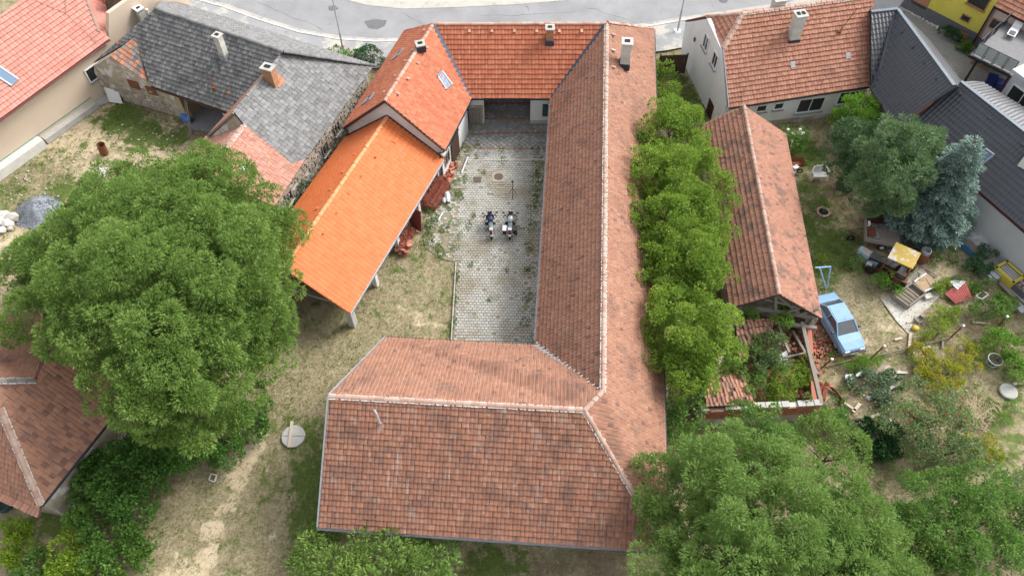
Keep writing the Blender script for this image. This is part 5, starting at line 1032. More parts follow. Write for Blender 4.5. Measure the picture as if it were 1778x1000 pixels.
tree('young_ash', 'slim young tree with upright shoots near the middle of the barn eave', 'tree', base_of(L), L, MT['ash_leaf_pale'], MT['bark'], .09, None, 3, seed=8, **{**ASH, 'sub': .45, 'leaf': (.24, .085), 'per': 140})
ELD = dict(sub=.36, leaf=(.15, .075), per=130, out=.95, up=.3, rand=.7, droop=.12, dens=1.0, shell=(.65, 1.08))
rowg = [('yellow-green tree between barn and white house, nearest the alley gate', [(1160,222,5,1.67),(1190,215,4.5,1.34),(1195,245,4.4,1.45),(1135,250,4.2,1.23),(1165,200,4,1.12),(1165,262,4.6,1.2),(1150,270,4.4,1.34)]),
 ('broad yellow-green tree whose crown reaches over the outbuilding roof top end', [(1130,305,5,1.67),(1180,298,5.2,1.79),(1225,300,4.6,1.56),(1112,345,4.4,1.23),(1160,340,5,1.56),(1170,330,4.6,1.2),(1245,315,4.2,1.00)]),
 ('yellow-green tree in the middle of the row between barn and outbuilding', [(1150,375,5,1.79),(1200,360,5,1.67),(1238,365,4.4,1.34),(1118,405,4.5,1.34),(1180,420,5,1.67),(1160,435,4.4,1.2),(1205,395,4.8,1.3),(1232,425,4.6,1.45)]),
 ('yellow-green tree touching the outbuilding roof near its open gable', [(1150,470,4.6,1.45),(1200,465,4.8,1.67),(1240,470,4.4,1.23),(1170,500,4.3,1.23),(1135,445,4.3,1.12),(1185,520,4.2,1.2),(1215,495,4.2,1.12)]),
 ('big rounded yellow-green tree next to the ruined shed', [(1180,565,5,1.79),(1222,575,5,1.67),(1148,560,4.3,1.23),(1245,605,4.4,1.34),(1200,620,4.8,1.67),(1160,605,4.3,1.23),(1200,655,3.8,1.12),(1180,530,4.4,1.1),(1190,640,3.6,1.1),(1240,555,4,1.00)])]
for i, (lb, q) in enumerate(rowg):
    L = [lob(*t) for t in q]; tree('elder_tree', lb, 'tree', base_of(L), domes(L, (.5, 1.0), 20+i, dens=1.3)+[(u[0], u[1], u[2]-.25, u[3]*.7, u[4]*.7, u[5]*.62) for u in L], MT['elder_leaf'], MT['bark'], .16, 'trees along the barn', 5, seed=20+i, **ELD)
def shrub(name, label, q, m, cat='shrub', seed=1, group=None, stem=True, **kw):
    L = [lob(*t) if len(t) > 2 else t for t in q]; b = base_of(L); b.z = 0; t = thing(name, label, cat, b, group)
    k = dict(sub=.4, leaf=(.15, .085), per=110, out=.7, up=.5, rand=.9, droop=.05, dens=1.1); k.update(kw)
    foliage('foliage', t, m, L, seed=seed, **k)
    mb = MB(); rn = random.Random(seed)
    for l in L[:6]:
        for _ in range(2): e = Vector((l[0]+rn.uniform(-.3,.3)*l[3], l[1]+rn.uniform(-.3,.3)*l[3], l[2]+l[5]*.4)); s_ = Vector((l[0]*.6+b.x*.4, l[1]*.6+b.y*.4, 0)); mb.tube([s_, s_.lerp(e, .6)+Vector((0,0,.08)), e], [.03, .02, .008], 5)
    mb.build('stem', MT['bark'], t)
    return t
shrub('elder_bush', 'young bush growing against the barn beside the brown plank gate', [(1148,128,2.2,.8),(1152,160,2.2,.9),(1160,145,1.6,.8),(1150,178,1.5,.7)], MT['elder_leaf'], seed=31, sub=.45, leaf=(.2,.1))
shrub('undergrowth_bush', 'dark green bush below the yellow-green trees at the barn corner', [(1185,700,2.2,1.0),(1192,735,2.0,1.0),(1178,675,2.4,.9),(1170,745,1.8,.8),(1205,765,1.6,.8)], MT['shrub_leaf'], seed=32, sub=.5, leaf=(.2,.1))
shrub('alley_bush', 'low dark bush in the narrow gap between stone cottage and orange shed', [(533,340,1.1,.7),(525,355,.9,.6),(540,325,1.0,.6)], MT['glossy_leaf'], seed=33)
for lb, q, m in (('flowering rose bush at the foot of the street lamp', [(597,94,.6,.6),(585,92,.5,.5),(610,97,.5,.5)], 'shrub_leaf'), ('dark rose bush between street lamp and farmhouse corner', [(640,97,.7,.8),(652,103,.6,.6),(630,101,.6,.6)], 'glossy_leaf')):
    t = shrub('rose_bush', lb, q, MT[m], seed=34+len(lb), sub=.35, leaf=(.14,.09)); mb = MB(); rn = random.Random(4)
    for _ in range(16):
        l = lob(*q[rn.randrange(len(q))]); a = rn.uniform(0, 6.3); mb.rock((l[0]+math.cos(a)*l[3]*.8, l[1]+math.sin(a)*l[3]*.8, l[2]+l[3]*.6), (.07,.07,.06), 0, rn.random(), rn.randrange(99))
    mb.build('flowers', MT.setdefault('red_petal', plain('red_petal', (.4,.03,.04))), t, kind='stuff')
# bramble and ivy thickets at the lower left
TH = dict(sub=.42, leaf=(.17, .13), per=130, out=.5, up=.7, rand=.8, droop=.05, dens=1.0)
shrub('thicket', 'dark ivy thicket under the big ash beside the dry meadow', [(260,765,1.6,1.2),(320,770,1.5,1.2),(380,755,1.4,1.1),(430,735,1.2,1.0),(440,718,1.0,.8),(300,740,2,1.3),(350,790,1.0,.9),(400,790,.9,.8),(240,790,1.6,1.1),(300,805,1.0,.9)], MT['thicket_leaf'], 'thicket', 41, **TH)
shrub('thicket', 'broad bramble thicket along the hipped barn wall', [(170,830,1.5,1.1),(220,830,1.5,1.2),(255,850,1.0,.9),(180,880,1.4,1.2),(230,890,1.2,1.1),(145,855,1.1,.8),(265,815,1.2,.9),(200,800,1.6,1.0)], MT['thicket_leaf'], 'thicket', 42, **TH)
shrub('thicket', 'bramble thicket at the edge of the dry meadow, below the hipped barn', [(190,935,1.2,1.1),(240,930,1.0,.9),(215,970,1.1,1.0),(150,905,1.0,.9),(250,960,.8,.7),(175,985,1.2,1.0),(215,1010,1,1)], MT['shrub_leaf'], 'thicket', 43, **TH)
shrub('lime_bush', 'bright yellow-green bush in front of the bramble thicket', [(120,960,1.0,.8),(140,985,1.0,.9),(110,990,.9,.7),(165,1000,1.0,.8),(125,938,.8,.5)], MT['lime_leaf'], seed=44, sub=.4, leaf=(.16,.09))
shrub('lime_bush', 'small bright bush on the grass below the hip roof corner', [(33,912,.6,.55),(40,922,.5,.45)], MT['lime_leaf'], seed=45, sub=.3); shrub('lime_bush', 'small bright bush nearest the lower left picture corner', [(20,955,.6,.6),(30,945,.5,.5),(15,968,.4,.4)], MT['lime_leaf'], seed=46, sub=.3)
shrub('weed_clump', 'low weeds growing between stones at the bottom left', [(60,980,.3,.6),(80,970,.3,.5),(95,995,.3,.6),(50,1000,.3,.6)], MT['shrub_leaf'], 'weeds', 47, sub=.3)
# conifers
def conifer(name, label, base, top, r0, m, seed, whorls=22, droop=.35, leaf=(.30,.07), per=24, bare=.06, power=.85, group=None):
    rn = np.random.default_rng(seed); t = thing(name, label, 'tree', flat(base), group); b = np.array(base); tp = np.array(top); PP = []; DD = []; RR = []
    mbr = MB(); mbr.tube([Vector(b), Vector(b+(tp-b)*.5), Vector(tp)], [.2, .12, .02], 9)
    for i in range(whorls):
        f = bare+(1-bare)*(i+rn.uniform(0,.6))/whorls; c = b+(tp-b)*f; rad = r0*(1-f)**power*rn.uniform(.75, 1.12)+.15; nb = int(6+6*(1-f))
        a0 = rn.uniform(0, 6.3)
        for k in range(nb):
            a = a0+6.283*k/nb+rn.uniform(-.2,.2); R_ = rad*rn.uniform(.75, 1.15); d = np.array([math.cos(a), math.sin(a), 0])
            end = c+d*R_+np.array([0,0,-droop*R_*.55+.18*R_])
            if rn.random() < .5: mbr.tube([Vector(c), Vector(c+d*R_*.5+np.array([0,0,.04])), Vector(end)], [.035, .02, .008], 4)
            n = int(per*R_*(R_+1.2)*.9)+6; s = rn.uniform(.12, 1, (n,1))**.7
            p = c+d*R_*s+np.array([0,0,1])*(-droop*.55*R_*s**2+.18*R_*s)
            w = .13+.28*R_*(1-np.abs(s-.45))*.8; pr = np.array([-d[1], d[0], 0]); p = p+pr*rn.uniform(-1,1,(n,1))*w*.75+np.array([0,0,1])*rn.uniform(-.10,.06,(n,1))
            PP.append(p); DD.append(d*.8+pr*rn.uniform(-.9,.9,(n,1))+rn.normal(size=(n,3))*.25+np.array([0,0,.25])); RR.append(np.clip(s[:,0]*.5+rn.random()*.25+rn.random(n)*.25, 0, .999))
    V, F = leaf_quads(np.concatenate(PP), np.concatenate(DD), leaf[0], leaf[1], rn, .05, .15); V[:,2] = np.maximum(V[:,2], .02)
    np_mesh('crown', V, F, np.concatenate(RR), m, t); mbr.build('trunk', MT['bark'], t, smooth=True); return t
bs_ = P(1592,395); conifer('blue_spruce', 'silvery blue spruce in front of the anthracite roof', bs_, Vector((bs_.x+.1, bs_.y+.1, 8.3)), 2.95, MT['spruce_needle'], 51, 26, .4, (.28,.075), 34, .04, .7)
PIN = dict(sub=.36, leaf=(.24, .05), per=150, out=1.2, up=.5, rand=.4, droop=.0, dens=1.0, shell=(.5,1.1), flatten=1.0)
L = [lob(*q) for q in [(1540,255,6,1.5),(1580,245,6.2,1.5),(1610,255,5.4,1.1),(1520,310,4.8,1.5),(1565,305,5.6,1.7),(1510,345,3.2,1.0),(1550,345,3.6,1.1),(1600,290,4.6,1.2),(1560,225,5.2,1.0)]]
tree('pine_tree', 'tall grey-green pine between the bright shrub and the blue spruce', 'tree', base_of(L, 0, -.5), L, MT['pine_needle'], MT['bark'], .2, None, 6, seed=52, **PIN)
L = [lob(*q) for q in [(1478,245,3.6,1.4),(1500,285,3.4,1.4),(1468,295,2.6,1.1),(1455,262,2.6,.9),(1490,325,2.2,1.0),(1515,245,3.2,1.1)]]
tree('pine_tree', 'dark low pine nearest the white garden bench', 'tree', base_of(L), L, MT['dark_pine'], MT['bark'], .16, None, 5, seed=53, **PIN)
shrub('bright_shrub', 'fresh light green shrub against the white house corner', [(1492,190,2.6,1.1),(1512,185,2.4,1.0),(1470,203,2.2,.9),(1505,212,2.0,1.0),(1525,200,1.8,.8),(1455,215,1.5,.7)], MT['fresh_leaf'], seed=54, sub=.4, leaf=(.2,.07), up=.9)
t = shrub('hydrangea', 'white flowering bush beside the white house wall', [(1378,235,.9,.75),(1370,250,.7,.6),(1385,252,.6,.5)], MT['shrub_leaf'], seed=55); mb = MB(); rn = random.Random(2)
for _ in range(9): mb.rock((P(1378,240,.9).x+rn.uniform(-.6,.6), P(1378,240,.9).y+rn.uniform(-.6,.6), 1.35+rn.uniform(-.3,.2)), (.12,.12,.09), 0, rn.random(), rn.randrange(99))
mb.build('flowers', MT['white_paint'], t, kind='stuff')
# garden shrubs on the right
S = [('small_shrub', 'small dark bush on the brown soil under the spruce', [(1535,386,.4,.5)], 'shrub_leaf'), ('small_shrub', 'pale green bush at the foot of the blue spruce', [(1622,425,.6,.8),(1632,435,.5,.6),(1612,432,.4,.6)], 'fresh_leaf'),
 ('round_shrub', 'small round shrub above the white sheet', [(1657,478,.35,.5)], 'dull_leaf'), ('round_shrub', 'small round dark shrub right of the white sheet', [(1670,496,.4,.5)], 'shrub_leaf'), ('small_shrub', 'lime green perennial left of the white sheet', [(1637,497,.45,.5),(1630,505,.3,.35)], 'lime_leaf'), ('round_shrub', 'round shrub in front of the grey box and yellow crate', [(1716,499,.55,.75)], 'dull_leaf'), ('small_shrub', 'light shrub between the round shrubs', [(1688,506,.35,.45)], 'fresh_leaf'),
 ('large_leaf_plant', 'dark glossy large-leaved bush beside the blue planter', [(1703,455,.9,.8),(1715,440,.8,.6),(1690,465,.6,.6),(1712,470,.6,.6)], 'glossy_leaf'), ('large_round_shrub', 'largest round green shrub by the garden path', [(1725,535,1.0,1.2),(1745,530,.9,.9),(1705,540,.7,.8)], 'shrub_leaf'),
 ('golden_perennials', 'bright golden-green perennial clump below the dusty concrete', [(1630,545,.4,.6),(1650,538,.4,.5),(1662,545,.35,.45),(1622,560,.35,.5)], 'lime_leaf'), ('golden_perennials', 'bright golden-green clump just above the wire fence', [(1610,580,.4,.5),(1632,578,.4,.5),(1645,570,.35,.45),(1598,590,.3,.4)], 'lime_leaf'),
 ('raspberry_bed', 'large bed of yellowing raspberry bushes below the wire fence', [(1600,610,.6,.7),(1620,622,.6,.6),(1612,640,.6,.6),(1632,636,.7,.7),(1655,650,.7,.8),(1640,618,.5,.5),(1672,632,.6,.6),(1605,655,.6,.6),(1628,664,.6,.7),(1650,668,.5,.5),(1690,612,.5,.6),(1675,600,.5,.5),(1690,640,.5,.5),(1590,620,.6,.6)], 'yellow_leaf'), ('green_bushes', 'dense green bushes at the right beside the old wheel', [(1745,600,.9,1.0),(1770,610,1.0,1.1),(1730,585,.7,.8),(1765,640,.9,.9),(1720,600,.6,.7),(1790,630,1,1)], 'fresh_leaf'),
 ('yellow_bush', 'yellow flowering bush at the end of the bare soil strip', [(1690,770,.7,.7),(1710,765,.6,.6),(1725,780,.6,.6),(1700,790,.6,.7)], 'yellow_leaf'),
 ('weed_clump', 'low green weeds at the left of the blue frame legs', [(1424,455,.3,.45)], 'lime_leaf'), ('overgrowth', 'green shoots climbing over the old tractor', [(1530,490,.9,.65),(1548,500,.8,.6),(1540,480,1.2,.5)], 'fresh_leaf'), ('overgrowth', 'wild shoots beside the detached tractor bonnet', [(1487,452,.5,.55),(1480,465,.4,.5)], 'shrub_leaf'), ('small_shrub', 'small bushes growing on the sandy bed in front of the spruce', [(1632,452,.35,.45),(1650,445,.35,.45)], 'shrub_leaf'), ('ivy_bush', 'ivy covered bush below the end of the ruined shed wall', [(1420,722,1.0,.9),(1450,735,1.0,.9),(1470,725,.8,.7)], 'thicket_leaf')]
for i, (nm, lb, q, m) in enumerate(S): shrub(nm, lb, [(a, b, z*.8, r*.78, r*.55) for a, b, z, r in q], MT[m], 'shrub', 60+i, sub=.27, leaf=(.13,.07), per=85)
FT = dict(sub=.45, leaf=(.15, .085), per=140, out=.7, up=.4, rand=.9, droop=.05, dens=1.05, gap=.08)
for i, (lb, q, m, g) in enumerate([('leafy tree in front of the ruined shed brick wall', [(1295,735,2.4,1.2),(1335,735,2.4,1.1),(1270,765,2.0,1.0),(1315,775,2.0,1.0),(1360,760,1.6,.8)], 'shrub_leaf', 0), ('round green tree overgrown with bindweed at the garden edge', [(1430,760,2.4,1.2),(1465,780,2.4,1.2),(1405,785,2.0,1.0),(1480,810,1.8,.9)], 'ash_leaf', 0),
  ('sparse apple tree with small red apples in the vegetable garden', [(1580,695,1.6,1.1),(1610,720,1.8,1.3),(1640,740,1.7,1.2),(1570,740,1.5,1.2),(1600,760,1.5,1.2),(1650,710,1.4,.9)], 'dull_leaf', .25), ('pale leaved fruit bush above the watermark-free garden corner', [(1640,785,1.3,1.0),(1670,790,1.2,.9),(1610,790,1.2,.9),(1680,760,1.2,.8)], 'dull_leaf', .2),
  ('dark fruit tree left in the bottom right garden', [(1600,880,2.4,1.5),(1640,860,2.4,1.4),(1580,930,2.2,1.4),(1630,920,2.6,1.6)], 'shrub_leaf', .1), ('dark fruit tree in the middle of the bottom right garden', [(1710,850,2.4,1.4),(1690,900,2.6,1.6),(1740,880,2.3,1.3),(1660,960,2.4,1.6),(1720,960,2.4,1.6)], 'shrub_leaf', .1), ('loose bushy tree at the right edge of the bottom garden', [(1770,850,1.8,1.2),(1780,910,2,1.4),(1775,970,2,1.4),(1800,880,2,1.4)], 'dull_leaf', .2), ('green tree at the bottom edge beside the pale ash', [(1590,985,2.4,1.5),(1560,1010,2.2,1.4),(1640,1010,2.4,1.5)], 'ash_leaf', .05)]):
    lb = lb.replace('above the watermark-free garden corner', 'next to the yellow flowering bush')
    L = [lob(*t) for t in q]; tr = tree('fruit_tree', lb, 'tree', base_of(L), L, MT[m], MT['bark'], .11, None, 5, seed=90+i, **{**FT, 'gap': g})
    if 'apple' in lb:
        mb = MB(); rn = random.Random(3)
        for _ in range(90): l = L[rn.randrange(len(L))]; a = rn.uniform(0, 6.3); c_ = rn.uniform(.2, 1); mb.rock((l[0]+math.cos(a)*l[3]*c_, l[1]+math.sin(a)*l[3]*c_, l[2]+l[5]*.9), (.05,.05,.05), 0, 0, rn.randrange(99))
        mb.build('apples', MT.setdefault('apple', plain('apple_red', (.35,.05,.03))), tr, kind='stuff')
shrub('pumpkin_patch', 'dark creeping pumpkin plants on the garden soil', [(1500,745,.2,.6),(1520,760,.2,.6),(1545,755,.2,.6),(1510,785,.2,.55),(1560,770,.2,.6),(1495,765,.2,.5),(1530,780,.2,.5)], MT['glossy_leaf'], 'plants', 110, sub=.3, leaf=(.22,.2), per=40, up=1.0)
rn = random.Random(9)
for i, (x, y, w) in enumerate([(1500,650,'by the pale fence rubble'),(1512,660,'upper left in the bed'),(1525,655,'in the upper middle of the bed'),(1538,662,'upper right in the bed'),(1550,652,'nearest the golden clump'),(1495,670,'left of the long white slab'),(1530,672,'above the long white slab'),(1518,682,'between the two white slabs'),(1527,705,'below the small white slab'),(1540,700,'right of the small white slab'),(1565,665,'nearest the raspberry bed'),(1480,668,'nearest the ruined shed')]):
    shrub('cabbage_plant', 'blue-green cabbage plant '+w, [(x, y, .18, rn.uniform(.22,.36))], MT['cabbage_leaf'], 'vegetable', 120+i, group='cabbages in the vegetable bed', sub=.22, leaf=(.2,.15), per=34)
p0, p1 = P(1468,636), P(1514,630); LL = [(p0.x+(p1.x-p0.x)*k/5, p0.y+(p1.y-p0.y)*k/5, .15, .35, .4, .25) for k in range(6)]
t = thing('carrot_row', 'dense row of feathery green carrot tops along the wire fence', 'vegetable', flat(p0.lerp(p1,.5))); foliage('foliage', t, MT['fresh_leaf'], LL, seed=140, sub=.25, leaf=(.16,.03), per=120, up=1.1)
for i, (x, y, lb) in enumerate([(1642,58,'dark little bush in the bed along the yellow house'),(1655,66,'larger dark bush in the bed along the yellow house'),(1672,78,'small green plants by the grill at the pink house'),(1685,86,'green plants at the corner under the terrace')]): shrub('border_bush', lb, [(x, y, .35, .5)], MT['glossy_leaf' if i < 2 else 'shrub_leaf'], 'shrub', 150+i, sub=.28)

# ---- grass as single blades, sparse over the dry meadow and thick in the green patches
def grass():
    rn = np.random.default_rng(5); n = 330000; X = rn.uniform(-40, 44, n); Y = rn.uniform(9, 60, n)
    keep = (np.abs(X) < .76*(Y+17)) ; X, Y = X[keep], Y[keep]; M = mask_at(X, Y)
    nz = np.array([mnoise.noise((x*.7, y*.7, 0)) for x, y in zip(X, Y)])
    g = np.clip(M[:,0]*1.5+nz*.5-.1, 0, 1); bare = np.clip(M[:,1]+M[:,2]*.8+nz*.3, 0, 1); p = np.clip(.35+g*.9-bare*.55, 0.02, 1)
    for poly in GRASS_OUT:
        xs = [q[0] for q in poly]; ys = [q[1] for q in poly]; bb = (X > min(xs)) & (X < max(xs)) & (Y > min(ys)) & (Y < max(ys))
        ix = np.nonzero(bb)[0]; ins = np.array([inside(poly, X[i], Y[i]) for i in ix], bool) if len(ix) else np.zeros(0, bool); p[ix[ins]] = 0
    k = rn.random(len(X)) < p; X, Y, g = X[k], Y[k], g[k]; green = rn.random(len(X)) < np.clip(g*1.2-.05+.12, 0, 1)
    for nm, mt, sel, hh in (('grass', MT['grass_blade'], green, .14), ('dry_grass', MT['straw_blade'], ~green, .12)):
        x, y = X[sel], Y[sel]; m = len(x); pos = np.stack([x, y, np.full(m, -.03)], 1); d = np.stack([rn.normal(size=m)*.75, rn.normal(size=m)*.75, np.full(m, .75)], 1)
        V, F = leaf_quads(pos, d, hh, .05, rn, .15); np_mesh(nm, V, F, rn.random(m), mt, None, 'stuff')
    # tufts in the joints of the courtyard
    T = []
    for x, y, r in [(930,262,.5),(932,285,.6),(930,312,.7),(927,340,.6),(925,365,.5),(922,392,.5),(828,272,.25),(873,280,.3),(808,310,.3),(795,335,.3),(803,343,.2),(780,362,.25),(822,375,.25),(813,392,.35),(845,268,.2),(918,430,.4),(918,470,.4),(915,515,.4),(912,560,.4),(818,460,.2),(850,520,.2),(880,470,.2),(800,255,.4),(830,252,.4),(900,256,.4),(770,400,.4),(760,430,.4),(785,290,.7),(775,320,.7),(765,345,.7),(755,375,.6),(745,395,.6),(742,418,.6),(765,440,.5),(790,270,.5),(812,262,.4),(930,590,.4),(792,480,.35),(789,520,.35),(787,560,.35),(934,300,.5),(936,325,.5),(932,350,.5),(870,262,.3),(840,300,.2)]:
        p_ = P(x, y); kk = int(230*r); a = rn.uniform(0, 6.3, kk); q = rn.random(kk)**.6*r; T.append(np.stack([p_.x+np.cos(a)*q*.8, p_.y+np.sin(a)*q*1.3, np.full(kk, .0)], 1))
    T = np.concatenate(T); m = len(T); V, F = leaf_quads(T, np.stack([rn.normal(size=m), rn.normal(size=m), np.full(m, .8)], 1), .16, .05, rn, .1); np_mesh('joint_weeds', V, F, rn.random(m), MT['grass_blade'], None, 'stuff')
grass()
rn = random.Random(77); WL = []
for (x0, x1, y0, y1, n) in ((1430,1620,615,790,80),(1600,1778,540,740,60),(1560,1700,430,520,30),(1380,1480,260,560,45),(1480,1778,790,1000,70),(0,330,200,430,45),(740,800,270,440,30)):
    for _ in range(n):
        b = P(rn.uniform(x0, x1), rn.uniform(y0, y1)); r = rn.uniform(.1, .26); WL.append((b.x, b.y, r*.4, r, r, r*.6))
foliage('weeds', None, MT['shrub_leaf'], WL, seed=77, sub=.16, leaf=(.11,.05), per=26, up=.9, kind='stuff', dens=.8)
# ================================================================ OBJECTS
def px_dir(a, b): d = P(*b)-P(*a); d.z = 0; return d.normalized()
def angle_of(d): return math.atan2(d.y, d.x)
# ---- motorcycles (built facing +x, standing on the side stand)
MT['rubber'] = plain('black_rubber', (.012,.012,.013), .8); MT['silver'] = plain('silver_grey_paint', (.36,.38,.40), .3, .2, .5, .05, .3); MT['black_plastic'] = plain('black_plastic', (.02,.02,.022), .5); MT['seat_grey'] = plain('slate_grey_seat', (.12,.15,.17), .7); MT['chrome'] = plain('bright_metal', (.6,.6,.6), .25, .9); MT['lens'] = plain('headlight_lens', (.6,.62,.64), .15); MT['red_lens'] = plain('red_lamp', (.35,.02,.02), .3); MT['navy'] = plain('dark_blue_paint', (.02,.03,.08), .35)
def ring(mb, c, R, r, n=22, k=7, m=0):
    V = []; F = []
    for i in range(n):
        a = 2*math.pi*i/n
        for j in range(k): b = 2*math.pi*j/k; q = R+r*math.cos(b); V.append((c[0]+q*math.cos(a), c[1]+r*.95*math.sin(b), c[2]+q*math.sin(a)))
    for i in range(n):
        for j in range(k): F.append((i*k+j, i*k+(j+1)%k, ((i+1)%n)*k+(j+1)%k, ((i+1)%n)*k+j))
    mb.mesh(V, F, m)
def loft(mb, secs, m=0, close=True):
    k = len(secs[0]); V = [p for s in secs for p in s]; F = []
    for i in range(len(secs)-1):
        for j in range(k): F.append((i*k+j, i*k+(j+1)%k, (i+1)*k+(j+1)%k, (i+1)*k+j))
    if close: F.append(tuple(range(k))[::-1]); F.append(tuple(range((len(secs)-1)*k, len(secs)*k)))
    mb.mesh(V, F, m)
def oval(x, z, w, h, n=10, y=0, p=2.4):
    out = []
    for i in range(n):
        a = 2*math.pi*i/n; c, s = math.cos(a), math.sin(a); out.append((x, y+w*math.copysign(abs(c)**(2/p), c), z+h*math.copysign(abs(s)**(2/p), s)))
    return out
def motorcycle(label, at, rz, boxes):
    t = thing('motorcycle', label, 'motorcycle', at, 'motorcycles parked in the courtyard', rz)
    for x, R in ((.76,.30),(-.76,.29)):
        mb = MB(); ring(mb, (x,0,R+.02), R-.06, .075); w = mb.build('wheel', MT['rubber'], t, True); mb = MB()
        ring(mb, (x,0,R+.02), R-.13, .018, 18, 5)
        for k in range(8): a = k*math.pi/4; mb.tube([(x,0,R+.02),(x+(R-.13)*math.cos(a),0,R+.02+(R-.13)*math.sin(a))], .012, 4)
        mb.lathe([(.05,-.07),(.05,.07)], (x,0,R+.02), 10, M=Matrix.Rotation(math.pi/2, 3, 'X')); mb.lathe([(.14,-.005),(.14,.005)], (x,.09,R+.02), 14, M=Matrix.Rotation(math.pi/2, 3, 'X')); mb.build('rim', MT['chrome'], w)
    mb = MB()
    for s in (-1, 1): mb.tube([(.74,s*.09,.34),(.52,s*.09,.98)], .028, 7)
    mb.build('fork', MT['black_plastic'], t)
    mb = MB(); mb.tube([(.48,0,.92),(.1,0,.62),(-.3,0,.72),(-.62,0,.80)], .04, 7); mb.tube([(.46,0,.85),(.3,0,.4),(-.2,0,.34),(-.74,0,.31)], .035, 7); mb.tube([(-.2,0,.5),(-.76,.1,.31)], .04, 7); mb.build('frame', MT['black_plastic'], t)
    mb = MB(); mb.box((.12,0,.46), (.44,.36,.38), taper=.85)
    for s in (-1, 1): mb.lathe([(.11,0),(.12,.1),(.07,.2)], (.14,s*.16,.5), 12, M=Matrix.Rotation(-s*math.pi/2, 3, 'X'))
    mb.build('engine', MT['black_plastic'], t)
    mb = MB(); loft(mb, [oval(.46,.92,.10,.12), oval(.32,.98,.20,.14), oval(.12,.97,.21,.14), oval(-.06,.90,.13,.10)]); mb.build('fuel_tank', MT['silver'] if boxes else MT['navy'], t, True)
    mb = MB()
    for s in (-1, 1): mb.mesh([(.62,s*.06,1.0),(.40,s*.27,1.0),(.30,s*.29,.78),(.52,s*.12,.68),(.14,s*.24,.86)], [(0,1,2,3),(1,4,2)]); mb.mesh([(.61,s*.05,.99),(.39,s*.25,.99),(.29,s*.27,.77),(.51,s*.1,.67),(.13,s*.22,.85)], [(3,2,1,0),(2,4,1)])
    mb.build('side_panel', MT['navy'] if not boxes else MT['silver'], t)
    mb = MB(); loft(mb, [oval(.92,.86,.03,.03), oval(.78,.93,.08,.06), oval(.62,1.0,.12,.08)]); mb.build('front_beak', MT['silver'], t, True)
    mb = MB(); mb.slab([(.60,-.17,1.02),(.60,.17,1.02),(.46,.14,1.36),(.46,-.14,1.36)], (.012,0,.004)); mb.build('windscreen', MT['black_plastic'], t)
    mb = MB(); mb.lathe([(.085,0),(.075,.05)], (.70,0,.93), 12, M=Matrix.Rotation(math.pi/2, 3, 'Y')); mb.build('headlight', MT['lens'], t)
    mb = MB(); mb.tube([(.30,.44,1.04),(.40,.36,1.10),(.44,.1,1.06),(.44,-.1,1.06),(.40,-.36,1.10),(.30,-.44,1.04)], .02, 7)
    for s in (-1, 1): mb.tube([(.36,s*.30,1.09),(.27,s*.47,1.03)], .032, 7)
    hb = mb.build('handlebar', MT['black_plastic'], t)
    for s in (-1, 1): mb = MB(); mb.tube([(.38,s*.36,1.1),(.42,s*.44,1.27)], .012, 5); mb.box((.42,s*.47,1.29), (.04,.17,.10)); mb.build('mirror', MT['black_plastic'], hb)
    mb = MB(); loft(mb, [oval(-.04,.88,.10,.05), oval(-.2,.86,.17,.05), oval(-.45,.90,.16,.055), oval(-.66,.95,.11,.05)]); mb.build('seat', MT['seat_grey'], t, True)
    mb = MB(); mb.tube([(-.58,.13,.98),(-.86,.11,1.02),(-.86,-.11,1.02),(-.58,-.13,.98)], .018, 6); mb.box((-.72,0,.985), (.25,.2,.02)); mb.build('luggage_rack', MT['chrome'], t)
    mb = MB(); mb.slab([(-.62,-.08,.86),(-.62,.08,.86),(-1.05,.08,.66),(-1.05,-.08,.66)], (0,0,.02)); mb.build('rear_mudguard', MT['black_plastic'], t); mb = MB(); mb.box((-1.06,0,.66), (.03,.17,.16)); mb.build('plate', MT['white_paint'], t); mb = MB(); mb.box((-.9,0,.86), (.05,.16,.06)); mb.build('tail_lamp', MT['red_lens'], t)
    mb = MB(); mb.tube([(.25,-.14,.3),(-.2,-.17,.3),(-.45,-.2,.44)], .03, 7); mb.tube([(-.45,-.2,.44),(-.86,-.21,.60)], .06, 9); mb.build('exhaust', MT['chrome'], t)
    mb = MB(); mb.tube([(-.05,.14,.32),(-.12,.34,.01)], .016, 6); mb.build('side_stand', MT['black_plastic'], t)
    if boxes:
        for s, k in ((1,'white_paint'),(-1,'black_plastic')):
            mb = MB(); mb.box((-.62,s*.36,.70), (.46,.26,.40), taper=.94); b = mb.build('pannier', MT['black_plastic'], t); mb = MB(); mb.box((-.62,s*.36,.93), (.46,.27,.07), taper=.93); mb.build('lid', MT[k], b)
    else:
        mb = MB(); mb.slab([(-.5,.02,.985),(-.98,-.04,.80),(-.98,-.12,.80),(-.5,-.1,.985)], (0,0,.03)); mb.build('side_trim', MT['silver'], t)
    t.rotation_euler = (math.radians(-7)*0, 0, rz)
    return t
motorcycle('grey and navy motorcycle without luggage boxes, left of the pair', P(852,399), math.pi/2+.10, False)
motorcycle('silver motorcycle with white and black side boxes, right of the pair', P(886,399), math.pi/2-.04, True)
# ---- tripod on the setts
b = P(890,341); t = thing('tripod', 'slim black camera tripod standing alone on the courtyard setts', 'tripod', b)
for k in range(3): a = k*2.09+.5; mb = MB(); mb.tube([b+Vector((.33*math.cos(a), .33*math.sin(a), .02)), b+Vector((0,0,.85))], .02, 6); mb.build('leg', MT['black_plastic'], t)
mb = MB(); mb.tube([b+Vector((0,0,.6)), b+Vector((0,0,1.5))], .022, 6); mb.build('column', MT['black_plastic'], t); mb = MB(); mb.box(b+Vector((0,0,1.52)), (.14,.1,.1)); mb.build('head', MT['black_plastic'], t)
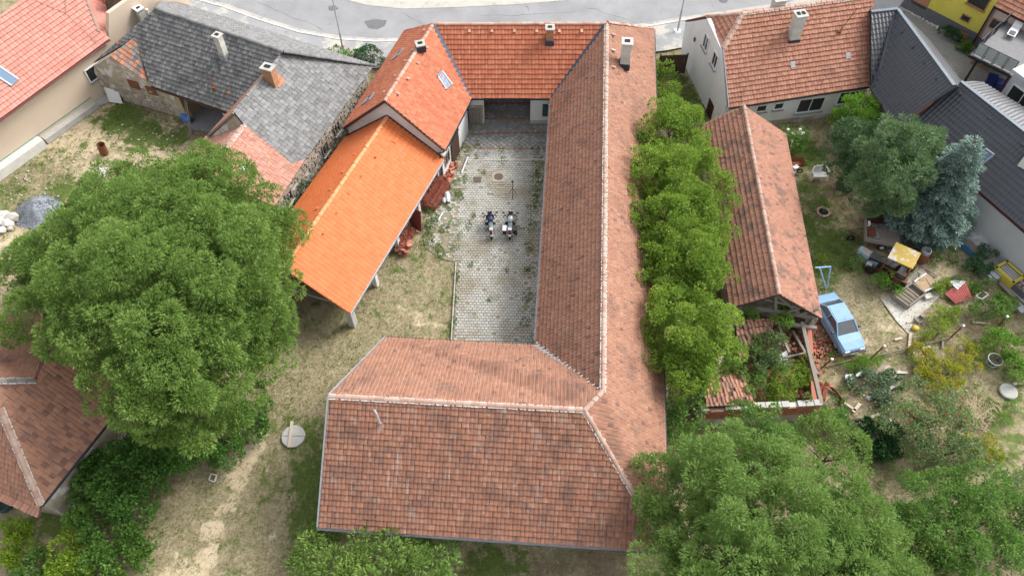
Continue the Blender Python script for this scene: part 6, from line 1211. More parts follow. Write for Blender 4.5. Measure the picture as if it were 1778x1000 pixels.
# ---- covers
b = P(1256,1); mb = MB(); mb.lathe([(.36,0),(.36,.03),(0,.035)], b+Vector((0,0,.01)), 22); tag(mb.build('street_manhole', MT['plinth']), 'round manhole cover in the street behind the white house roof', 'manhole')
b = P(866,308); t = thing('manhole_cover', 'round iron manhole cover in a square concrete slab', 'manhole', b); mb = MB(); mb.box(b+Vector((0,0,.03)), (.95,.95,.06), .03); mb.build('surround', plain('tan_concrete', (.36,.31,.24), .9), t); mb = MB(); mb.lathe([(.33,.03),(.33,.075),(.30,.08),(0,.08)], b, 24)
for k in range(5): mb.box(b+Vector((0,(k-2)*.1,.085)), (.4,.03,.012))
mb.build('lid', MT.setdefault('old_iron', plain('old_cast_iron', (.13,.10,.085), .8)), t)
b = P(829,313); t = thing('drain_grate', 'square brown drain grate in the courtyard setts', 'drain', b); mb = MB(); mb.box(b+Vector((0,0,.03)), (.56,.56,.05)); mb.build('frame', MT['old_iron'], t)
for k in range(6): mb = MB(); mb.box(b+Vector(((k-2.5)*.08,0,.06)), (.04,.5,.03)); mb.build('bar', MT['old_iron'], t)
# ---- stacks of spare roof tiles in front of the shed
st = MB()
for x0, x1, z0_, z1_ in ((-.12,-.05,0,.03),(-.05,.05,.03,.03),(.05,.12,.03,0)): st.slab([(x0,-.2,z0_),(x1,-.2,z1_),(x1,.2,z1_),(x0,.2,z0_)], (0,0,-.018))
o = st.build('tile', MT['brick'], None); TILE_ME = o.data; bpy.data.objects.remove(o)
def tile_stack(label, a, b, depth, tiers, loose=0, seed=1):
    a, b = P(*a), P(*b); rn = random.Random(seed); d = (b-a); d.z = 0; Ln = d.length; d.normalize(); nrm = Vector((d.y, -d.x, 0)); nrm = nrm if nrm.x > 0 else -nrm
    t = thing('tile_stack', label, 'tile stack', flat(a.lerp(b, .5)), 'stacks of spare roof tiles'); base = world_loc(t)
    def put(p, M3): o = link('tile', TILE_ME, t); R = M3.to_4x4(); R.translation = p-base; o.matrix_local = R
    for (row, h) in tiers:                                   # tiles on edge, leaning in a row
        for lv in range(h):
            n = int(Ln/.085)
            for i in range(n):
                if rn.random() < .03+.05*(lv == h-1): continue
                x = d; y = Vector((0,0,1)); z = nrm
                M3 = Matrix((z, y, x)).transposed() @ Matrix.Rotation(rn.uniform(-.12,.12)+.12, 3, 'X') @ Matrix.Rotation(rn.uniform(-.04,.04), 3, 'Z')
                put(flat(a)+d*(.05+i*.085)+nrm*(row*.30+rn.uniform(-.015,.015))+Vector((0,0,.21+lv*.38)), M3)
    for i in range(loose):
        M3 = Matrix.Rotation(rn.uniform(0,6.3), 3, 'Z') @ Matrix.Rotation(rn.uniform(-.9,.9), 3, 'X') @ Matrix.Rotation(rn.uniform(-.6,.6), 3, 'Y')
        put(flat(a)+d*rn.uniform(0, Ln)+nrm*rn.uniform(-.2,.6)+Vector((0,0,rn.uniform(.08,.5))), M3)
    return t
tile_stack('largest stack of red roof tiles, stepped like a bench, under the shed eave', (733,360), (763,316), .3, [(0,2),(1,2),(2,1),(3,1)], 6, 1)
tile_stack('jumbled heap of red tiles by the downpipe end of the shed', (766,314), (776,300), .3, [(0,1),(1,1)], 26, 2); tile_stack('small leaning pile of red tiles nearest the farmhouse wall', (775,298), (783,286), .3, [(0,1)], 18, 3)
tile_stack('long stack of red roof tiles left of the maroon door', (694,434), (714,400), .3, [(0,2),(1,1)], 4, 4); tile_stack('tumbled tiles at the lower end of the shed front', (692,440), (702,428), .3, [(0,1)], 20, 5)
# maroon doors leaning under the shed eave
for lb, a, b_, h, lean in (('maroon sheet door standing ajar under the shed eave', (712,392), (732,403), 1.9, .25), ('maroon door leaf deep under the shed eave', (722,366), (733,352), 1.9, .1)):
    a, b_ = P(*a), P(*b_); d = px_dir((0,0),(1,0))*0+(b_-a).normalized(); n_ = Vector((d.y,-d.x,0)); n_ = n_ if n_.y < 0 else -n_; t = thing('door_leaf', lb, 'door', flat(a.lerp(b_, .5)))
    mb = MB(); mb.slab([flat(a,.02), flat(b_,.02), flat(b_, h)-n_*lean, flat(a, h)-n_*lean], n_*.05); mb.build('panel', MT['maroon'], t)
    mb = MB()
    for z in (.3, h-.3): mb.beam(flat(a, z)+n_*(.07-lean*z/h), flat(b_, z)+n_*(.07-lean*z/h), .04, .1)
    mb.build('batten', MT['maroon'], t)
b = P(723,371,.3); mb = MB(); mb.rock(flat(b,.3), (.35,.25,.3), 0, .2, 4); tag(mb.build('rag_bundle', MT['black_plastic']), 'dark bundle lying beside the maroon door', 'bundle')
b = P(777,345); mb = MB(); mb.rock(flat(b,.2), (.28,.6,.28), 0, .2, 8); mb.rock(flat(b,.2)+Vector((-.2,-.35,0)), (.2,.3,.2), 0, .3, 9); tag(mb.build('plastic_sack', MT['frost']), 'crumpled clear plastic sack in front of the largest tile stack', 'sack')
for lb, a, b_ in (('thin metal pipe lying in the weeds nearest the farmhouse', (812,274), (801,302)), ('short metal pipe lying on the setts opposite the maroon door', (768,371), (761,384))): mb = MB(); mb.tube([P(*a)+Vector((0,0,.08)), P(*b_)+Vector((0,0,.08))], .07, 7); tag(mb.build('pipe', MT['steel']), lb, 'pipe')
# ---- street lamps
for lb, f, top in (('street lamp standing by the rose bushes', (598,96), 7.5), ('street lamp standing on a white base near the white house', (1176,56), 7.5)):
    b = P(*f); t = thing('street_lamp', lb, 'street lamp', b, 'street lamps along the pavement'); mb = MB(); mb.tube([b, b+Vector((0,0,2.2))], .085, 8); mb.tube([b+Vector((0,0,2.2)), b+Vector((0,0,top))], [.06,.045], 8); mb.build('pole', MT['steel'], t)
    mb = MB(); mb.box(b+Vector((0,0,.06)), (.5,.5,.14)); mb.build('base', MT['white_paint'] if f[0] > 1000 else MT['concrete'], t)
    mb = MB(); mb.tube([b+Vector((0,0,top-.1)), b+Vector((0,.4,top+.1)), b+Vector((0,.9,top+.15))], .035, 6); mb.build('arm', MT['steel'], t); mb = MB(); mb.box(b+Vector((0,1.1,top+.15)), (.25,.6,.12), taper=.7); mb.build('lamp_head', MT['steel'], t)
# ---- alley gate of brown boards
a, b_ = P(1141,131), P(1187,129); a.z = b_.z = 0; t = thing('plank_gate', 'dark brown plank gate closing the alley beside the white house', 'gate', a.lerp(b_, .5)); n = 11
for i in range(n): p, q = a.lerp(b_, i/n), a.lerp(b_, (i+.92)/n); mb = MB(); mb.slab([p+Vector((0,0,.08)), q+Vector((0,0,.08)), flat(q, 1.9), flat(p, 1.9)], (0,.04,0), r=random.random()); mb.build('board', MT['brown_wood'], t)
for z in (.4, 1.6): mb = MB(); mb.beam(flat(a, z)+Vector((0,.08,0)), flat(b_, z)+Vector((0,.08,0)), .06, .1); mb.build('rail', MT['brown_wood'], t)
for p in (a, b_): mb = MB(); mb.box(flat(p,1.0)+Vector((0,.06,0)), (.1,.1,2.0)); mb.build('post', MT['brown_metal'], t)
# ---- left yard
b = P(181,266); t = thing('rusty_drum', 'rusty open oil drum in the left yard', 'drum', b); mb = MB(); mb.lathe([(.29,0),(.30,.3),(.285,.32),(.30,.6),(.285,.62),(.30,.88),(.27,.88),(.27,.3),(0,.3)], b, 20, M=Matrix.Rotation(.12, 3, 'Y')); mb.build('drum', MT['rust'], t)
mb = MB(); q = [P(191,178), P(214,181)]; mb.slab([flat(q[0],.05), flat(q[1],.05), flat(q[1],1.1)+Vector((-.1,.45,0)), flat(q[0],1.1)+Vector((-.1,.45,0))], (0,-.05,.02)); tag(mb.build('white_board', MT['white_wall']), 'pale board leaning against the stone house corner', 'board')
b = P(326,210); t = thing('blue_barrel', 'blue plastic barrel lying under the stone house porch', 'barrel', b); mb = MB(); R_ = Matrix.Rotation(math.pi/2, 3, 'X') @ Matrix.Rotation(.0, 3, 'Z'); R_ = Matrix.Rotation(.8, 3, 'Z') @ Matrix.Rotation(math.pi/2, 3, 'X'); mb.lathe([(0,-.45),(.24,-.45),(.28,-.3),(.29,0),(.28,.3),(.24,.45),(0,.45)], b+Vector((0,0,.3)), 18, M=R_); mb.build('drum', plain('blue_plastic', (.03,.16,.5), .5), t, True)
for lb, x, y in (('black bucket nearest the pale leaning board',181,162),('black bucket in the middle of the three on the grey ledge',172,167),('black bucket furthest left on the grey ledge',162,172)):
    b = P(x, y, .0); t = thing('bucket', lb, 'bucket', b, 'black buckets'); mb = MB(); mb.lathe([(.19,0),(.25,.55),(.22,.55),(.17,.08),(0,.08)], b, 14); mb.build('pail', MT['black_plastic'], t); mb = MB(); mb.tube([b+Vector((-.24,0,.55)), b+Vector((-.12,.1,.75)), b+Vector((.12,.1,.75)), b+Vector((.24,0,.55))], .015, 5); mb.build('handle', MT['black_plastic'], t)
mb = MB(); q = P(172,178); mb.box(flat(q, .12), (2.4,.9,.25), .62); tag(mb.build('stone_ledge', MT['concrete']), 'low grey ledge below the beige house window', 'ledge')
STN = mat('pale_boulder', [(.44,.41,.37),(.56,.53,.48),(.38,.35,.31)], 'rnd', 3, .4, [((.3,.27,.22), 3, .6, .7, .4)], .95, .4)
desc = ['largest pale boulder touching the gravel heap','pale boulder at the left picture edge above the sand','flat pale boulder behind the boulder pile','grey boulder in the front of the pile','small pale boulder at the foot of the gravel','darker boulder beside the sand heap','rounded boulder lowest in the pile']
for i, (x, y, s) in enumerate([(24,381,.6),(4,388,.55),(10,377,.5),(14,391,.5),(19,398,.26),(20,390,.34),(5,402,.42)]): b = P(x, y); mb = MB(); mb.rock(flat(b, s*.4), (s, s*.8, s*.65), 0, random.random(), i+3); tag(mb.build('boulder', STN), desc[i], 'boulder', 'boulders by the gravel heap')
def heap(name, label, cat, c, rx, ry, h, m, seed=1, rz=0):
    n, k = 36, 12; V = [(c.x, c.y, h)]; F = []
    for j in range(1, k+1):
        f = j/k
        for i in range(n):
            a = 2*math.pi*i/n; w = 1+.18*mnoise.noise((math.cos(a)*1.3+seed, math.sin(a)*1.3, f)); x, y = rx*f*w*math.cos(a), ry*f*w*math.sin(a)
            V.append((c.x+x*math.cos(rz)-y*math.sin(rz), c.y+x*math.sin(rz)+y*math.cos(rz), h*(.5+.5*math.cos(math.pi*min(1,f)))*(1+.22*mnoise.noise((x*2+seed, y*2, 1)))-.04))
    for i in range(n): F.append((0, 1+i, 1+(i+1)%n))
    for j in range(k-1):
        for i in range(n): F.append((1+j*n+i, 1+(j+1)*n+i, 1+(j+1)*n+(i+1)%n, 1+j*n+(i+1)%n))
    mb = MB(); mb.mesh(V, F); return tag(mb.build(name, m, None, True), label, cat)
gh = heap('gravel_heap', 'heap of blue-grey gravel by the pale boulders', 'gravel heap', P(66,368), 1.7, 1.5, .8, mat('blue_grey_gravel', [(.12,.135,.16),(.24,.26,.29),(.34,.36,.38)], scale=18, rough=.95, bump=1, bscale=22), 2)
mb = MB(); rn = random.Random(5)
for _ in range(900): a = rn.uniform(0,6.3); f = rn.random()**.5*1.02; x, y = 1.7*f*math.cos(a), 1.5*f*math.sin(a); b = P(66,368)+Vector((x, y, .8*(.5+.5*math.cos(math.pi*min(1, f)))-.01)); s = rn.uniform(.025,.05); mb.mesh([b+Vector((s,0,0)), b+Vector((-s*.6,s,0)), b+Vector((-s*.6,-s,0)), b+Vector((0,0,s*1.4))], [(0,1,3),(1,2,3),(2,0,3)], 0, rn.random())
mb.build('gravel_stones', mat('gravel_stone', [(.11,.125,.15),(.22,.24,.27),(.38,.4,.42)], 'rnd', 9, .2), gh, kind='stuff')
SAND = mat('heaped_sand', [(.50,.39,.25),(.58,.47,.32)], scale=2.5, stains=[((.42,.31,.2), 4, .55, .7, .4)], rough=.97, bump=.5, bscale=12)
heap('sand_heap', 'heap of pale sand in front of the gravel heap', 'sand heap', P(28,438), 1.7, 1.4, .8, SAND, 5); heap('sand_heap', 'low reddish sand mound right of the gravel heap', 'sand heap', P(138,345), .9, 1.3, .45, mat('reddish_sand', [(.42,.28,.19),(.50,.35,.24)], scale=3, rough=.97, bump=.4), 7); heap('sand_heap', 'small reddish mound behind the big ash crown', 'sand heap', P(160,327), .8, .8, .35, SAND, 9)
mb = MB(); rn = random.Random(6)
for _ in range(130): b = P(172+rn.gauss(0,7), 299+rn.gauss(0,6)); s = rn.uniform(.05,.18); mb.rock(flat(b, s*.3), (s, s*.8, s*.6), 0, rn.random(), rn.randrange(999))
o = tag(mb.build('rubble_heap', STN), 'low heap of pale rubble stones in the left yard', 'rubble'); o['kind'] = 'stuff'; mb = MB(); rn = random.Random(8)
for _ in range(260):
    b = P(rn.uniform(0,330), rn.uniform(215,420)); s = rn.uniform(.03,.10); mb.rock(flat(b, s*.2-.02), (s, s*.8, s*.6), 0, rn.random(), rn.randrange(999))
for _ in range(160): b = P(rn.uniform(1430,1700), rn.uniform(600,780)); s = rn.uniform(.03,.09); mb.rock(flat(b, s*.2-.02), (s, s*.8, s*.6), 0, rn.random(), rn.randrange(999))
mb.build('scattered_stones', STN, None, kind='stuff')
# ---- meadow
b = P(510,758); t = thing('well_cover', 'round concrete well cover split in two halves', 'well cover', b)
for s in (-1, 1):
    mb = MB(); n = 16; pts = [b+Vector((.66*math.cos(math.pi*i/n), s*(.66*math.sin(math.pi*i/n)+.015), .12)) for i in range(n+1)]; mb.slab(pts, (0,0,-.14)); mb.build('half_cover', MT['concrete'], t)
mb = MB(); mb.beam(P(503,778)+Vector((0,0,.15)), P(508,733)+Vector((0,0,.15)), .17, .06); tag(mb.build('plank', MT['raw_wood']), 'pale plank laid across the round well cover', 'plank')
b = P(370,830); t = thing('planting_box', 'small empty wooden box rim lying on the dry grass', 'frame', b); q = [P(363,833), P(367,823), P(377,825), P(373,837)]
for i in range(4): mb = MB(); mb.beam(q[i]+Vector((0,0,.05)), q[(i+1)%4]+Vector((0,0,.05)), .05, .08); mb.build('frame_bar', MT['pale_concrete'], t)
b = P(112,862); mb = MB(); rn = random.Random(3); mb.rock(flat(b,.25), (.75,.9,.9), 0, .4, 21); tag(mb.build('plaster_rubble', MT['stone_mortar']), 'pale lump of broken wall by the hip barn corner', 'rubble')
b = P(8,883); t = thing('green_tub', 'dark green tub half under the lower left roof', 'tub', b); mb = MB(); mb.lathe([(.45,0),(.55,.5),(.5,.5),(.42,.1),(0,.1)], b+Vector((0,.2,0)), 18); mb.build('tub', MT['green_box'], t)
# ---- white garden bench
b = P(1420,309); t = thing('garden_bench', 'white plastic garden bench on the grass by the pine', 'bench', b, None, .0)
mb = MB(); mb.slab([(-.5,-.28,.42),(.5,-.28,.42),(.47,.22,.40),(-.47,.22,.40)], (0,0,-.04)); mb.build('seat', MT['white_paint'], t)
mb = MB(); pts = [(-.56,-.22,.64),(-.56,.08,.68),(-.46,.30,.80),(-.2,.36,.88),(.2,.36,.88),(.46,.30,.80),(.56,.08,.68),(.56,-.22,.64)]; mb.tube(pts, .04, 7); mb.build('arm_rail', MT['white_paint'], t)
for i in range(9): x = (i-4)*.105; mb = MB(); mb.beam((x*.95,.24,.42), (x,.345,.86), .06, .02); mb.build('back_slat', MT['white_paint'], t)
for x, y in ((-.54,-.26),(.54,-.26),(-.46,.26),(.46,.26)): mb = MB(); mb.beam((x*1.04,y*1.1,0), (x,y,.66 if y < 0 else .45), .06, .05); mb.build('leg', MT['white_paint'], t)
# ---- fire ring
b = P(1429,369); t = thing('fire_pit', 'small round fire pit ringed with bricks on the grass', 'fire pit', b); mb = MB(); mb.lathe([(.33,.0),(.3,.02),(0,.03)], b, 20); mb.build('ash_bed', MT['soot'], t)
for i in range(11): a = 2*math.pi*i/11; mb = MB(); mb.box(b+Vector((.40*math.cos(a), .40*math.sin(a), .06)), (.12,.2,.12), a+random.uniform(-.1,.1), r=random.random()); mb.build('brick', MT['ridge_clay'], t)
# ---- rusty barrow
b = P(1381,291); t = thing('wheelbarrow', 'rusty wheelbarrow with rubbish beside the outbuilding', 'wheelbarrow', b); mb = MB(); B0 = [b+Vector(v) for v in ((-.3,-.25,.3),(.3,-.25,.3),(.3,.25,.3),(-.3,.25,.3))]; T0 = [b+Vector(v) for v in ((-.45,-.4,.62),(.5,-.4,.62),(.5,.4,.62),(-.45,.4,.62))]
mb.mesh(B0+T0, [(0,1,2,3),(0,4,5,1),(1,5,6,2),(2,6,7,3),(3,7,4,0)]); mb.mesh([p+Vector((0,0,.03)) for p in B0+T0], [(3,2,1,0),(1,5,4,0),(2,6,5,1),(3,7,6,2),(0,4,7,3)]); mb.build('tray', MT['rust'], t)
mb = MB(); ring(mb, (b.x+.15, b.y-.55, .22), .17, .05); mb.build('wheel', MT['rubber'], t, True); mb = MB(); mb.tube([b+Vector((.15,-.55,.22)), b+Vector((-.3,.3,.3)), b+Vector((-.35,.95,.55))], .02, 6); mb.tube([b+Vector((.15,-.55,.22)), b+Vector((.3,.3,.3)), b+Vector((.3,.95,.55))], .02, 6); mb.build('handles', MT['rust'], t)
mb = MB(); mb.box(P(1382,290,.6), (.4,.3,.04), .5); tag(mb.build('paper_sheet', MT['white_paint']), 'pale sheet lying in the rusty wheelbarrow', 'sheet'); mb = MB(); mb.box(P(1377,300)+Vector((0,0,.1)), (.4,.35,.15), .8); tag(mb.build('white_box', MT['white_paint']), 'white box on the grass below the rusty wheelbarrow', 'box')
# ---- light blue frame
t = thing('swing_frame', 'light blue tubular frame standing by the outbuilding', 'frame', P(1437,498)); BL = plain('light_blue_paint', (.25,.42,.62), .5)
ft = P(1437,498); tp = P(1443,464,1.9)
a = Vector((ft.x-.35, ft.y, 0)); zt2 = 1.9; TA, TB = P(1415,465,zt2), P(1442,463,zt2); TM = P(1424,467,zt2)
for p, q in ((TA, TB), (TB, flat(P(1436,499))), (TM, flat(P(1436,499))+Vector((-.1,-.1,0)))): mb = MB(); mb.tube([p, q], .05, 7); mb.build('tube', BL, t)
# ---- the blue car
MT['car_blue'] = mat('faded_light_blue_car_paint', [(.15,.29,.48),(.19,.33,.52)], scale=2, stains=[((.32,.46,.62), 1.3, .55, .72, .4)], rough=.45, bump=0, spec=.35, coat=.1); MT['car_glass'] = plain('car_glass', (.07,.08,.085), .12, 0, .7)
pf, pr_ = P(1477,600,.5), P(1436,521,.8); cd = (pf-pr_); cd.z = 0; cc = flat(mid(pf, pr_)); car = thing('car', 'faded light blue saloon car parked beside the open timber gable', 'car', cc, None, angle_of(cd))
def csec(x, zb_, zs, w, wt): return [(x,-w*.92,zb_),(x,-w,zb_+.15),(x,-w,zs-.12),(x,-wt,zs),(x,wt,zs),(x,w,zs-.12),(x,w,zb_+.15),(x,w*.92,zb_)]
mb = MB(); secs = [csec(-2.06,.34,.72,.70,.60), csec(-2.02,.26,.86,.78,.70), csec(-1.5,.20,.92,.82,.74), csec(-1.0,.2,.94,.83,.76), csec(0,.2,.93,.83,.77), csec(.85,.2,.92,.82,.75), csec(1.5,.2,.84,.81,.70), csec(1.98,.26,.72,.76,.62), csec(2.06,.34,.62,.70,.56)]
loft(mb, secs); body = mb.build('body', MT['car_blue'], car, True)
body.data.polygons.foreach_set('use_smooth', [False]*len(body.data.polygons))
mb = MB(); hoodc = []; loft(mb, [[(-1.42,-.70,.92),(-1.42,.70,.92),(-1.36,.68,.94),(-1.36,-.68,.94)], [(-.95,-.60,1.33),(-.95,.60,1.33),(-.9,.56,1.38),(-.9,-.56,1.38)]]); 
gh_ = [(-1.45,.70,.915),(-.92,.585,1.36),(.35,.575,1.37),(1.02,.70,.90)]
L_s = [Vector((x,y,z)) for x,y,z in gh_]; R_s = [Vector((x,-y,z)) for x,y,z in gh_]
mb = MB(); rt = [L_s[1], L_s[2], R_s[2], R_s[1]]; mb.slab([p+Vector((0,0,.02)) for p in rt], (0,0,-.06)); mb.slab([Vector((-.80,.50,1.40)), Vector((.25,.5,1.41)), Vector((.25,-.5,1.41)), Vector((-.8,-.5,1.40))], (0,0,-.03)); mb.build('car_roof', MT['car_blue'], car)
for S in (L_s, R_s):
    for p_, q_ in ((S[0], S[1]), (S[2], S[3]), (S[1]+Vector((.62,0,0)), Vector((S[1].x+.55, S[0].y*1.02, .92)))): mb = MB(); mb.beam(p_, q_, .06, .05); mb.build('window_pillar', MT['car_blue'], car)
mb = MB(); mb.slab([L_s[3]*.985+Vector((0,0,.01)), L_s[2], R_s[2], R_s[3]*.985+Vector((0,0,.01))], (-.02,0,-.02)); mb.build('windscreen', MT['car_glass'], car); mb = MB(); mb.slab([L_s[0], L_s[1], R_s[1], R_s[0]], (.02,0,-.02)); mb.build('rear_window', MT['car_glass'], car)
for S, sg in ((L_s, 1), (R_s, -1)):
    for x0, x1 in ((0,.5),(.52,1)):
        bt0, bt1 = S[0].lerp(S[3], x0*.98+.01), S[0].lerp(S[3], x1*.98); tp0, tp1 = S[1].lerp(S[2], x0*.98+.01), S[1].lerp(S[2], x1*.98); mb = MB(); mb.slab([bt0, bt1, tp1, tp0], (0,-sg*.02,0)); mb.build('side_window', MT['car_glass'], car)
for x in (1.30,-1.25):
    for s in (1,-1):
        mb = MB(); ring(mb, (x, s*.74, .30), .22, .085, 20, 6); w = mb.build('wheel', MT['rubber'], car, True); mb = MB(); mb.lathe([(.2,0),(.17,.03),(.05,.04),(0,.04)], (x, s*.77, .30), 16, M=Matrix.Rotation(-s*math.pi/2, 3, 'X')); mb.build('hubcap', MT['silver'], w)
for s in (1,-1):
    mb = MB(); mb.box((2.035,s*.50,.60), (.10,.30,.14)); mb.build('headlight', MT['lens'], car); mb = MB(); mb.box((-2.05,s*.55,.68), (.06,.3,.14)); mb.build('tail_light', MT['red_lens'], car); mb = MB(); mb.box((.72,s*.90,.98), (.12,.16,.11)); mb.build('door_mirror', MT['black_plastic'], car)
mb = MB(); mb.box((2.06,0,.60), (.06,.66,.12)); mb.build('grille', MT['navy'], car)
for x, nm in ((2.08,'front_bumper'),(-2.09,'rear_bumper')): mb = MB(); mb.box((x,0,.42), (.14,1.56,.18)); mb.build(nm, plain('grey_bumper', (.13,.13,.14), .7), car)
mb = MB(); mb.box((2.155,0,.42), (.015,.5,.10)); mb.build('number_plate', MT['white_paint'], car); mb = MB()
for s in (.3,-.25): mb.beam((.95,s+.25,.93), (.80,s-.2,1.02), .02, .02)
mb.build('wiper', MT['black_plastic'], car)
mb = MB()
for x in (-.32,): mb.tube([(.28,0,1.41),(.1,0,1.62)], .008, 5)
mb.build('aerial', MT['black_plastic'], car)
# ---- wooden trailer
p0, p1 = P(1499,412,.7), P(1552,422,.7); d = (p1-p0); d.z = 0; tr = thing('farm_trailer', 'old wooden flatbed trailer full of rubbish in front of the spruce', 'trailer', flat(P(1525,418)), None, angle_of(d))
for i in range(9): mb = MB(); mb.box((0,(i-4)*.19,.66), (2.3,.17,.04), r=random.random()); mb.build('floor_board', MT['wood'], tr)
for y in (-.88,.88): mb = MB(); mb.box((0,y,.82), (2.34,.05,.32), r=random.random()); mb.build('side_board', MT['wood'] if y < 0 else MT['brown_metal'], tr)
mb = MB(); mb.box((-1.16,0,.86), (.05,1.75,.38), r=.2); mb.build('front_board', MT['wood'], tr)
for s in (1,-1): mb = MB(); ring(mb, (.1, s*.8, .3), .2, .09); w = mb.build('wheel', MT['rubber'], tr, True); mb = MB(); mb.lathe([(.15,0),(.1,.05),(0,.05)], (.1, s*.86, .3), 12, M=Matrix.Rotation(-s*math.pi/2, 3, 'X')); mb.build('hub', MT['pale_concrete'], w)
mb = MB(); mb.tube([(-1.2,.4,.5),(-2.1,0,.42),(-1.2,-.4,.5)], .04, 6); mb.build('drawbar', MT['rust'], tr)
for nm, lb, c, s, m in (('metal_sheet','pale square of sheet metal in the farm trailer',(-.38,-.2,.72),(.36,.6,.05),'zinc'),('old_board','orange-brown board in the farm trailer',(-.75,.0,.74),(.6,.8,.08),'rust'),('white_canister','white canister in the corner of the farm trailer',(-.95,.55,.85),(.16,.3,.3),'white_paint'),('grey_crate','dark grey crate at the back of the farm trailer',(.0,.6,.8),(.55,.3,.2),'plinth'),('timber_offcut','timber offcuts at the back right of the farm trailer',(.7,.6,.76),(.6,.4,.1),'wood')):
    M_ = Matrix.Rotation(angle_of(d), 3, 'Z'); mb = MB(); mb.box(M_@Vector(c)+flat(P(1525,418)), s, angle_of(d)+.1); tag(mb.build(nm, MT[m]), lb, nm.split('_')[-1])
# tyre by the drawbar
b = P(1476,415); mb = MB(); ring(mb, (b.x, b.y, .1), .22, .08); o = mb.build('tyre', MT['rubber'], None, True); tag(o, 'old tyre lying left of the farm trailer', 'tyre')
# ---- old vehicle bits under the pine
b = P(1545,348); t = thing('old_cart', 'rusty two-wheeled cart with flat top hidden under the pine', 'cart', b, None, .3); mb = MB(); mb.box((0,0,.75), (1.5,1.1,.5)); mb.build('box_body', MT['concrete'], t); mb = MB(); mb.box((0,0,1.02), (1.56,1.16,.05)); mb.build('lid', mat('rust_spotted_lid', [(.3,.25,.2),(.38,.33,.28)], scale=2, stains=[((.22,.11,.06), 3, .5, .6, .8)], rough=.9), t)
for s in (1,-1): mb = MB(); ring(mb, (-.4, s*.6, .32), .22, .09); mb.build('wheel', MT['rubber'], t, True)
b = P(1470,335); mb = MB(); ring(mb, (0,0,0), .24, .09); o = mb.build('tyre', MT['rubber'], None, True); o.location = b+Vector((0,0,.33)); tag(o, 'black tyre standing at the edge of the dark pine', 'tyre')
# ---- tractor with yellow cab roof, its bonnet lying apart
p0, p1 = P(1515,480), P(1572,462); ta = -.62; t = thing('old_tractor', 'derelict overgrown tractor with a peeling yellow cab roof', 'tractor', flat(P(1547,480)), None, ta)
YEL = mat('peeling_yellow_paint', [(.34,.24,.055),(.42,.30,.07)], scale=2, stains=[((.42,.41,.39), 1.6, .52, .58, .95), ((.2,.16,.1), 5, .6, .68, .5)], rough=.8)
mb = MB(); mb.slab([(-.85,-.75,2.15),(.75,-.75,2.2),(.75,.75,2.2),(-.85,.75,2.15)], (0,0,.10)); mb.build('cab_roof', YEL, t)
for x, y in ((-.8,-.7),(.7,-.7),(.7,.7),(-.8,.7)): mb = MB(); mb.beam((x,y,.7), (x,y,2.16), .08, .08); mb.build('cab_post', MT['rust'], t)
for x0, y0, x1, y1 in ((-.8,-.7,.7,-.7),(.7,-.7,.7,.7),(-.8,.7,.7,.7)): mb = MB(); mb.beam((x0,y0,1.3), (x1,y1,1.3), .05, .06); mb.build('cab_rail', MT['rust'], t)
mb = MB(); mb.box((-.9,0,.75), (1.7,.5,.6)); mb.box((.1,0,.7), (1.0,.7,.5)); mb.build('chassis', MT['black_plastic'], t); mb = MB(); mb.box((-.15,0,1.0), (.5,.55,.12)); mb.box((.1,0,1.25), (.1,.55,.45)); mb.build('seat', MT['black_plastic'], t)
for s in (1,-1):
    mb = MB(); ring(mb, (.35, s*.8, .65), .48, .18, 24, 8); w = mb.build('rear_wheel', MT['rubber'], t, True); mb = MB(); mb.lathe([(.3,0),(.25,.06),(0,.05)], (.35, s*.86, .65), 16, M=Matrix.Rotation(-s*math.pi/2, 3, 'X')); mb.build('rim', MT['rust'], w)
    mb = MB(); ring(mb, (-1.35, s*.6, .34), .24, .10, 20, 6); mb.build('front_wheel', MT['rubber'], t, True); mb = MB(); mb.slab([(-.2,s*.62,1.12),(.9,s*.62,1.12),(.9,s*1.0,1.08),(-.2,s*1.0,1.08)], (0,0,.05)); mb.build('mudguard', MT['rust'], t)
mb = MB(); mb.box((-1.55,-.1,.55), (.35,.9,.25)); mb.build('front_weight', MT['concrete'], t); mb = MB(); mb.tube([(-.45,0,1.1),(-.28,0,1.45)], .02, 6); ring(mb, (-.28,0,1.45), .17, .015, 16, 5); mb.build('steering_wheel', MT['black_plastic'], t)
t = thing('tractor_bonnet', 'detached blue and rust tractor bonnet on the grass left of the tractor', 'bonnet', flat(P(1502,455)), None, -.75); RB = mat('rusty_blue_paint', [(.13,.24,.34),(.24,.33,.40)], scale=1.5, stains=[((.36,.22,.12), 2.2, .5, .57, .95), ((.45,.45,.43), 3, .6, .66, .6)], rough=.75)
mb = MB(); loft(mb, [[(-.75,-.36,.15),(-.75,-.36,.75),(-.75,-.25,.9),(-.75,.25,.9),(-.75,.36,.75),(-.75,.36,.15)], [(.75,-.36,.3),(.75,-.36,.8),(.75,-.25,.95),(.75,.25,.95),(.75,.36,.8),(.75,.36,.3)]], close=True); mb.build('shell', RB, t); mb = MB(); mb.box((-.76,0,.45), (.03,.55,.4)); mb.build('grille', MT['black_plastic'], t); mb = MB(); mb.box((.95,0,.35), (.4,.5,.5)); mb.build('radiator', MT['rust'], t)
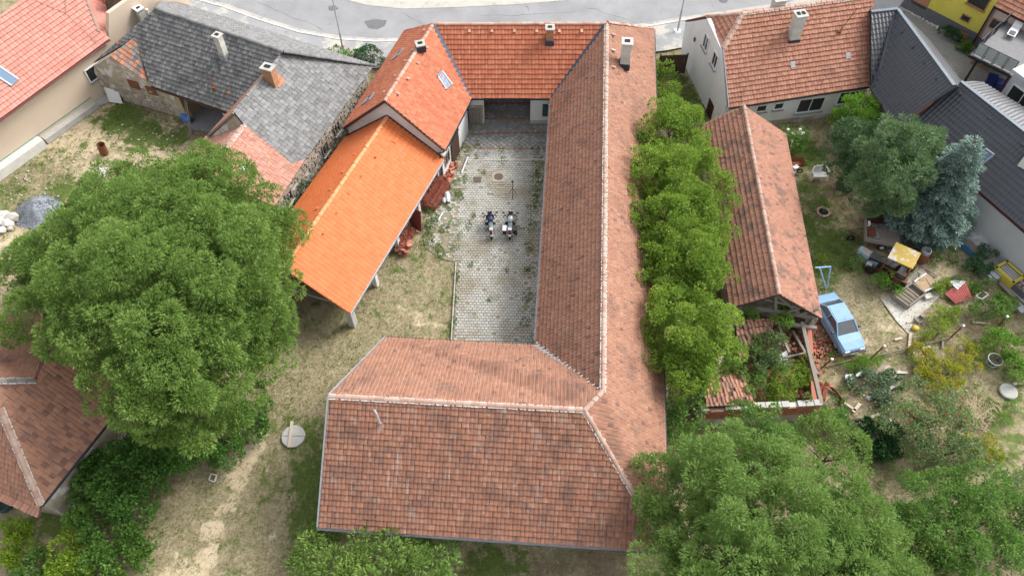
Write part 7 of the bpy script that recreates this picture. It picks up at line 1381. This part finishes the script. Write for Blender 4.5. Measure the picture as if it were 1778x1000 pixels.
# ---- sheets and frames on the ground
def corr(name, label, q, m, zs, waves=12, cat='sheet', mats=None):
    q = [flat(P(*a), z) for a, z in zip(q, zs)]; mb = MB(); n = waves*4
    for i in range(n):
        f0, f1 = i/n, (i+1)/n; h = lambda f: .02*math.cos(f*waves*2*math.pi); a, b = q[0].lerp(q[1], f0), q[0].lerp(q[1], f1); c, d = q[3].lerp(q[2], f1), q[3].lerp(q[2], f0); up = Vector((0,0,1)); mb.poly([a+up*h(f0), b+up*h(f1), c+up*h(f1), d+up*h(f0)]); mb.poly([d+up*(h(f0)-.008), c+up*(h(f1)-.008), b+up*(h(f1)-.008), a+up*(h(f0)-.008)])
    return tag(mb.build(name, m), label, cat)
corr('corrugated_sheet', 'pale grey corrugated sheet leaning beside the tractor cab', [(1538,438),(1557,430),(1572,447),(1560,452)], MT['steel'], (.1,.1,.5,.5), 8)
corr('corrugated_sheet', 'faded red corrugated sheet roofing a cold frame', [(1637,513),(1667,499),(1684,521),(1658,529)], mat('faded_red_sheet', [(.42,.10,.09),(.50,.15,.13)], scale=2, rough=.6), (.25,.75,.3,.1), 11)
corr('white_sheet', 'white sheet panel above the faded red sheet', [(1643,493),(1652,491),(1668,500),(1655,512)], MT['white_paint'], (.3,.3,.75,.6), 3)
t = thing('cold_frame', 'weathered wooden cold frame of three compartments on dusty concrete', 'cold frame', flat(P(1575,516))); q = [flat(P(*a), .35) for a in ((1548,518),(1580,497),(1603,515),(1574,537))]
for i in range(4): mb = MB(); mb.beam(q[i]+Vector((0,0,-.12)), q[(i+1)%4]+Vector((0,0,-.12)), .1, .38, r=random.random()); mb.build('frame_board', MT['wood'], t)
for f in (.33,.66): mb = MB(); mb.beam(q[0].lerp(q[1], f), q[3].lerp(q[2], f), .1, .1, r=.4); mb.build('divider', MT['wood'], t)
mb = MB(); mb.slab([p+Vector((0,0,-.22)) for p in q], (0,0,-.1)); mb.build('soil_bed', MT['joint'], t)
t = thing('plywood_sheet', 'tan wooden panel with white battens lying next to the cold frame', 'panel', flat(P(1604,494))); q = [flat(P(*a), .25) for a in ((1584,493),(1605,479),(1627,499),(1603,510))]; mb = MB(); mb.slab(q, (0,0,-.08)); mb.build('board', MT['tan_wood'], t)
for i, j in ((0,1),(2,3)): mb = MB(); mb.beam(q[i]+Vector((0,0,.03)), q[j]+Vector((0,0,.03)), .08, .06); mb.build('batten', MT['white_paint'], t)
mb = MB(); mb.beam(q[1].lerp(q[2], .5)*.5+q[0].lerp(q[1], .5)*.5+Vector((0,0,.0)), q[2].lerp(q[3], .5)+Vector((0,0,.02)), .05, .03); mb.build('seam', MT['wood'], t)
# small enamel things
b = P(1597,452); t = thing('concrete_mixer', 'old drum with a grey metal top among the weeds', 'drum', b); mb = MB(); mb.lathe([(.38,0),(.42,.4),(.36,.75),(.3,.9)], b, 18); mb.build('drum', MT['rust'], t); mb = MB(); mb.lathe([(.33,.88),(.33,1.1),(.25,1.12),(.22,.95),(0,.95)], b, 18); mb.build('rim', MT['zinc'], t)
mb = MB(); mb.tube([P(1612,444)+Vector((0,0,.1)), P(1596,462)+Vector((0,0,.5))], .05, 6); mb.tube([P(1617,446)+Vector((0,0,.1)), P(1606,460)+Vector((0,0,.4))], .04, 6); tag(mb.build('iron_bars', MT['rust']), 'rusty iron bars beside the old drum', 'bars')
mb = MB(); mb.box(P(1611,515,.12), (.5,.35,.22), .3); tag(mb.build('stone_block', STN), 'pale stone block at the corner of the tan panel', 'block')
t = thing('wooden_tray', 'shallow grey wooden tray by the golden perennials', 'tray', P(1594,558)); q = [flat(P(*a), .15) for a in ((1586,557),(1595,550),(1603,556),(1594,564))]
for i in range(4): mb = MB(); mb.beam(q[i], q[(i+1)%4], .05, .18); mb.build('side', MT['wood'], t)
mb = MB(); mb.slab([p+Vector((0,0,-.07)) for p in q], (0,0,-.04)); mb.build('bottom', MT['wood'], t)
mb = MB(); mb.rock(P(1589,570,.12), (.25,.25,.2), 0, .4, 5); tag(mb.build('pumpkin', plain('yellow_pumpkin', (.5,.38,.06), .6), None, True), 'yellow pumpkin below the grey tray', 'pumpkin')
# ---- along the grey wall
ax = px_dir((1655,382),(1778,492)); aa = angle_of(ax)
t = thing('planter_box', 'blue edged planter box beside the grey wall', 'planter', P(1684,432), None, aa); mb = MB()
for c, s in (((0,-.45,.25),(1.6,.05,.5)),((0,.45,.25),(1.6,.05,.5)),((-.8,0,.25),(.05,.9,.5)),((.8,0,.25),(.05,.9,.5))): mb.box(c, s)
mb.build('side', plain('blue_board', (.07,.22,.42), .6), t); mb = MB(); mb.box((0,0,.2), (1.5,.8,.3)); mb.build('soil', MT['joint'], t)
b = P(1693,418); mb = MB(); n = 13; g = [[flat(b, .72+.16*mnoise.noise((i*.5, j*.5, 2))-.28*max(abs(i-6)/6, abs(j-6)/6)**3)+ax*((i-6)*.14)+Vector((-ax.y, ax.x, 0))*((j-6)*.11) for j in range(n)] for i in range(n)]
mb.mesh([p for r in g for p in r], [(i*n+j, (i+1)*n+j, (i+1)*n+j+1, i*n+j+1) for i in range(n-1) for j in range(n-1)]); per_ = [g[i][0] for i in range(n)]+[g[n-1][j] for j in range(1,n)]+[g[i][n-1] for i in range(n-2,-1,-1)]+[g[0][j] for j in range(n-2,0,-1)]
for i in range(len(per_)): p_, q_ = per_[i], per_[(i+1)%len(per_)]; mb.poly([p_, q_, flat(q_,.05), flat(p_,.05)])
tag(mb.build('tarpaulin_stack', mat('crumpled_clear_tarp', [(.30,.30,.31),(.45,.45,.46),(.2,.2,.21)], scale=5, rough=.35, spec=.6), None, True), 'stack covered with a crumpled grey tarpaulin against the grey wall', 'tarpaulin')
t = thing('yellow_crate', 'pallet of slabs wrapped in torn yellow sheeting by the wall', 'pallet', P(1745,482), None, aa); YS = plain('yellow_sheeting', (.55,.45,.07), .5); mb = MB()
for c, s in (((0,-.55,.33),(1.5,.06,.66)),((0,.55,.33),(1.5,.06,.66)),((-.75,0,.33),(.06,1.1,.66)),((.75,0,.33),(.06,1.1,.66)),((0,-.47,.66),(1.5,.16,.05)),((0,.47,.66),(1.5,.16,.05)),((-.68,0,.66),(.16,1.1,.05)),((.68,0,.66),(.16,1.1,.05))): mb.box(c, s)
mb.build('wrapping', YS, t)
for i in range(4): mb = MB(); mb.box((0,(i-1.5)*.19,.5), (1.15,.13,.2), r=random.random()); mb.build('slab', MT['concrete'], t)
t = thing('grey_chest', 'pale grey metal chest left of the yellow wrapped pallet', 'chest', P(1717,482), None, aa); mb = MB(); mb.box((0,0,.25), (.95,.85,.5)); mb.build('body', MT['steel'], t)
for y in (-.22,.22): mb = MB(); mb.box((0,y,.51), (.97,.05,.04)); mb.build('strap', MT['plinth'], t)
t = thing('brick_pallet', 'low grey bin with loose bricks at the right picture edge', 'bin', P(1768,500), None, aa); mb = MB(); mb.box((0,0,.25), (1.5,1.0,.5)); mb.build('bin', MT['plinth'], t); rn = random.Random(4)
for _ in range(12): mb = MB(); mb.box((rn.uniform(-.55,.55), rn.uniform(-.35,.35), .54), (.24,.14,.09), rn.uniform(0,3), r=rn.random()); mb.build('brick', MT['ridge_clay'], t)
mb = MB(); mb.beam(P(1735,492)+Vector((0,0,.08)), P(1760,518)+Vector((0,0,.08)), .25, .12); tag(mb.build('timber_beam', MT['wood']), 'grey timber beam lying below the yellow wrapped pallet', 'beam')
t = thing('red_frame', 'bright red metal frame leaning behind the blue spruce', 'frame', P(1667,392)); RD = plain('bright_red_paint', (.5,.03,.03), .4)
for a, b_ in (((1652,402,.1),(1672,382,.9)),((1656,405,.1),(1676,386,.9)),((1658,398,.3),(1662,401,.3)),((1664,390,.6),(1669,394,.6)),((1666,378,.8),(1671,383,.9))): mb = MB(); mb.tube([P(*a), P(*b_)], .045, 6); mb.build('tube', RD, t)
mb = MB(); mb.slab([flat(P(1755,533),.3), flat(P(1765,527),.3), flat(P(1780,542),.3), flat(P(1770,548),.3)], (0,0,-.3)); tag(mb.build('metal_box', MT['steel']), 'grey metal box behind the largest round shrub', 'box')
t = thing('cold_frame', 'small pale timber frame beside the round shrubs', 'cold frame', flat(P(1700,516))); q = [flat(P(*a), .2) for a in ((1690,519),(1702,510),(1712,516),(1701,524))]
for i in range(4): mb = MB(); mb.beam(q[i], q[(i+1)%4], .07, .3); mb.build('frame_board', MT['pale_concrete'], t)
# ---- wire fence across the garden
posts = [((1425,640),(1444,624)),((1511,623),(1535,601)),((1647,589),(1672,566)),((1731,569),(1748,550))]; t = thing('wire_fence', 'low wire fence on leaning rusty posts with pale caps across the garden', 'fence', P(*posts[1][0])); tops = []
for f, tp in posts:
    fp = P(*f); z = zfit(tp[0], tp[1], fp, Vector((0,-1,0)), 0) if False else 1.25; T = fp+Vector((.28,.0,1.25)); T = P(tp[0], tp[1], 1.2); mb = MB(); mb.tube([fp, T], .05, 7); p_ = mb.build('post', MT['rust'], t); mb = MB(); mb.tube([T-Vector((0,0,.06)), T+Vector((.02,0,.08))], .08, 7); mb.build('cap', MT['frost'], p_); tops.append((fp, T))
ext = [(tops[0][0]+Vector((-2.2,-.6,0)), tops[0][1]+Vector((-2.2,-.6,-.3)))]+tops+[(tops[-1][0]+Vector((3,1,0)), tops[-1][1]+Vector((3,1,0)))]
for f in (.3,.62,.95): mb = MB(); mb.tube([a.lerp(b_, f) for a, b_ in ext], .008, 5); mb.build('wire', MT['rust'], t)
mb = MB(); a, b_ = tops[1], tops[2]; mb.beam(a[0].lerp(a[1], .15)+Vector((.4,.1,0)), b_[0].lerp(b_[1], .10), .05, .12, r=.5); mb.build('bottom_board', MT['wood'], t)
mb = MB(); a, b_ = tops[0], tops[1]; mb.beam(a[0]+Vector((.3,.1,.1)), b_[0]+Vector((-.3,.1,.1)), .05, .12, r=.2); mb.build('bottom_board', MT['wood'], t)
# ---- vegetable garden slabs and planks
for nm, lb, q, m, h in (('long_slab', 'long white slab lying between the cabbage plants', ((1532,677),(1562,664),(1565,668),(1536,682)), 'pale_concrete', .1), ('small_slab', 'small white slab left in the vegetable bed', ((1503,689),(1516,683),(1520,691),(1508,696)), 'white_wall', .12), ('foil_sheet', 'crumpled grey foil on the vegetable bed', ((1466,653),(1478,652),(1480,660),(1465,664)), 'zinc', .2), ('foil_sheet', 'second crumpled foil nearer the carrot row', ((1484,650),(1495,646),(1499,653),(1486,656)), 'zinc', .15), ('plank', 'broken plank on the path below the small slab', ((1511,722),(1545,708),(1547,714),(1513,727)), 'raw_wood', .06), ('white_tray', 'white tray at the edge of the raspberry bed', ((1585,643),(1592,640),(1596,648),(1588,651)), 'white_paint', .12)):
    mb = MB(); mb.slab([flat(P(*a), h) for a in q], (0,0,-h-.02)); tag(mb.build(nm, MT[m]), lb, nm.split('_')[-1])
for lb, a, b_ in (('rusty bed edging board by the ruined shed', (1448,678), (1464,700)), ('upper rusty edging board by the red tiles', (1432,665), (1449,680)), ('thin rod stuck in the apple tree bed', (1575,715), (1590,732))): mb = MB(); mb.beam(P(*a)+Vector((0,0,.12)), P(*b_)+Vector((0,0,.12)), .05, .22); tag(mb.build('edging_board', MT['rust']), lb, 'board')
for i, (x, y, lb) in enumerate([(1455,592,'pale plank nearest the car front along the fence'),(1560,588,'white plank piece at the foot of the wire fence')]): mb = MB(); mb.box(P(x, y, .06), (.5,.14,.05), .25); tag(mb.build('plank', MT['raw_wood']), lb, 'plank')
b = P(1750,680); t = thing('round_cover', 'round grey concrete cover on the grass at the right', 'well cover', b); mb = MB(); mb.lathe([(.52,0),(.52,.1),(.47,.13),(0,.15)], b, 26); mb.build('cover', MT['concrete'], t)
b = P(1720,632); t = thing('wire_basket', 'old round wire basket on a stump beside the raspberry bed', 'basket', b); mb = MB(); ring_ = [b+Vector((.42*math.cos(a), .42*math.sin(a), .6)) for a in [k*.3307 for k in range(20)]]; mb.tube(ring_, .025, 5); mb.tube([p+(b-p)*.25+Vector((0,0,-.28)) for p in ring_], .02, 5)
for k in range(0, 19, 2): mb.tube([ring_[k], ring_[k]+(b-ring_[k])*.3+Vector((0,0,-.3))], .015, 4)
mb.build('basket', MT['steel'], t); mb = MB(); mb.lathe([(.2,0),(.17,.3),(0,.3)], b, 12); mb.build('stump', MT['bark'], t)
mb = MB(); mb.tube([P(1728,630)+Vector((0,0,.25)), P(1752,618)+Vector((0,0,.4))], [.14,.1], 8); tag(mb.build('log', MT['bark']), 'thick fallen branch beside the wire basket', 'log')
for lb, a, b_ in (('pale split log at the right edge, front one', (1757,668), (1790,664)), ('pale split log at the right edge, rear one', (1763,662), (1790,656))): mb = MB(); mb.tube([P(*a)+Vector((0,0,.12)), P(*b_)+Vector((0,0,.12))], .1, 7); tag(mb.build('log', MT['raw_wood']), lb, 'log', 'logs by the round cover')
# dead straw on the bare strip
mb = MB(); rn = random.Random(2)
for _ in range(220): a = P(rn.gauss(1692,18), rn.gauss(715,14)); an_ = rn.uniform(0, 3.1); d = Vector((math.cos(an_), math.sin(an_), 0))*rn.uniform(.15,.4); mb.beam(a-d+Vector((0,0,.02)), a+d+Vector((0,0,.06)), .03, .015, r=rn.random())
mb.build('dry_stalks', MT['straw_blade'], None, kind='stuff')
# ---- ruined shed with a collapsed roof
ru = thing('ruined_shed', 'ruined shed with collapsed tiled roof overgrown by bushes', 'ruin', flat(P(1330,640)))
zr_ = 2.2; rp = {k: P(*v) for k, v in dict(a=(1276,556,zr_), b=(1345,552,zr_), c=(1330,615,1.3), d=(1283,622,1.5), e=(1222,648,2.1), f=(1292,652,1.5), g=(1312,702,2.0), h=(1226,706,2.2)).items()}
def broken(sd): 
    return lambda u, v, rn: rn.random() < .12 or mnoise.noise((u*1.1+sd, v*1.1, 0)) > .42
q1 = roof_slope(ru, [rp['d'], rp['c'], rp['b'], rp['a']], MT['deck'], .24, .33, MT['mossy_tile'], seed=201, jit=.05, th=.05, prof='pan', skip=broken(1), name='roof_remnant')
q2 = roof_slope(ru, [rp['h'], rp['g'], rp['f'], rp['e']], MT['deck'], .24, .33, MT['mossy_tile'], seed=202, jit=.05, th=.05, prof='pan', skip=broken(4), name='roof_remnant')
fw0, fw1 = P(1218,712,2.0), P(1428,703,1.9); fd0, fd1 = flat(fw0), flat(fw1)
wall(ru, fd0, fd1, 1.85, MT['stone_mortar'], inw=flat(P(1330,640))); rn = random.Random(6)
for i in range(15):
    if rn.random() < .3: continue
    p, q = fw0.lerp(fw1, i/15), fw0.lerp(fw1, (i+.93)/15); mb = MB(); mb.beam(flat(p, 1.93)+Vector((0,.14,0)), flat(q, 1.93)+Vector((0,.14,0)), .36, rn.uniform(.08,.16), r=rn.random()); mb.build('coping_stone', MT['concrete'], ru)
bw = MB(); dxy = (fd1-fd0).normalized(); nb_ = int((fd1-fd0).length/.27)
for r in range(11):
    for i in range(nb_):
        if rn.random() < .06: continue
        c = fd0+dxy*((i+.5+(r%2)*.5)*.27)+Vector((0,0,.95+r*.085)); bw.box(c+Vector((0,-.02,0)), (.25,.1,.07), angle_of(dxy), r=rn.random())
bw.build('brick_facing', MT['brick'], ru, kind='stuff')
wall(ru, fd0, flat(P(1268,548)), 1.9, MT['stone_mortar'], inw=flat(P(1330,640)))
for a, b_, w in (((1392,560,1.9),(1426,702,1.9),.22),((1352,566,1.7),(1370,612,1.6),.14),((1376,575,1.0),(1420,650,1.3),.15),((1358,622,1.2),(1400,612,1.3),.1),((1340,610,1.1),(1366,598,1.5),.1)): mb = MB(); mb.beam(P(*a), P(*b_), w, w, r=rn.random()); mb.build('fallen_beam', MT['wood'], ru)
wall(ru, P(1398,560), fd1, 1.1, MT['brick'], inw=flat(P(1330,640)))
mb = MB()
for _ in range(420):
    b = P(rn.uniform(1230,1405), rn.uniform(575,695), .2); mb.box(b+Vector((0,0,rn.uniform(0,.3))), (rn.uniform(.15,.3), rn.uniform(.12,.22), .04), M=Matrix.Rotation(rn.uniform(0,6), 3, 'Z')@Matrix.Rotation(rn.uniform(-.6,.6), 3, 'X'), r=rn.random())
mb.build('fallen_tiles', MT['brick'], ru, kind='stuff')
mb = MB(); mb.mesh([P(1354,615,.9), P(1367,608,1.0), P(1368,632,.8), P(1358,636,.7)], [(0,1,2,3)]); mb.slab([P(1354,615,.92), P(1367,608,1.02), P(1368,632,.82), P(1358,636,.72)], (0,0,.02)); tag(mb.build('plastic_sheet', MT['white_paint']), 'torn white plastic sheet in the ruined shed', 'sheet')
tile_stack('neat small stack of red tiles against the ruined shed wall', (1417,696), (1423,668), .3, [(0,1),(1,1)], 2, 12)
mb = MB(); rn = random.Random(12)
for _ in range(130): b = P(rn.gauss(1420,12), rn.gauss(600,22)); mb.box(flat(b,.04), (rn.uniform(.1,.24), rn.uniform(.08,.13), .07), rn.uniform(0,3), r=rn.random())
mb.build('brick_rubble', MT['brick'], None, kind='stuff')
for i, (lb, q, m) in enumerate([('bushy young growth filling the middle of the ruined shed', [(1325,615,1.3,.8),(1345,605,1.5,.9),(1335,640,1.3,.8),(1312,642,1.0,.6),(1350,625,1.6,.7)], 'dull_leaf'), ('yellow-green bush growing inside the ruined shed near its brick wall', [(1365,665,1.3,.85),(1385,650,1.1,.7),(1355,690,1.1,.7),(1395,635,1.0,.5),(1335,685,1.0,.5)], 'elder_leaf'), ('creeping green growth over the left wall of the ruined shed', [(1262,600,1.6,.8),(1275,640,1.6,.7),(1250,630,1.8,.7),(1300,600,1.3,.7),(1290,685,1.4,.6),(1310,665,1.2,.6),(1400,700,1.6,.5)], 'shrub_leaf'), ('small bush in the ruin under the open timber gable', [(1362,550,2.3,.6),(1350,548,2.2,.5),(1300,545,2.2,.4)], 'fresh_leaf')]): shrub('ruin_bush', lb, q, MT[m], 'bush', 210+i, sub=.35, leaf=(.15,.08), gap=.12)
# ---- far right corner
q = T4[3].lerp(T4[0], .4)+Vector((1.3,-.2,0)); t = thing('lounge_chair', 'white sun lounger standing on the grey terrace', 'lounger', q, None, .9); mb = MB(); mb.box((-.25,0,.32), (1.3,.62,.05)); mb.build('seat', MT['white_paint'], t); mb = MB(); mb.slab([(.4,-.31,.32),(.4,.31,.32),(.85,.31,.75),(.85,-.31,.75)], (-.03,0,.04)); mb.build('backrest', MT['white_paint'], t); mb = MB(); mb.box((-.55,0,.36), (.5,.45,.06)); mb.build('cushion', MT['plinth'], t)
for x in (-.8,.3):
    for y in (-.28,.28): mb = MB(); mb.box((x,y,.16), (.05,.05,.32)); mb.build('leg', MT['white_paint'], t)
for i, (x, y, lb) in enumerate([(1697,109,'wooden pallet box under the terrace edge'),(1711,116,'second wooden pallet box under the terrace')]):
    b = P(x, y); t = thing('pallet_box', lb, 'pallet', b, 'pallets under the terrace')
    for z in (.12,.38,.64,.9): mb = MB(); mb.box(b+Vector((0,0,z)), (1.1,.8,.12), -.45, r=random.random()); mb.build('slat', MT['tan_wood'], t)
for i, (x, y, lb) in enumerate([(1713,152,'blue wheelie bin nearest the ridge under the terrace'),(1728,161,'blue wheelie bin nearest the grey house wall')]):
    b = P(x, y); t = thing('wheelie_bin', lb, 'bin', b, 'blue bins', -.5); BB = MT.setdefault('bin_blue', plain('dark_blue_bin', (.012,.03,.16), .5)); mb = MB(); mb.box((0,0,.5), (.6,.6,1.0), taper=1.1); mb.build('body', BB, t); mb = MB(); mb.box((0,0,1.04), (.72,.75,.08)); mb.build('lid', BB, t)
    for s in (1,-1): mb = MB(); ring(mb, (s*.25,.3,.12), .08, .03, 12, 5); mb.build('wheel', MT['rubber'], t)
b = P(1672,68); t = thing('garden_grill', 'small brick grill against the yellow house plinth', 'grill', b); mb = MB(); mb.box(b+Vector((0,0,.35)), (.9,.6,.7), -.5); mb.build('base', MT['yellow_brick'], t); mb = MB(); mb.box(b+Vector((0,0,.74)), (.7,.45,.06), -.5); mb.build('grate', MT['rust'], t)
mb = MB(); rn = random.Random(31)
for i in range(60): f = i/60; b = P(1573+f*95, 18+f*52)+Vector((rn.uniform(-.1,.1), rn.uniform(-.2,.1), .04)); mb.rock(b, (.14,.12,.12), 0, rn.random(), i)
mb.build('border_stones', STN, None, kind='stuff')

rn = random.Random(17)
for i in range(16):
    x, y = [(1470,700),(1490,712),(1455,690),(1530,640),(1560,650),(1605,600),(1640,595),(1660,690),(1585,560),(1615,475),(1655,455),(1580,590),(1700,560),(1750,590),(1460,740),(1545,735)][i]
    b = P(x+rn.uniform(-4,4), y+rn.uniform(-4,4)); mb = MB(); mb.box(b+Vector((0,0,.05)), (rn.uniform(.5,1.2), rn.uniform(.1,.22), .05), rn.uniform(0,3.1), r=rn.random()); tag(mb.build('scrap_board', MT[rn.choice(['wood','wood','raw_wood','pale_concrete'])]), ['scrap board in the soil left of the pumpkin plants', 'scrap board just below the small white slab', 'scrap board by the ruined shed end', 'scrap board left of the golden clump path', 'scrap board beside the topmost cabbages', 'scrap board left of the raspberry bushes', 'scrap board behind the raspberry bed by the fence', 'scrap board below the raspberry bed', 'scrap board near the grey wooden tray', 'scrap board beside the tan panel', 'scrap board above the white sheet on sandy soil', 'scrap board at the edge of the dusty concrete', 'scrap board between the large round shrub and the fence', 'scrap board behind the green bushes at the right', 'scrap board under the bindweed tree', 'scrap board half under the apple tree'][i], 'board', 'scrap boards in the garden')
LB = {'ground': 'dry meadow, garden soil and lawn around the buildings', 'street': 'grey asphalt street curving behind the gateway', 'street_gutter': 'gritty pale edge along the street', 'pavement': 'patched grey pavement between street and houses', 'gravel_verge': 'pale gravel verge on the far side of the street', 'kerb': 'pale kerb stones edging the pavement', 'courtyard_paving': 'worn paved courtyard with setts and red brick rows', 'paved_yard': 'grey paved yard below the yellow house', 'wall_footpath': 'concrete strip along the grey wall', 'alley_path': 'grey slab path in the alley by the white house', 'concrete_apron': 'dusty concrete patch beside the tractor', 'porch_floor': 'grey floor of the stone house porch',
 'grass': 'short green grass growing over the meadow', 'dry_grass': 'dry straw-coloured grass over the meadow', 'joint_weeds': 'weeds growing between the courtyard setts', 'weeds': 'small green weeds scattered over gardens', 'scattered_stones': 'small pale stones scattered in yard and garden', 'brick_rubble': 'broken red brick rubble beside the car', 'dry_stalks': 'dry cut stalks on the bare soil strip', 'border_stones': 'row of rough stones along the yellow house bed'}
for o in bpy.data.objects:
    if o.parent is None and o.name.split('.')[0] in LB and 'label' not in o: o['label'] = LB[o.name.split('.')[0]]
for o in bpy.data.objects:
    if '_local' in o: del o['_local']
